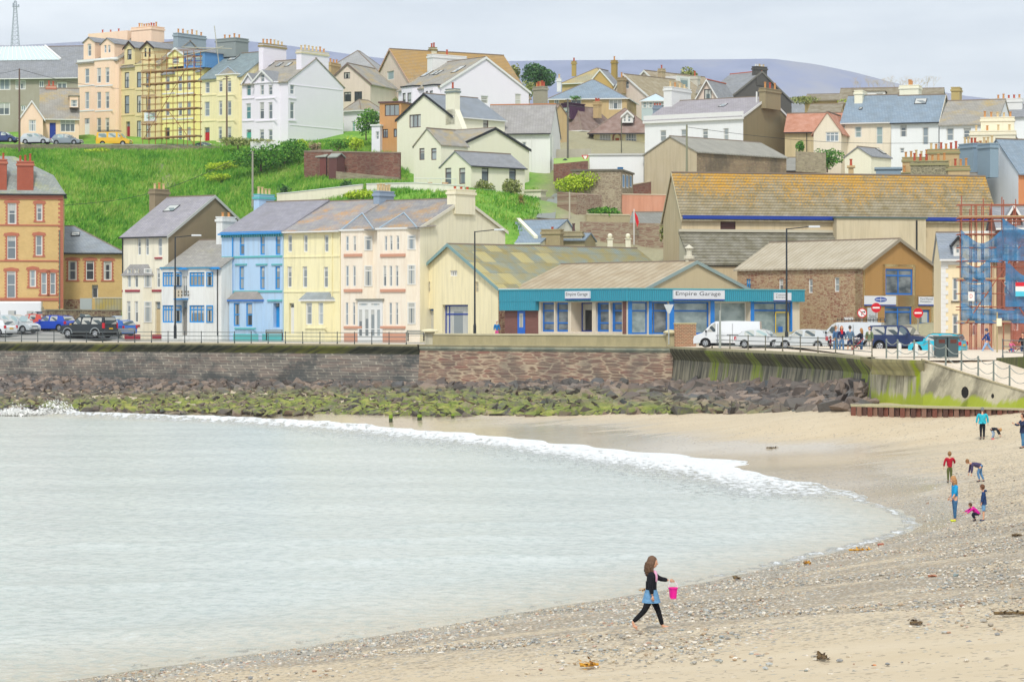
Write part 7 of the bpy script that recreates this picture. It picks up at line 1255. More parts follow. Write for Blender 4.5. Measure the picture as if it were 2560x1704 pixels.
e = empty('give_way_sign', PS(1463, 440, 20.8), 0, 'small red edged triangular sign beside the tall telegraph pole', 'road sign'); MB().tube((0, 0, 0), (0, 0, 2.4), .05).build('post', plain('#8b8f8b'), e); f_ = MB().slab([(-.45, -.05, 2.5), (.45, -.05, 2.5), (0, -.05, 1.7)], (0, .03, 0)).build('sign_face', RS_, e); MB().add([(-.28, -.055, 2.41), (.28, -.055, 2.41), (0, -.055, 1.92)], [(0, 1, 2)]).build('white_centre', WS, f_)
e = empty('street_name_sign', PS(2124, 797, 33.6)+Vector((0, .0, 0)), math.radians(-50), 'small white street plate low on the red stone side wall', 'sign'); MB().box(-.45, .45, -.12, -.08, -.1, .12).build('plate', WS, e)
# flag
e = empty('flagpole', PS(1585, 612, 24.8), 0, 'thin white flagpole with a limp red flag', 'flagpole'); MB().tube((0, 0, 0), (0, 0, 3.6), .045).build('pole', WS, e); q = MB(); q.add([(.04, 0, 3.35), (.35, .05, 2.9), (.5, .0, 2.3), (.34, .06, 1.75), (.18, 0, 2.3), (.1, -.03, 2.8)], [(0, 1, 2, 3, 4, 5)]); q.build('flag', plain('#d8202c'), e)
# mast on the skyline
e = empty('radio_mast', PS(38, 118, 12.5), 0, 'tall grey lattice radio mast on the skyline at the top left', 'mast'); q = MB(); H_ = 9.2
c0 = [(-.75, -.75), (.75, -.75), (.75, .75), (-.75, .75)]
for k in range(12):
    z0_, z1_ = H_*k/12, H_*(k+1)/12; f0, f1 = 1-.75*k/12, 1-.75*(k+1)/12
    for i in range(4): a, b = c0[i], c0[(i+1) % 4]; q.tube((a[0]*f0, a[1]*f0, z0_), (a[0]*f1, a[1]*f1, z1_), .05, n=4); q.tube((a[0]*f0, a[1]*f0, z0_), (b[0]*f1, b[1]*f1, z1_), .03, n=4); q.tube((a[0]*f1, a[1]*f1, z1_), (b[0]*f1, b[1]*f1, z1_), .03, n=4)
q.build('lattice', plain('#9aa3ad'), e); q = MB(); q.box(-.55, .8, -.3, .3, H_-1.2, H_-1.1); q.tube((0, 0, H_), (0, 0, H_+.7), .04); q.box(-.5, -.3, -.1, .1, H_-1.1, H_-.4); q.box(.5, .8, -.1, .1, H_-1.0, H_-.7); q.build('antenna', plain('#9aa3ad'), e)
# ---------------------------------------------------------------- scaffolding
RUST = plain('#a0703f', .7); RUSTR = plain('#a35e48', .7); BRD = plain('#b89a74', .8)
def scaffold(label, p0, ux, xs_, ys_, levels, boards, mat, r=.05, ext=1.0, diag=True):
    # p0: world origin, ux: unit vector along the facade, xs_: metres along, ys_: depths behind, levels: heights
    n_ = Vector((-ux.y, ux.x, 0)); e = empty('scaffold', p0, 0, label, 'scaffold'); pt = lambda x, y, z: ux*x+n_*y+Vector((0, 0, z)); top = levels[-1]
    for x in xs_:
        for y in ys_: MB().tube(pt(x, y, -.3), pt(x, y, top+ext*random.uniform(.4, 1)), r, n=5).build('upright_pole', mat, e)
    for z in levels:
        for y in ys_:
            MB().tube(pt(xs_[0]-.3, y-.06, z), pt(xs_[-1]+.3, y-.06, z), r*.9, n=5).build('ledger_pole', mat, e)
            MB().tube(pt(xs_[0]-.3, y-.06, z+.9), pt(xs_[-1]+.3, y-.06, z+.9), r*.8, n=5).build('guard_rail', mat, e)
        q = MB()
        for x in xs_: q.tube(pt(x+.05, ys_[0]-.2, z-.05), pt(x+.05, ys_[-1]+.2, z-.05), r*.9, n=5)
        q.build('cross_tube', mat, e)
    for z in boards: MB().slab([pt(xs_[0]-.2, ys_[0]-.1, z+.07), pt(xs_[-1]+.2, ys_[0]-.1, z+.07), pt(xs_[-1]+.2, ys_[-1]+.1, z+.07), pt(xs_[0]-.2, ys_[-1]+.1, z+.07)], (0, 0, .09)).build('platform_board', BRD, e)
    if diag: MB().tube(pt(xs_[0]+.3, ys_[0]-.12, levels[0]), pt(xs_[-1], ys_[0]-.12, levels[-1]), r, n=5).build('brace_pole', mat, e); MB().tube(pt(xs_[-1], ys_[0]-.14, levels[0]-1), pt((xs_[0]+xs_[-1])/2, ys_[0]-.14, levels[2]), r, n=5).build('brace_pole', mat, e)
    return e, pt
c36, s36 = math.cos(math.radians(36)), math.sin(math.radians(36)); ux = Vector((c36, -s36, 0))
p0 = PS(357, 372, 19.0); lv = [1.3, 3.2, 4.9, 6.7, 8.4, 10.0, 11.7]
e, pt = scaffold('rusty pole scaffold in front of the mustard and yellow terraced houses', p0, ux, [0, 1.1, 2.3, 4.3, 6.2, 8.0, 9.2], [0, 1.2], lv, [1.3, 4.9, 8.4, 10.0], RUST, .045)
for z in (3.2, 6.7, 10.): MB().slab([pt(-.2, -.12, z+.1), pt(2.5, -.12, z+.1), pt(2.5, -.06, z+.1), pt(-.2, -.06, z+.1)], (0, 0, .25)).build('toe_board', BRD, e)
MB().tube(pt(1.0, -.3, 4.9), pt(1.6, -.1, 10.5), .05).build('ladder', plain('#c9a35a'), e); q = MB(); a = pt(5.2, 2, 12.0); q.tube(a, a+Vector((5.5, -1, 1.2)), .06); q.tube(a+Vector((0, 0, 1.2)), a+Vector((6.5, 0, 1.0)), .06); q.tube(a+Vector((4.8, 0, -1)), a+Vector((4.2, 0, 4)), .06); q.build('roof_pole', plain('#b9b7a8'), e)
e = empty('scaffold_sign', p0+pt(.55, -.3, 3.6), 0, 'white board with green DRS letters hung on the left scaffold', 'sign'); MB().box(0, 1.6, 0, .06, 0, 1.1).build('board', plain('#dfe8e8'), e)
def text3(body, parent, x, z, w_, hgt, mat, y=-.006, name='lettering', col=None):
    cu = bpy.data.curves.new(name, 'FONT'); cu.body = body; cu.size = 1; tmp = bpy.data.objects.new(name, cu); COL.objects.link(tmp); dg = bpy.context.evaluated_depsgraph_get(); me = bpy.data.meshes.new_from_object(tmp.evaluated_get(dg)); bpy.data.objects.remove(tmp)
    n_ = len(me.vertices); co = np.zeros(n_*3); me.vertices.foreach_get('co', co); co = co.reshape(-1, 3); mn = co.min(0); mx_ = co.max(0); c2 = np.stack([x+(co[:, 0]-mn[0])/(mx_[0]-mn[0])*w_, np.full(n_, y), z+(co[:, 1]-mn[1])/(mx_[1]-mn[1])*hgt], 1); me.vertices.foreach_set('co', c2.ravel()); me.update(); me.materials.append(mat); o = bpy.data.objects.new(name, me); COL.objects.link(o); o.parent = parent
text3('DRS', e, .33, .32, .98, .45, plain('#3fb073', .5))
p0 = PS(2404, 878, 37.); ux = Vector((.995, -.1, 0)); lv = [1.9, 3.0, 4.8, 6.1, 7.9, 9.0]
e, pt = scaffold('tall rust red scaffold wrapped in blue netting at the right edge', p0, ux, [0, .65, 1.0, 1.45, 2.0, 2.8, 3.6, 4.5, 5.2], [0, 1.3], lv, [1.9, 4.8, 9.0], RUSTR, .038, ext=1.6)
n = NT('debris_netting'); g = n.obj(); nz_ = n.noise(n.map(g, (6, 6, 6)), 2, 3); m_net = n.end(n.mix(nz_, '#3c80ab', '#2f6a96'), .8); n.put(n.b, 'Alpha', n.ramp(n.noise(g, 1.1, 4), [(.35, .55), (.65, .9)]))
def net(name, z0, z1, x0, x1, sag, mat, y=-.14, holes=None):
    q = MB(); nx, nz_ = 14, 7
    for i in range(nx):
        for j in range(nz_):
            def pp(i, j):
                u = i/nx; zt = z1-sag*math.sin(math.pi*u)**1.2; z = z0+(zt-z0)*j/nz_; return pt(x0+(x1-x0)*u, y+.10*math.sin(u*14+j*.9)+.05*math.sin(j*2.), z)
            q.quad(pp(i, j), pp(i+1, j), pp(i+1, j+1), pp(i, j+1))
    q.build(name, mat, e, smooth=True)
net('blue_netting', 6.0, 8.2, -.05, 2.7, .9, m_net); net('blue_netting', 6.1, 9.0, 2.7, 5.6, .8, m_net, -.2); net('blue_netting', 4.6, 6.2, -.05, 1.9, .5, m_net); net('blue_netting', 3.0, 6.3, 2.9, 5.6, 1.2, m_net, -.2); net('blue_netting', 1.9, 3.2, -.05, 5.4, .35, m_net); net('blue_netting', 3.1, 4.7, -.05, 2.0, .2, m_net)
n = NT('barrier_mesh'); m_bm = n.end('#b06a58', .8); n.put(n.b, 'Alpha', .5); net('barrier_mesh', .0, 1.9, -.05, 2.0, .1, m_bm); net('barrier_mesh', .0, 2.0, 3.3, 5.5, .1, m_bm)
MB().slab([pt(2.2, .5, 0), pt(3.3, .5, 0), pt(3.3, .5, 2.0), pt(2.5, .5, 2.0)], (0, .1, 0)).build('hoarding_board', plain('#c9b495'), e)
e = empty('warning_sign', p0+pt(.42, -.35, 3.4), 0, 'small white sign with a red letter D on the blue netting', 'sign'); MB().box(0, .42, 0, .04, 0, .62).build('board', plain('#eceae4'), e); text3('D', e, .1, .2, .18, .26, RS_)
e = empty('banner', p0+pt(3.55, -.4, 3.7), 0, 'banner with red top, white middle and cyan foot at the right edge', 'banner'); MB().box(0, 1.4, 0, .03, 0, .95).build('sheet', plain('#e6e6e2'), e); MB().box(0, 1.4, -.004, -.001, .68, .95).build('red_panel', RS_, e); MB().box(0, 1.4, -.004, -.001, 0, .34).build('cyan_panel', plain('#4fc0d8'), e)
e = empty('notice_post', PS(2493, 893, 39.), 0, 'pole with a small cream notice beside the scaffold', 'sign'); MB().tube((0, 0, 0), (0, 0, 2.9), .05).build('post', plain('#a89a74'), e); MB().box(-.05, .28, -.08, -.05, 2.0, 2.5).build('plate', plain('#e9e2c4'), e)
# ---------------------------------------------------------------- walls, bushes and small things on the hill
mRub = rubble('#8f8470', '#7c705e', '#a89c84', '#8f8a70', .4, .16, '#5f6a45', .4); mRed = rubble('#8f5a4c', '#7a4c42', '#a06e5c', '#8c7a68', .4, .15, '#5a4640', .4)
wallline('roadside_wall', [P(-60, 388, 331), P(200, 388, 330), P(400, 390, 329), P(548, 394, 328)], -1.5, 1.4, .4, mRub, None, label='long rubble wall with ivy along the upper road above the slope')
wallline('brick_wall', [P(760, 420, 300), P(1000, 424, 297)], -2.0, 1.9, .4, mRed, plain('#9a8878'), .12, 'dark red stone garden wall left of the cream house')
wallline('garden_wall', [P(840, 455, 290), P(995, 470, 286)], -1.0, 1.2, .3, rubble('#9c8f78', '#897d68', '#b0a288', '#a59e84', .4, .2), None, label='lower buff stone wall in front of the dark red wall')
wallline('terrace_wall', [P(692, 503, 272), P(727, 500, 271), P(905, 480, 268)], -1., .75, .3, render_wall('#e6dfc6', .2), FW['white'], .08, 'cream rendered garden wall with clipped shrubs above the terrace roofs')
wallline('terrace_wall', [P(916, 481, 268), P(1040, 478, 266), P(1160, 486, 264)], -1., .85, .3, render_wall('#e8e4d4', .2), FW['white'], .08, 'white rendered wall in front of the cream house terrace')
wallline('pink_wall', [P(1428, 536, 286), P(1672, 540, 284)], -1.5, 2.3, .4, render_wall('#cf9478', .5, '#a86e56'), plain('#d9c9ae'), .1, 'long salmon pink rendered wall left of the big hall')
wallline('stone_wall', [P(1393, 560, 272), P(1440, 566, 270)], -1., 3.4, 4., rubble('#9c8270', '#8a6a5a', '#ad9884', '#a8a088', .4, .2), None, label='tall red and buff stone wall end at the left of the pink wall')
wallline('stone_wall', [P(1470, 506, 296), P(1560, 497, 296), P(1655, 480, 296)], -2., 1.4, .4, mRed, plain('#bcae92'), .1, 'reddish stone wall climbing to the right behind the pink wall')
wallline('stone_wall', [P(1450, 600, 262), P(1660, 606, 258)], -1., 1.9, .4, rubble('#a08a74', '#8f6e5e', '#b0a088', '#a8a088', .4, .18), None, label='stone yard wall below the flag')
wallline('rendered_wall', [P(1466, 580, 268), P(1575, 582, 268)], -1.5, 1.8, 3., pebbledash('#b5aa88'), plain('#c4bc9c'), .14, 'beige rendered retaining block left of the flagpole')
h = House('slate_shed', 'small shed with dark slate roof and pale gutter under the pink wall', 'shed', 1662, 24., 8, 1576, 0, 600, 562, 533, 'A', TANB, dep=6, roof=slate('#85857e', '#91918a'), gutter=FW['white']); h.done()
for i, px in enumerate((1525, 1570)):
    e = empty('gate_post', PS(px, 622, 25.4), 0, 'cream gate post with ball finial, %s of the pair above the corrugated roof' % ('left', 'right')[i], 'gate post'); MB().box(-.25, .25, -.25, .25, -.5, .95).build('post', mCm, e); MB().box(-.33, .33, -.33, .33, .953, 1.05).build('cap', mCm, e); MB().ell((0, 0, 1.28), .24, .24, .24).build('ball_finial', mCm, e)
e = empty('roof_cowl', PS(1731, 652, 30.0)+Vector((0, 4, 0)), 0, 'pale metal ventilation cowl above the showroom roof', 'ventilator'); MB().lathe([(.34, -.6), (.34, .2), (.46, .25), (.46, .5), (.24, .55), (.24, 1.1), (.42, 1.15), (.05, 1.45)], (0, 0, 0), 12).build('cowl', plain('#cfc9b5', .5), e)
# sheds
h = House('garden_shed', 'brown timber garden shed with grey felt roof among the shrubs', 'shed', 815, 21.4, 30, 763, 842, 415, 391, 378, 'A', plain('#7a4640'), wallR=plain('#4a3634'), roof=plain('#a3a89c', .8), ov=.15); h.done()
h = House('garden_shed', 'second smaller dark shed right of the brown timber shed', 'shed', 842, 21.6, 30, 822, 862, 417, 393, 385, 'A', plain('#6a4440'), roof=plain('#9a9f96', .8), ov=.1); h.done()
# lane and steps
m = MB(); lane = [((1340, 552, 262), (1388, 556, 262)), ((1352, 530, 270), (1390, 530, 271)), ((1368, 508, 281), (1396, 506, 282)), ((1385, 492, 290), (1404, 490, 291))]
for (a, b), (c, d_) in zip(lane, lane[1:]): m.quad(P(*a)+Vector((0, 0, .35)), P(*b)+Vector((0, 0, .35)), P(*d_)+Vector((0, 0, .35)), P(*c)+Vector((0, 0, .35)))
m.build('lane', plain('#8a8f88', .9))['kind'] = 'structure'
st = empty('hillside_steps', on_ter(405, 428), 0, 'narrow worn stone steps climbing the green slope', 'steps'); o = Vector(st.location)
for i in range(22):
    t = i/21; p = on_ter(425-27*t+4*math.sin(i), 468-66*t); MB().box(p.x-o.x-.55, p.x-o.x+.55, p.y-o.y-.25, p.y-o.y+.25, p.z-o.z-.2, p.z-o.z+.16).build('step', plain('#9b9a80'), st)
# foliage
def leafcloud(c, rx, ry, rz, N, ls, V, Fq, lumps=6, seed=0, hollow=.55):
    R_ = np.random.RandomState(seed+int(N)); L_ = [(R_.uniform(-.5, .5)*rx, R_.uniform(-.5, .5)*ry, R_.uniform(-.25, .55)*rz, R_.uniform(.45, .75)) for _ in range(lumps)]+[(0, 0, 0, .8)]
    k = R_.randint(0, len(L_), N); ctr = np.array(L_)[k]; d = R_.normal(size=(N, 3)); d /= np.linalg.norm(d, axis=1)[:, None]; rad = (hollow+(1-hollow)*R_.rand(N)**.6)[:, None]*ctr[:, 3:4]
    p = ctr[:, :3]+d*rad*np.array([rx, ry, rz]); p = p[p[:, 2] > -rz*.95]; n_ = len(p); p = p+np.array(c)
    a = R_.normal(size=(n_, 3)); a /= np.linalg.norm(a, axis=1)[:, None]; b = np.cross(a, R_.normal(size=(n_, 3))); b /= np.linalg.norm(b, axis=1)[:, None]; s1 = ls*R_.uniform(.6, 1.3, (n_, 1)); v = np.stack([p-a*s1, p+b*s1*.55, p+a*s1, p-b*s1*.55], 1).reshape(-1, 3)
    base = sum(len(x) for x in V); V.append(v); Fq.append(np.arange(n_*4).reshape(-1, 4)+base)
LG = leaf('#2c5a1c', '#4d8a2c', '#86b23e'); LY = leaf('#7d9a1e', '#a9c52a', '#cfdc4a'); LD = leaf('#2a4a28', '#3f6a38', '#6a8f50'); LO = leaf('#5e6b34', '#8c9650', '#b8b878'); LR = leaf('#7a6a4c', '#9c8a68', '#bca888')
def bush(px, pyb, w_, hgt, s, mat, label, N=500, ls=.16, cat='bush', name='bush', trunk=None, seed=0, loc=None, group=None):
    p = loc or PS(px, pyb, s); e = empty(name, p, 0, label, cat, group); W, Hm = w_/s, hgt/s; V, Q = [], []; tb = (trunk or 0)/s
    leafcloud((0, 0, tb+(Hm-tb)*.5), W*.62, W*.5, (Hm-tb)*.62, N, ls, V, Q, 7, seed); arrmesh('crown' if trunk else 'foliage', np.concatenate(V), np.concatenate(Q), mat, parent=e)
    q = MB(); th = tb or Hm*.5; q.tube((0, 0, -.3), (0, 0, th), .12*max(.5, W/4), .06, 6)
    for a in range(5): t = a*1.3; q.tube((0, 0, th*.7), (W*.3*math.cos(t), W*.3*math.sin(t), tb+(Hm-tb)*.6), .05, .02, 5)
    q.build('trunk' if trunk else 'stem', plain('#6a5844'), e)
bush(652, 422, 120, 55, 20.8, LG, 'large dark green shrub mass left of the timber sheds', 2600, .17); bush(712, 404, 95, 52, 20.6, LG, 'green shrub clump below the white end terrace house', 1600, .16, seed=3); bush(752, 376, 34, 26, 20., LY, 'bright yellow green shrub beside the big white gable', 500, .15, seed=4)
bush(595, 368, 80, 22, 19.8, LO, 'olive hedge in front of the pale yellow house', 900, .14, seed=5); bush(645, 362, 90, 14, 19.8, LO, 'low clipped hedge in front of the white end terrace', 700, .12, seed=6); bush(786, 380, 30, 22, 20.4, LR, 'brownish twiggy shrub left of the garden walls', 400, .13, seed=7)
bush(845, 382, 50, 32, 20.6, LG, 'small leafy tree with a thin trunk beyond the brick wall', 500, .15, trunk=8, name='small_tree', cat='tree', seed=8); bush(890, 378, 44, 30, 20.6, LY, 'loose yellow green shrub above the red garden wall', 450, .15, seed=9)
bush(915, 345, 60, 70, 19.6, LG, 'dense garden hedge between the white annexe and brown house', 1400, .16, seed=10); bush(900, 240, 26, 30, 17., LO, 'olive tree top behind the pinkish cottage', 300, .16, seed=11); bush(990, 262, 14, 18, 17.6, LO, 'tiny olive bush against the steep pinkish gable', 140, .14, seed=12)
bush(1449, 486, 98, 50, 22.4, LY, 'large rounded lime green shrub above the pink wall', 3000, .14, seed=13, name='shrub', cat='shrub'); bush(1518, 478, 48, 26, 22.2, LD, 'dark green shrub right of the lime green one', 800, .14, seed=14); bush(1512, 545, 80, 26, 23.8, LG, 'mound of greenery at the foot of the pink wall', 1100, .15, seed=15)
bush(1213, 486, 46, 34, 22.6, LO, 'clipped round grey green shrub beneath the cream house window', 800, .13, seed=16, name='shrub', cat='shrub'); bush(1277, 500, 46, 50, 23., LO, 'tall clipped shrub at the corner of the cream house', 1300, .13, seed=17, name='shrub', cat='shrub')
bush(712, 495, 28, 34, 23.4, LD, 'left round shrub on the cream garden wall', 500, .12, seed=18, name='shrub', cat='shrub'); bush(863, 488, 36, 34, 23.6, LD, 'right round shrub on the cream garden wall', 600, .12, seed=19, name='shrub', cat='shrub')
bush(1345, 235, 75, 70, 16.4, LD, 'tall dark conifer like tree rising behind the grey chimney', 2600, .22, trunk=10, name='evergreen_tree', cat='tree', seed=20); bush(1322, 240, 30, 36, 17., LO, 'yellowish shrub under the dark skyline tree', 400, .18, seed=21); bush(1290, 215, 20, 48, 16.6, LO, 'thin olive tree at the end of the brown tiled roof', 350, .2, seed=22, trunk=10, name='slim_tree', cat='tree')
bush(1718, 215, 45, 42, 15.6, LO, 'olive green tree between the two tiled roofs and the white chimney', 900, .2, seed=23, trunk=8, name='broad_tree', cat='tree'); bush(2020, 262, 80, 20, 16.6, LO, 'long shrubbery on the skyline left of the terrace', 900, .18, seed=24); bush(2112, 262, 30, 14, 17., LY, 'small bright shrub beside the terrace chimney', 200, .15, seed=25)
bush(2068, 425, 70, 46, 20.8, LG, 'dense green bush against the cream terrace houses', 1500, .15, seed=26); bush(1998, 382, 24, 30, 20.2, LG, 'ivy bush beside the brown end gable', 400, .14, seed=27); bush(1660, 604, 22, 56, 25.6, LO, 'climbing plant on the left corner of the hall', 300, .14, seed=28)
bush(1440, 250, 32, 10, 17.6, LG, 'leafy top above the brown hip roof', 160, .12, seed=29)
# bare tree on the skyline
e = empty('bare_tree', PS(2236, 215, 15.5), 0, 'pale leafless tree on the skyline behind the terrace chimney', 'tree'); q = MB(); R_ = random.Random(5)
def twig(p, d, l, r, k):
    e_ = p+d*l; q.tube(p, e_, r, r*.6, 4, cap=False)
    if k: [twig(e_, (d+Vector((R_.uniform(-.8, .8), R_.uniform(-.8, .8), R_.uniform(-.3, .35)))).normalized(), l*.72, r*.6, k-1) for _ in range(3)]
for i in range(20): twig(Vector((-6.6+i*.68, R_.uniform(-1, 1), -.9)), Vector((R_.uniform(-.35, .35), 0, 1)).normalized(), R_.uniform(.6, 1.0), .032, 4)
q.build('branches', plain('#c9b49c'), e)
# palm
e = empty('palm', PS(1300, 535, 23.8), 0, 'spiky dry cordyline palm on the bank below the cream house', 'palm'); q = MB(); q.tube((0, 0, 0), (.1, 0, 1.3), .16, .12, 7); q.build('trunk', plain('#8a7458'), e); q = MB()
for i in range(150):
    t = random.uniform(0, 6.28); el = random.uniform(-1.0, 1.35); d = Vector((math.cos(t)*math.cos(el), math.sin(t)*math.cos(el), math.sin(el))); a = Vector((.1, 0, 1.5)); b = a+d*random.uniform(.8, 1.3)+Vector((0, 0, -.2)); w_ = d.cross(Vector((0, 0, 1))).normalized()*.05; q.add([a-w_, a+w_, b], [(0, 1, 2)])
q.build('fronds', leaf('#8a7a48', '#b09a5c', '#7f9044'), e)
# picnic table
e = empty('picnic_table', PS(1207, 492, 23.2), .2, 'grey blue picnic table on the lawn in front of the cream house', 'picnic table'); gt = plain('#7f8f88'); MB().box(-.9, .9, -.35, .35, .72, .77).build('table_top', gt, e)
for y in (-.75, .75): MB().box(-.9, .9, y-.14, y+.14, .42, .46).build('bench_seat', gt, e)
for x in (-.6, .6): q = MB(); q.tube((x, -.8, 0), (x, -.25, .72), .05); q.tube((x, .8, 0), (x, .25, .72), .05); q.tube((x, -.8, .4), (x, .8, .4), .04); q.build('leg_frame', gt, e)
e = empty('terrace_railing', PS(1036, 466, 22.6), 0, 'white terrace railing in front of the cream house door', 'railing'); q = MB(); q.tube((0, 0, .9), (4.6, 0, .85), .04); [q.tube((x, 0, 0), (x, 0, .9), .035) for x in (0, 1.5, 3, 4.6)]; q.build('rails', FW['white'], e)
for i, (px, w_) in enumerate(((1066, .5), (1100, .7))): e = empty('folded_chair', PS(px, 476, 22.8), 0, ('slatted wooden chair on the terrace, left one', 'tilted wooden lounger on the terrace, right one')[i], 'chair'); q = MB(); q.slab([(0, 0, 0), (w_, 0, 0), (w_*1.3, .4, .9), (w_*.3, .4, .9)], (0, .06, 0)); q.build('slats', plain('#b08f68'), e); q = MB(); q.tube((0, .5, 0), (w_*.4, .1, .8), .03); q.tube((w_, .5, 0), (w_*1.2, .1, .8), .03); q.build('leg', plain('#8a6f50'), e)
e = empty('lamp_pier', PS(1413, 432, 20.9), 0, 'white pier with a dark lantern beside the lane', 'pier'); MB().box(-.4, .4, -.4, .4, 0, 1.1).build('pier', FW['white'], e); MB().lathe([(.3, 1.103), (.3, 1.4), (.4, 1.45), (.1, 1.7)], (0, 0, 0), 8).build('lantern', DARKP, e)
MB().add([P(1384, 396, 312), P(1472, 392, 312), P(1472, 404, 300), P(1460, 418, 292), P(1384, 418, 292)], [(0, 1, 2, 3, 4)]).build('lawn', leaf('#7a9a44', '#93b058', '#a8bf70'))['kind'] = 'structure'
wallline('garden_wall', [P(1384, 432, 292), P(1470, 424, 292)], -1., 1.0, .3, mRed, None, label='low dark stone wall under the small lawn by the telegraph pole')
wallline('garden_wall', [P(1384, 394, 316), P(1478, 392, 316)], -.5, 1.0, .3, render_wall('#b0ab98', .3), None, label='low grey wall in front of the beige dormer bungalow')
wallline('white_retaining_wall', [P(626, 374, 322), P(700, 372, 322)], -.8, 1.0, .3, FW['white'], None, label='short white wall below the hedge of the white end terrace')
wallline('flint_wall', [P(1990, 408, 303), P(2065, 412, 303)], -1., 1.4, .4, rubble('#a59a84', '#8f8470', '#b5aa90', '#a0987c', .4, .2), None, label='grey rubble wall with grassy top left of the dense green bush')
# grass tufts
def tufts(N, x0, x1, y0, y1, name, mat, label, hmin, hmax, cond):
    X = RS.uniform(x0, x1, N); Y = RS.uniform(y0, y1, N); Z = ter_f(X, Y); pxv = X/Y*F+1280; k = (pxv > -40) & (pxv < 2620) & cond(X, Y, Z, pxv); X, Y, Z = X[k], Y[k], Z[k]; M_ = len(X); B = 4
    X = np.repeat(X, B)+RS.normal(0, .18, M_*B); Y = np.repeat(Y, B)+RS.normal(0, .18, M_*B); Z = np.repeat(Z, B)-.05; hh = RS.uniform(hmin, hmax, M_*B); lx = RS.normal(.1, .22, M_*B); ly = RS.normal(-.1, .15, M_*B); w_ = RS.uniform(.03, .09, M_*B); t = RS.uniform(0, 3.14, M_*B)
    v = np.stack([np.stack([X-w_*np.cos(t), Y-w_*np.sin(t), Z], 1), np.stack([X+w_*np.cos(t), Y+w_*np.sin(t), Z], 1), np.stack([X+lx*hh*1.6, Y+ly, Z+hh], 1)], 1).reshape(-1, 3); f = np.arange(len(v)).reshape(-1, 3)
    return tag(arrmesh(name, v, f, mat), label, 'grass', kind='stuff')
n = NT('grass_blade'); r_ = n.n('NewGeometry', 8); f_ = n.noise(n.pos(), .16, 5, .6); f2_ = n.noise(n.pos(), 1.0, 4, .6); k_ = n.math('ADD', n.math('MULTIPLY', r_, .22), n.math('ADD', n.math('MULTIPLY', f_, .55), n.math('MULTIPLY', f2_, .35)))
m_bl = n.end(n.ramp(k_, [(.32, '#2a5c16'), (.44, '#4f9424'), (.56, '#7cb23c'), (.68, '#a8c056'), (.82, '#ccc690')]), .8)
tufts(70000, -66, -5, 262, 336, 'hillside_grass', m_bl, 'long rough grass covering the green slope', .25, .75, lambda X, Y, Z, p: (p < 1020)); tufts(9000, -30, 8, 255, 300, 'bank_grass', m_bl, 'rough grass on the bank below the cream house', .2, .5, lambda X, Y, Z, p: (p > 880) & (p < 1345))
def gorse(px, py, w_, hgt, s, seed): bush(px, py, w_, hgt, s, LY, '', 500, .13, seed=seed)
for i, (px, py, w_, hh, lb_) in enumerate(((560, 428, 70, 22, 'yellow green gorse patch high on the slope'), (545, 458, 60, 18, 'second yellow green gorse patch lower on the slope'), (905, 502, 86, 24, 'yellow green mound above the terrace roofs'), (240, 385, 60, 12, 'ivy tuft on the long upper rubble wall'))):
    p = on_ter(px, py); bush(px, py, w_, hh, F/p.y, LY, lb_, 1300, .13, seed=40+i, loc=p, cat='gorse', name='gorse')
# ---------------------------------------------------------------- people
SKIN = plain('#d9a586', .6)
def skinmesh(V, E, R, root, lvl=1):
    me = bpy.data.meshes.new('t'); me.from_pydata([tuple(v) for v in V], E, []); o = bpy.data.objects.new('t', me); COL.objects.link(o); o.modifiers.new('s', 'SKIN')
    for i, d in enumerate(me.skin_vertices[0].data): d.radius = (R[i], R[i]); d.use_root = (i == root)
    m = o.modifiers.new('b', 'SUBSURF'); m.levels = lvl; m.render_levels = lvl; dg = bpy.context.evaluated_depsgraph_get(); r = bpy.data.meshes.new_from_object(o.evaluated_get(dg)); bpy.data.objects.remove(o); return r
def addmesh(mb, me, mat): mb.add([tuple(v.co) for v in me.vertices], [tuple(p.vertices) for p in me.polygons], mat)
def rotY(v, a, c): v = v-c; ca, sa = math.cos(a), math.sin(a); return c+Vector((v.x*ca+v.z*sa, v.y, -v.x*sa+v.z*ca))
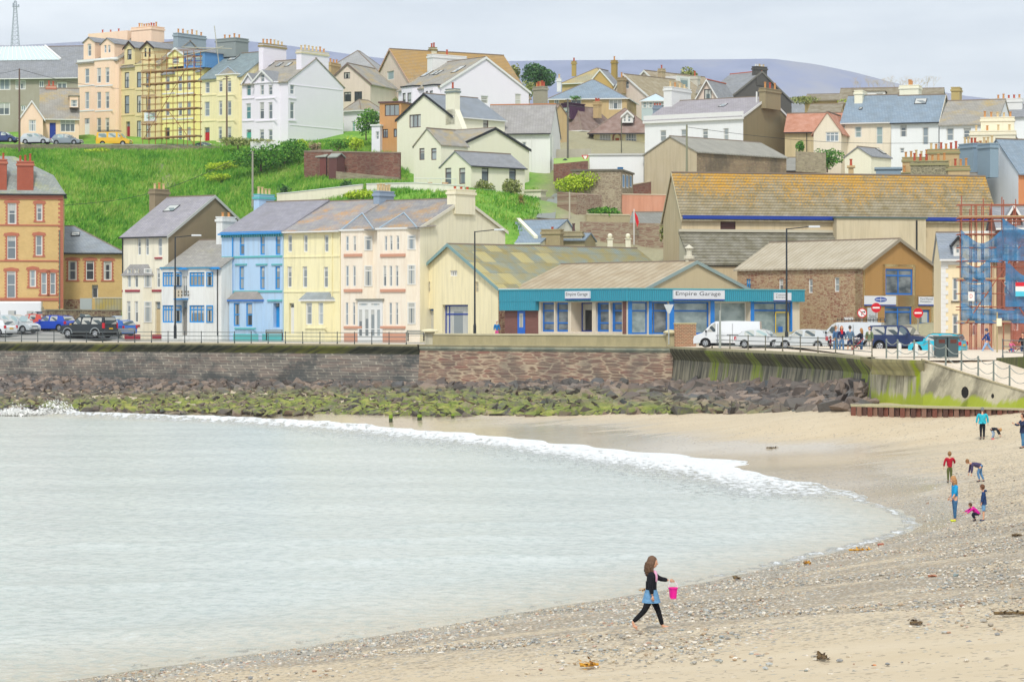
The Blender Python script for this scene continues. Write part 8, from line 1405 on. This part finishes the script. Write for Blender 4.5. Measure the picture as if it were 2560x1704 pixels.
def person(label, loc, H, face, top, legs_c, hair, shoes='#2a2a2e', bend=0, legL=(0, 0), legR=(0, 0), armL=(8, 15), armR=(-8, 15), spreadL=10, spreadR=10, headp=0, long=0, coat=None, shorts=False, skirt=None, hood=False, sleeves=1., scarf=None, wide=1., child=False, hands=True, hat=None, group=None, barefoot=False, hairw=1.):
    # local x = forward, y = left; angles in degrees, positive swings forward
    r = math.radians; e = empty('person', loc, r(face), label, 'person', group); k = 1.12 if child else 1.
    J = {}; hipz = .50*H; J['pel'] = Vector((0, 0, hipz)); J['che'] = Vector((0, 0, .68*H)); J['nec'] = Vector((0, 0, .815*H)); J['hed'] = Vector((.012*H, 0, (.925 if not child else .915)*H))
    def arm(sd, a, sp):
        sh = Vector((0, sd*.105*H*wide, .79*H)); d1 = Vector((math.sin(r(a[0])), sd*math.sin(r(sp)), -math.cos(r(a[0])))).normalized(); el = sh+d1*.165*H; b = a[0]+a[1]; d2 = Vector((math.sin(r(b)), sd*math.sin(r(sp*.3)), -math.cos(r(b)))).normalized(); wr = el+d2*.14*H; return sh, el, wr, d2
    AL, AR = arm(1, armL, spreadL), arm(-1, armR, spreadR)
    if bend:
        c = J['pel'].copy(); B = r(bend)
        for q in ('che', 'nec', 'hed'): J[q] = rotY(J[q], B, c)
        def fix(A): 
            sh = rotY(A[0], B, c); return sh, sh+(A[1]-A[0]), sh+(A[2]-A[0]), A[3]
        AL, AR = fix(AL), fix(AR)
    def leg(sd, a):
        hp = Vector((0, sd*.05*H, hipz-.01*H)); d1 = Vector((math.sin(r(a[0])), 0, -math.cos(r(a[0])))); kn = hp+d1*.235*H; b = a[0]-a[1]; d2 = Vector((math.sin(r(b)), 0, -math.cos(r(b)))); an = kn+d2*.225*H; return hp, kn, an
    LL, LR = leg(1, legL), leg(-1, legR); low = min(LL[2].z, LR[2].z)-.038*H; dz = Vector((0, 0, -low))
    for q in J: J[q] = J[q]+dz
    AL = tuple(v+dz for v in AL[:3])+(AL[3],); AR = tuple(v+dz for v in AR[:3])+(AR[3],); LL = tuple(v+dz for v in LL); LR = tuple(v+dz for v in LR)
    if headp: J['hed'] = rotY(J['hed'], r(headp), J['nec'])
    def toe(an, a): f_ = max(-.9, min(.2, r(a[0]-a[1])*.9)); return an+Vector((.085*H*math.cos(f_), 0, -.028*H+.085*H*math.sin(f_)))
    TL, TR = toe(LL[2], legL), toe(LR[2], legR)
    V = [J['pel'], (J['pel']+J['che'])/2, J['che'], J['nec'], J['hed'], AL[0], AL[1], AL[2], AR[0], AR[1], AR[2], LL[0], LL[1], LL[2], TL, LR[0], LR[1], LR[2], TR]
    E = [(0, 1), (1, 2), (2, 3), (3, 4), (2, 5), (5, 6), (6, 7), (2, 8), (8, 9), (9, 10), (0, 11), (11, 12), (12, 13), (13, 14), (0, 15), (15, 16), (16, 17), (17, 18)]
    R = [.068, .06, .068, .03, .03, .036, .024, .016, .036, .024, .016, .055, .035, .022, .016, .055, .035, .022, .016]; R = [q*H*(wide if i < 3 else 1) for i, q in enumerate(R)]
    mb = MB(); addmesh(mb, skinmesh(V, E, R, 0), SKIN); hc = J['hed']; hr = .062*H*k; up = (J['hed']-J['nec']).normalized(); fw = Vector((up.z, 0, -up.x))
    mb.ell(hc+up*.01*H, hr*.92, hr*.80, hr*1.18, 12, 9, SKIN); P3 = lambda f, s_, u: hc+fw*f*hr+Vector((0, 1, 0))*s_*hr+up*(u*hr+.01*H)
    q = P3(.93, 0, -.12); mb.ell(q, hr*.16, hr*.13, hr*.2, 6, 5, SKIN)
    for s_ in (-1, 1): q = P3(.80, s_*.32, .08); mb.ell(q, hr*.09, hr*.11, hr*.07, 6, 4, plain('#2c221c')); q = P3(0, s_*.82, -.05); mb.ell(q, hr*.16, hr*.09, hr*.24, 6, 5, SKIN)
    q = P3(.84, 0, -.52); mb.ell(q, hr*.08, hr*.26, hr*.06, 6, 4, plain('#a85a50'))
    for A, sd in ((AL, 1), (AR, -1)):                    # hands: palm, four fingers, thumb
        w_, d = A[2], A[3]; side = Vector((0, sd, 0)); fwd = d.cross(side).normalized() if abs(d.dot(side)) < .9 else Vector((1, 0, 0)); c = w_+d*.028*H; mb.ell(c, .016*H, .012*H, .026*H, 7, 5, SKIN)
        if hands:
            for i in range(4): o_ = fwd*(i-1.5)*.009*H; a = c+d*.018*H+o_; ln = (.030, .035, .033, .026)[i]*H; b = a+d*ln*.55-side*.006*H; mb.tube(a, b, .0048*H, .0042*H, 5, SKIN); mb.tube(b, b+d*ln*.4-side*.012*H, .0042*H, .003*H, 5, SKIN)
            a = c-fwd*.012*H*(-1); mb.tube(a, a+(fwd*.8+d*.7).normalized()*.026*H, .0052*H, .004*H, 5, SKIN)
    mb.build('body', None, e, smooth=True)
    tm = cloth(top); lm = cloth(legs_c); sm = plain(shoes, .6)
    # jacket or top
    def lerp(a, b, t): return a+(b-a)*t
    TV = [lerp(J['pel'], J['che'], -.05), (J['pel']+J['che'])/2, J['che'], lerp(J['che'], J['nec'], .8), AL[0], AL[1], lerp(AL[1], AL[2], .92*sleeves), AR[0], AR[1], lerp(AR[1], AR[2], .92*sleeves)]
    if sleeves < .3: TV[5] = lerp(AL[0], AL[1], .7); TV[6] = lerp(AL[0], AL[1], .8); TV[8] = lerp(AR[0], AR[1], .7); TV[9] = lerp(AR[0], AR[1], .8)
    jk = 1.22; TR_ = [q*H*jk for q in (.068*wide, .066*wide, .07*wide, .036, .042, .031, .024, .042, .031, .024)]
    t_ = MB(); addmesh(t_, skinmesh(TV, [(0, 1), (1, 2), (2, 3), (2, 4), (4, 5), (5, 6), (2, 7), (7, 8), (8, 9)], TR_, 1), tm); jk_ = t_.build('jacket', tm, e, smooth=True)
    if coat:
        q = MB(); ax = (J['pel']-J['che']).normalized(); n_ = 14; pr = [(0.0, .098), (.10, .105), (coat, .115)]; vs = []
        for z_, rr in pr:
            for i in range(n_): a = 2*math.pi*i/n_; vs.append(lerp(J['pel'], J['che'], .45)+ax*z_*H+Vector((math.cos(a)*rr*.82*H, math.sin(a)*rr*H*wide, 0)))
        q.add(vs, [(j*n_+i, j*n_+(i+1) % n_, (j+1)*n_+(i+1) % n_, (j+1)*n_+i) for j in range(2) for i in range(n_)], tm); q.build('jacket_hem', tm, e, smooth=True)
    if hood: q = MB(); b = J['nec']-fw*.05*H; q.ell(b-up*.01*H, .05*H, .062*H, .035*H, 9, 6, tm, .06); q.build('hood', tm, e, smooth=True)
    if scarf: q = MB(); b = J['nec']+Vector((.02*H, 0, 0)); q.ell(b, .062*H, .065*H, .038*H, 9, 6); q.ell(b+Vector((.03*H, 0, -.07*H)), .028*H, .045*H, .07*H, 8, 6); q.build('scarf', plain(scarf), e, smooth=True)
    le = .5 if shorts else .96; Lk, Rk = (lerp(LL[1], LL[2], le), lerp(LR[1], LR[2], le)) if not shorts else (lerp(LL[0], LL[1], .98), lerp(LR[0], LR[1], .98))
    LV = [lerp(J['pel'], J['che'], .25), J['pel'], LL[0], lerp(LL[0], LL[1], .92 if shorts else 1), Lk, LR[0], lerp(LR[0], LR[1], .92 if shorts else 1), Rk]; LR_ = [q*H for q in ((.072*wide, .078*wide, .066, .055 if shorts else .043, .054 if shorts else .031, .066, .055 if shorts else .043, .054 if shorts else .031))]
    t_ = MB(); addmesh(t_, skinmesh(LV, [(0, 1), (1, 2), (2, 3), (3, 4), (1, 5), (5, 6), (6, 7)], LR_, 1), lm); t_.build('shorts' if shorts else 'trousers', lm, e, smooth=True)
    if skirt:
        q = MB(); n_ = 16; vs = []
        for z_, rx, ry in ((.06, .078, .09), (-.02, .10, .104), (-.115, .128, .116)):
            for i in range(n_): a = 2*math.pi*i/n_; vs.append(J['pel']+Vector((math.cos(a)*rx*H, math.sin(a)*ry*H, z_*H)))
        q.add(vs, [(j*n_+i, j*n_+(i+1) % n_, (j+1)*n_+(i+1) % n_, (j+1)*n_+i) for j in range(2) for i in range(n_)]); q.build('skirt', cloth(skirt), e, smooth=True)
    if not barefoot:
        for an, to in ((LL[2], TL), (LR[2], TR)): q = MB(); d = to-an; q.ell(an+d*.15+Vector((0, 0, -.012*H)), .036*H, .028*H, .028*H, 8, 5); q.ell(an+d*.72+Vector((0, 0, -.002*H)), .048*H, .027*H, .022*H, 8, 5); q.build('shoe', sm, e, smooth=True)
    else:
        for an, to in ((LL[2], TL), (LR[2], TR)):
            q = MB(); d = to-an; q.ell(an+d*.6, .04*H, .02*H, .014*H, 8, 5); y = Vector((0, 1, 0))
            for i in range(5): a = an+d*.95+y*(i-2)*.007*H; q.tube(a, a+d.normalized()*.018*H, .006*H, .004*H, 5)
            q.build('foot', SKIN, e, smooth=True)
    hm = plain(hair, .8); q = MB(); random.seed(int(H*1000)); b = hc+up*(.02*H)-fw*.012*H; q.ell(b, hr*1.02, hr*.96, hr*1.15, 12, 8, None, .04)
    q.v = [tuple(v) if (Vector(v)-hc).dot(fw) < hr*.55 or (Vector(v)-hc).dot(up) > hr*.55 else tuple(hc+((Vector(v)-hc)*.8)) for v in q.v]
    if long:
        for i in range(int(34*hairw)):
            a = random.uniform(1.5, 4.8); s0 = hc+fw*math.cos(a)*hr*.85+Vector((0, 1, 0))*math.sin(a)*hr*.85+up*hr*.2; pts = [s0]; ln = long*H*random.uniform(.75, 1.05)
            for j in range(1, 6): t = j/5; wv = .022*H*math.sin(j*2.6+i*1.7); pts.append(s0+Vector((-.02*H*t, 0, -ln*t))+Vector((math.cos(a), math.sin(a), 0))*(.014*H*math.sin(t*3.1)*hairw+wv*.5*hairw))
            for m_, (a_, b_) in enumerate(zip(pts, pts[1:])): q.tube(a_, b_, .017*H*(1-.12*m_), .017*H*(1-.12*(m_+1)), 5)
    q.build('hair', hm, e, smooth=True)
    if hat: q = MB(); q.ell(hc+up*hr*.35, hr*1.08, hr*1.05, hr*.85, 12, 7); q.build('hat', plain(hat), e, smooth=True)
    return e, AL, AR, LL, LR
def bp_(px, py): return on_beach(px, py)
def hgt(px, pyt, pyb): p = bp_(px, pyb); return p, (pyb-pyt)*p.y/F
DEN = '#4f78a0'; DDEN = '#33547c'
# girl with the bucket
p, H_ = hgt(1628, 1387, 1573); GIRL = person('girl with long curly brown hair, black jacket, denim skirt and black leggings walking barefoot', p, H_*1.0, 0, '#15161e', '#14151a', '#6b5240', legL=(24, 8), legR=(-24, 22), armL=(48, 32), armR=(-6, 16), spreadL=24, long=.20, skirt='#6d9cc4', child=True, hood=True, barefoot=True, hairw=2.0, headp=4)
e, AL, AR, LL, LR = GIRL; q = MB()
c = Vector((.045*H_, .02, .70*H_)); q.ell(c, .045*H_, .055*H_, .10*H_, 9, 6); q.build('pink_shirt', plain('#e4a9c8'), e, smooth=True); q = MB(); R_ = random.Random(2)
for i in range(26): t = R_.uniform(2.2, 4.1); a = Vector((-.055*H_+R_.uniform(-.03, .02)*H_, R_.uniform(-.07, .07)*H_, (.78+R_.uniform(-.05, .045))*H_)); q.ell(a, .011*H_, .011*H_, .011*H_, 5, 3)
q.build('hood_pattern', plain('#c9ced6'), e)
hb_ = AL[2]+AL[3]*.05*H_; pw = p+Vector((0, .0, 0)); bk_ = empty('bucket', p+hb_+Vector((.01, 0, -.085)), 0, 'bright pink plastic bucket hanging from the walking girl hand', 'bucket'); PKB = plain('#ee1b9c', .35); q = MB(); s_ = (1508-1482)/F*p.y; r1 = 22.5/2/F*p.y
q.lathe([(r1*.72, -s_*1.25), (r1*.78, -s_*1.2), (r1*.98, -s_*.33), (r1*1.12, -s_*.32), (r1*1.12, -s_*.2), (r1*.95, -s_*.2), (r1*.9, -s_*.3), (r1*.68, -s_*1.1)], (0, 0, 0), 14); q.build('tub', PKB, bk_, smooth=False); q = MB(); q.path([(r1*math.cos(t), 0, -s_*.25+(s_*.25+.085)*math.sin(t)) for t in [k*math.pi/8 for k in range(9)]], .006, 4); q.build('handle', plain('#f4d8ea'), bk_)
for t in range(3): MB().box(r1*.3*(t-1)*1.6-.012, r1*.3*(t-1)*1.6+.012, -r1*.95, -r1*.8, -s_*1.3, -s_*1.15).build('foot_tab', PKB, bk_)
p, H_ = hgt(2456, 1019, 1097); person('woman seen from behind in a bright turquoise jacket and black trousers', p, H_, 92, '#35b9cc', '#1a1c28', '#77777a', wide=1.25, coat=.10, armL=(2, 6), armR=(2, 6), spreadL=16, spreadR=16, shoes='#3c3c44')
p, H_ = hgt(2479, 1060, 1097); person('small child bending down in black top and pink shoes beside the turquoise jacket woman', p, H_*1.45, -30, '#22252e', '#9fb4cc', '#b58a58', bend=88, legL=(30, 48), legR=(26, 48), armL=(14, 8), armR=(22, 8), shoes='#e2566e', child=True, headp=15)
p, H_ = hgt(2557, 1034, 1120); person('woman in navy coat and blue jeans at the right edge of the beach', p, H_, 200, '#2a3554', '#4c7fa6', '#4a3428', coat=.14, legL=(8, 6), legR=(-6, 4), armL=(35, 80), armR=(30, 85), shoes='#3c2a28', long=.06)
p, H_ = hgt(2374, 1129, 1205); person('boy seen from behind in a crimson fleece and khaki trousers', p, H_, 96, '#b0182e', '#5f6638', '#8f6a44', child=True, armL=(-14, 20), armR=(20, 55), spreadL=26, spreadR=30, wide=1.1, shoes='#33302a')
p, H_ = hgt(2452, 1146, 1203); person('boy bending right over in a dark purple sweater and blue jeans', p, H_*1.42, 180, '#4a4262', '#5d8ab4', '#8a6440', bend=78, legL=(26, 42), legR=(-2, 24), armL=(4, 4), armR=(10, 4), shoes='#27283c', headp=-25, wide=1.05)
p, H_ = hgt(2387, 1190, 1302); person('girl with long fair hair, bright blue top and yellow shoes standing at the water edge', p, H_, 186, '#1e9bd2', '#3f6b92', '#b5875a', legL=(2, 2), legR=(-2, 0), armL=(8, 24), armR=(2, 30), shoes='#d8e22c', long=.22, sleeves=.35, child=True, headp=14)
p, H_ = hgt(2459, 1211, 1301); person('boy standing in a navy hooded coat and light blue shorts', p, H_, 170, '#27406e', '#6f9cc2', '#6a4630', child=True, coat=.13, hood=True, shorts=True, armL=(4, 14), armR=(6, 12), shoes='#2c3d5c', headp=14)
p, H_ = hgt(2446, 1258, 1301); person('girl crouching in a magenta jacket reaching to the shingle', p, H_*1.62, 182, '#d8229a', '#23263a', '#5e4230', bend=48, legL=(98, 128), legR=(82, 120), armL=(52, 4), armR=(58, 6), child=True, hood=True, coat=.05, headp=-20, shoes='#2a2c3c')
# promenade
def pr(px, pyt, pyb, s): return PS(px, pyb, s), (pyb-pyt)/s
GP = 'group of people talking by the railings'
p, H_ = pr(2089, 815, 880, 36.6); person('man in blue denim jacket and light jeans at the left of the group', p, H_, -40, '#4a6f98', '#5f88b0', '#7a5a40', group=GP, legL=(8, 4), legR=(-6, 4), hands=False)
p, H_ = pr(2076, 840, 880, 36.8); person('small child in burgundy coat at the left end of the group', p, H_, -10, '#6d2438', '#2c2c3c', '#6d4426', group=GP, child=True, coat=.1, hands=False, long=.08, armR=(50, 60))
p, H_ = pr(2104, 815, 880, 36.8); person('woman with red scarf and navy jacket in the group by the railings', p, H_, -80, '#25305a', '#5c82ac', '#a8683c', group=GP, scarf='#d8202c', legL=(12, 4), legR=(-10, 6), hands=False, shoes='#b5763c', long=.12)
p, H_ = pr(2125, 814, 882, 37.); person('man seen from behind in grey blue jacket and dark shorts with a shoulder bag', p, H_, 110, '#5f7a92', '#2c3c5e', '#4a4440', group=GP, shorts=True, legL=(14, 4), legR=(-12, 10), hands=False, wide=1.1, shoes='#b08050')
p, H_ = pr(2153.5, 821, 883, 37.); person('woman seen from behind with long fair hair and black jacket pushing a pushchair', p, H_, 150, '#262a3c', '#3f6690', '#a87a4a', group=GP, long=.16, hands=False, armL=(50, 20), armR=(46, 20)); PE = p
p, H_ = pr(2173.5, 817, 880, 36.8); person('woman in green parka and white trousers at the right of the group', p, H_, -100, '#6f7f5c', '#dcd6cc', '#6b4a38', group=GP, coat=.14, hands=False, hood=True, scarf='#d9cfc4')
e = empty('pushchair', PS(2138, 883, 37.1), math.radians(170), 'black and pink pushchair with a spotted hood in the group', 'pushchair'); bk = plain('#26262e'); q = MB(); q.slab([(-.1, -.2, .35), (.3, -.2, .3), (.3, .2, .3), (-.1, .2, .35)], (0, 0, .06)); q.slab([(-.1, -.2, .38), (-.1, .2, .38), (-.32, .2, .85), (-.32, -.2, .85)], (.05, 0, 0)); q.build('seat', bk, e); q = MB(); q.ell((-.15, 0, .78), .3, .23, .22, 9, 6); q.build('hood', plain('#3a3440'), e)
q = MB(); [q.ell((-.15+.29*math.sin(a)*math.cos(b), .24*math.sin(a)*math.sin(b), .78+.23*math.cos(a)), .03, .03, .03, 5, 3) for a in (.4, .9, 1.4) for b in (0, 1, 2, 3, 4, 5)]; q.build('spots', plain('#e8dce2'), e); q = MB(); q.path([(-.55, -.2, 1.0), (-.3, -.2, .75), (.4, -.2, .1)], .02); q.path([(-.55, .2, 1.0), (-.3, .2, .75), (.4, .2, .1)], .02); q.path([(-.1, -.2, .5), (-.35, -.2, .1)], .02); q.tube((-.55, -.2, 1.), (-.55, .2, 1.), .025); q.build('frame', plain('#c8283c'), e)
for c in ((.4, .2), (.4, -.2), (-.35, .2), (-.35, -.2)): MB().tube((c[0], c[1]-.02, .1), (c[0], c[1]+.02, .1), .1, n=12).build('wheel', TYRE, e)
p, H_ = pr(2467, 818, 885, 38.); person('man in a dark blue hooded top and pale jeans striding along the quay', p, H_, 178, '#2b4a86', '#94b4d8', '#4a4a52', legL=(30, 6), legR=(-30, 16), armL=(-24, 10), armR=(28, 20), hood=True, hat='#4a5578', hands=False, shoes='#b8ae9c')
def bicycle(loc, yaw, L, wr, col, label):
    e = empty('bicycle', loc, math.radians(yaw), label, 'bicycle'); q = MB(); m = plain(col); a, b = Vector((-L/2, 0, wr)), Vector((L/2, 0, wr)); s_, h_, c_ = Vector((-L*.15, 0, wr*2.3)), Vector((L*.33, 0, wr*2.4)), Vector((-L*.05, 0, wr*.9))
    q.path([a, s_, h_, b], .02); q.path([a, c_, s_], .02); q.path([c_, h_], .022); q.path([h_, h_+Vector((-.05, 0, .12))], .015); q.build('frame', m, e); MB().tube(h_+Vector((-.05, -.22, .12)), h_+Vector((-.05, .22, .12)), .016).build('handlebar', DARKP, e); MB().ell(s_+Vector((0, 0, .05)), .12, .07, .04, 8, 5).build('saddle', DARKP, e)
    for c in (a, b):
        q = MB(); n_ = 16; [q.tube((c.x+wr*math.cos(t*2*math.pi/n_), 0, c.z+wr*math.sin(t*2*math.pi/n_)), (c.x+wr*math.cos((t+1)*2*math.pi/n_), 0, c.z+wr*math.sin((t+1)*2*math.pi/n_)), .022, n=5) for t in range(n_)]; w_ = q.build('wheel', TYRE, e); q = MB(); [q.tube(c, (c.x+wr*math.cos(t), 0, c.z+wr*math.sin(t)), .004, n=3) for t in [k*.785 for k in range(8)]]; q.build('spokes', RIM, w_)
p = PS(2527, 894, 38.6); bicycle(p, -60, .75, .2, '#c83a5a', 'small pink bicycle ridden by a child at the right edge'); person('child in a helmet and pink top riding a small bicycle', p+Vector((0, .05, .18)), 1.08, -60, '#d8668c', '#4a78b4', '#8a6040', child=True, hands=False, legL=(70, 60), legR=(50, 70), armL=(48, 10), armR=(48, 10), hat='#d4607a', bend=8)
p, H_ = pr(2557, 832, 895, 38.4); person('man in black and red jacket standing with a bicycle at the right edge', p, H_, -120, '#2a2228', '#3c5a84', '#3a302c', hands=False, armL=(24, 60), armR=(20, 60)); MB; bicycle(p+Vector((.35, -.3, 0)), -20, 1.0, .33, '#2c3038', 'dark bicycle held by the man at the right edge')
for px, pt, lb_, c1, c2, hr_, fc, kw in ((1242, 801, 'white haired woman in a bright blue coat against the yellow workshop', '#2079b8', '#e05a9c', '#d9d4cc', -70, {}), (1467, 804, 'white haired woman in a pale turquoise coat before the showroom opening', '#8fc4bc', '#5a6a70', '#e4e0da', 10, {'coat': .1}), (1524, 801.5, 'dark haired woman in burgundy jacket in front of the showroom', '#7a2c3c', '#33333c', '#4a3028', -10, {}), (1553, 799.5, 'man in dark brown jacket beside the brick pillar of the showroom', '#4c4038', '#3a3c44', '#6b4c34', -20, {'wide': 1.15})):
    p, H_ = pr(px, pt, 853, 29.6); H_ = 1.68; p.z = P(px, pt, p.y).z-H_; person(lb_, p, H_, fc, c1, c2, hr_, hands=False, **kw)
# ---------------------------------------------------------------- small things on the beach
KP = leaf('#5e3c14', '#a5701c', '#d09a2c'); KD = leaf('#3a2c1c', '#54402a', '#75603c')
def weed(px, py, w_, mat, label, seed):
    p = bp_(px, py); s_ = p.y/F; R_ = random.Random(seed); q = MB()
    for i in range(46):
        x = R_.gauss(0, .28)*w_*s_; y = R_.gauss(0, .25); a = Vector((x, y, .02)); d = Vector((R_.uniform(-1, 1), R_.uniform(-1, 1), R_.uniform(0, .35))).normalized()*R_.uniform(.04, .12); n_ = d.cross(Vector((0, 0, 1))).normalized()*.025; q.add([a-n_, a+n_, a+d+n_*.7, a+d-n_*.7], [(0, 1, 2, 3)])
    q.v = [(max(-.55*w_*s_, min(.55*w_*s_, v[0])), v[1], v[2]) for v in q.v]; q.tube((-.5*w_*s_, -.03, .015), (.5*w_*s_, .03, .015), .03, n=5); o = q.build('seaweed', mat); o.location = p+Vector((0, 0, .02)); tag(o, label, 'seaweed')
for i, (px, py, w_, m_, lb_) in enumerate(((2152, 1376, 60, KP, 'long golden brown seaweed clump near the waterline below the children'), (2018, 1409, 18, KP, 'small golden seaweed tuft at the edge of the shingle'), (1842, 1447, 18, KD, 'dark seaweed scrap near the waterline right of the walking girl'), (1610, 1478, 26, KP, 'orange seaweed just behind the walking girl'), (598, 1621, 26, KP, 'left orange seaweed clump at the lower waterline'), (690, 1612, 60, KP, 'long thin orange seaweed strip at the lower waterline'), (2530, 1536, 90, KD, 'long dark wrack line at the right edge of the foreground sand'), (2290, 1561, 30, KD, 'small dark wrack on the foreground sand'), (2055, 1647, 24, KD, 'tiny dark weed clump low on the foreground sand'), (1473, 1666, 46, KP, 'ochre weed strand on the bottom sand'), (1930, 1120, 30, KD, 'thin brown weed on the wet sand near the foam'), (2540, 1340, 22, KD, 'dark weed knot on the upper shingle at the right'))): weed(px, py, w_, m_, lb_, i)
for i, (px, py, w_, col, lb_) in enumerate(((2201, 1362, 19, '#b5705c', 'smooth reddish brick lump beside the golden seaweed'), (2331, 1442, 24, '#b57a5e', 'flat orange brown stone in the shingle'), (2305, 1446, 16, '#a5aca0', 'pale green flat stone left of the orange brown one'), (2388, 1440, 22, '#7d8a88', 'grey green stone right of the orange brown one'), (1572, 1478, 14, '#d9d2c4', 'pale upright shape behind the walking girl'), (2186, 1663, 12, '#d08a5c', 'small orange stone on the bottom sand'), (1012, 1558, 14, '#8a8478', 'grey stone at the waterline left of the girl'))):
    p = bp_(px, py); q = MB(); hull([v*1. for v in rockshape(random.Random(i+50))], q); o = q.build('beach_stone', plain(col, .7)); k = w_*p.y/F*.6; o.location = p+Vector((0, 0, k*.2)); o.scale = (k, k*.8, k*(.4 if i != 4 else .8)); tag(o, lb_, 'stone')  # the upright pale one is a stone hull standing in for an unidentified shape
MO = leaf('#4f6a1c', '#82a028', '#a8b83c')
for i, (px, py, w_, hh) in enumerate(((977, 1051, 10, 18), (1049, 1046, 12, 14), (1132, 1040, 8, 10))):
    p = on_beach(px, py+4); s_ = F/p.y; q = MB(); q.lathe([(w_/2/s_*1.05, -.4), (w_/2/s_, hh/s_*.6), (w_/2/s_*.9, hh/s_)], (0, 0, 0), 8, plain('#3f4a2c')); q.lathe([(w_/2/s_*1.1, hh/s_*.55), (w_/2/s_*.98, hh/s_*1.04)], (0, 0, 0), 8, plain('#7f9a2e', .9)); o = q.build('groyne_post'); o.location = p; tag(o, ('leftmost and tallest', 'middle', 'rightmost and smallest')[i]+' mossy timber groyne stump at the foot of the rocks', 'groyne post', 'mossy groyne stumps')
# breaking spray against the left rocks
R_ = np.random.RandomState(9); vv = []; ff = []
for i in range(9000):
    u = R_.choice([0, 1], p=[.45, .55]); x = (R_.normal(45, 32) if u == 0 else R_.normal(140, 36)); tt = abs(R_.normal(0, 1)); yy_ = 1038-tt*(10 if u == 0 else 16)*np.exp(-((x-(45 if u == 0 else 140))/55)**2); Yd = 190.5+R_.uniform(-1, 2.); c = np.array(P(x, yy_, Yd)); s_ = R_.uniform(.02, .085)*(1.2-.25*min(tt, 3)); b = len(vv)*4; d = R_.normal(size=(4, 3))*s_; vv.append(c+d); ff += [(b, b+1, b+2), (b, b+2, b+3), (b, b+3, b+1), (b+1, b+3, b+2)]
tag(arrmesh('wave_spray', np.concatenate(vv), ff, plain('#f2f2ef', .9)), 'white spray of a wave breaking on the rocks at the left edge', 'spray', kind='stuff')
# ---------------------------------------------------------------- air
n = NT('haze'); t = n.t; t.nodes.remove(n.b); pv_ = t.nodes.new('ShaderNodeVolumePrincipled'); pv_.inputs['Color'].default_value = (.84, .90, 1., 1); pv_.inputs['Density'].default_value = .00012; t.links.new(pv_.outputs[0], t.nodes['Material Output'].inputs['Volume'])
o = MB().box(-2650, 2650, -60, 8990, -8, 430).build('haze', n.m); o['kind'] = 'stuff'; o['label'] = 'pale even sea air that fades the far moor'; o['category'] = 'haze'
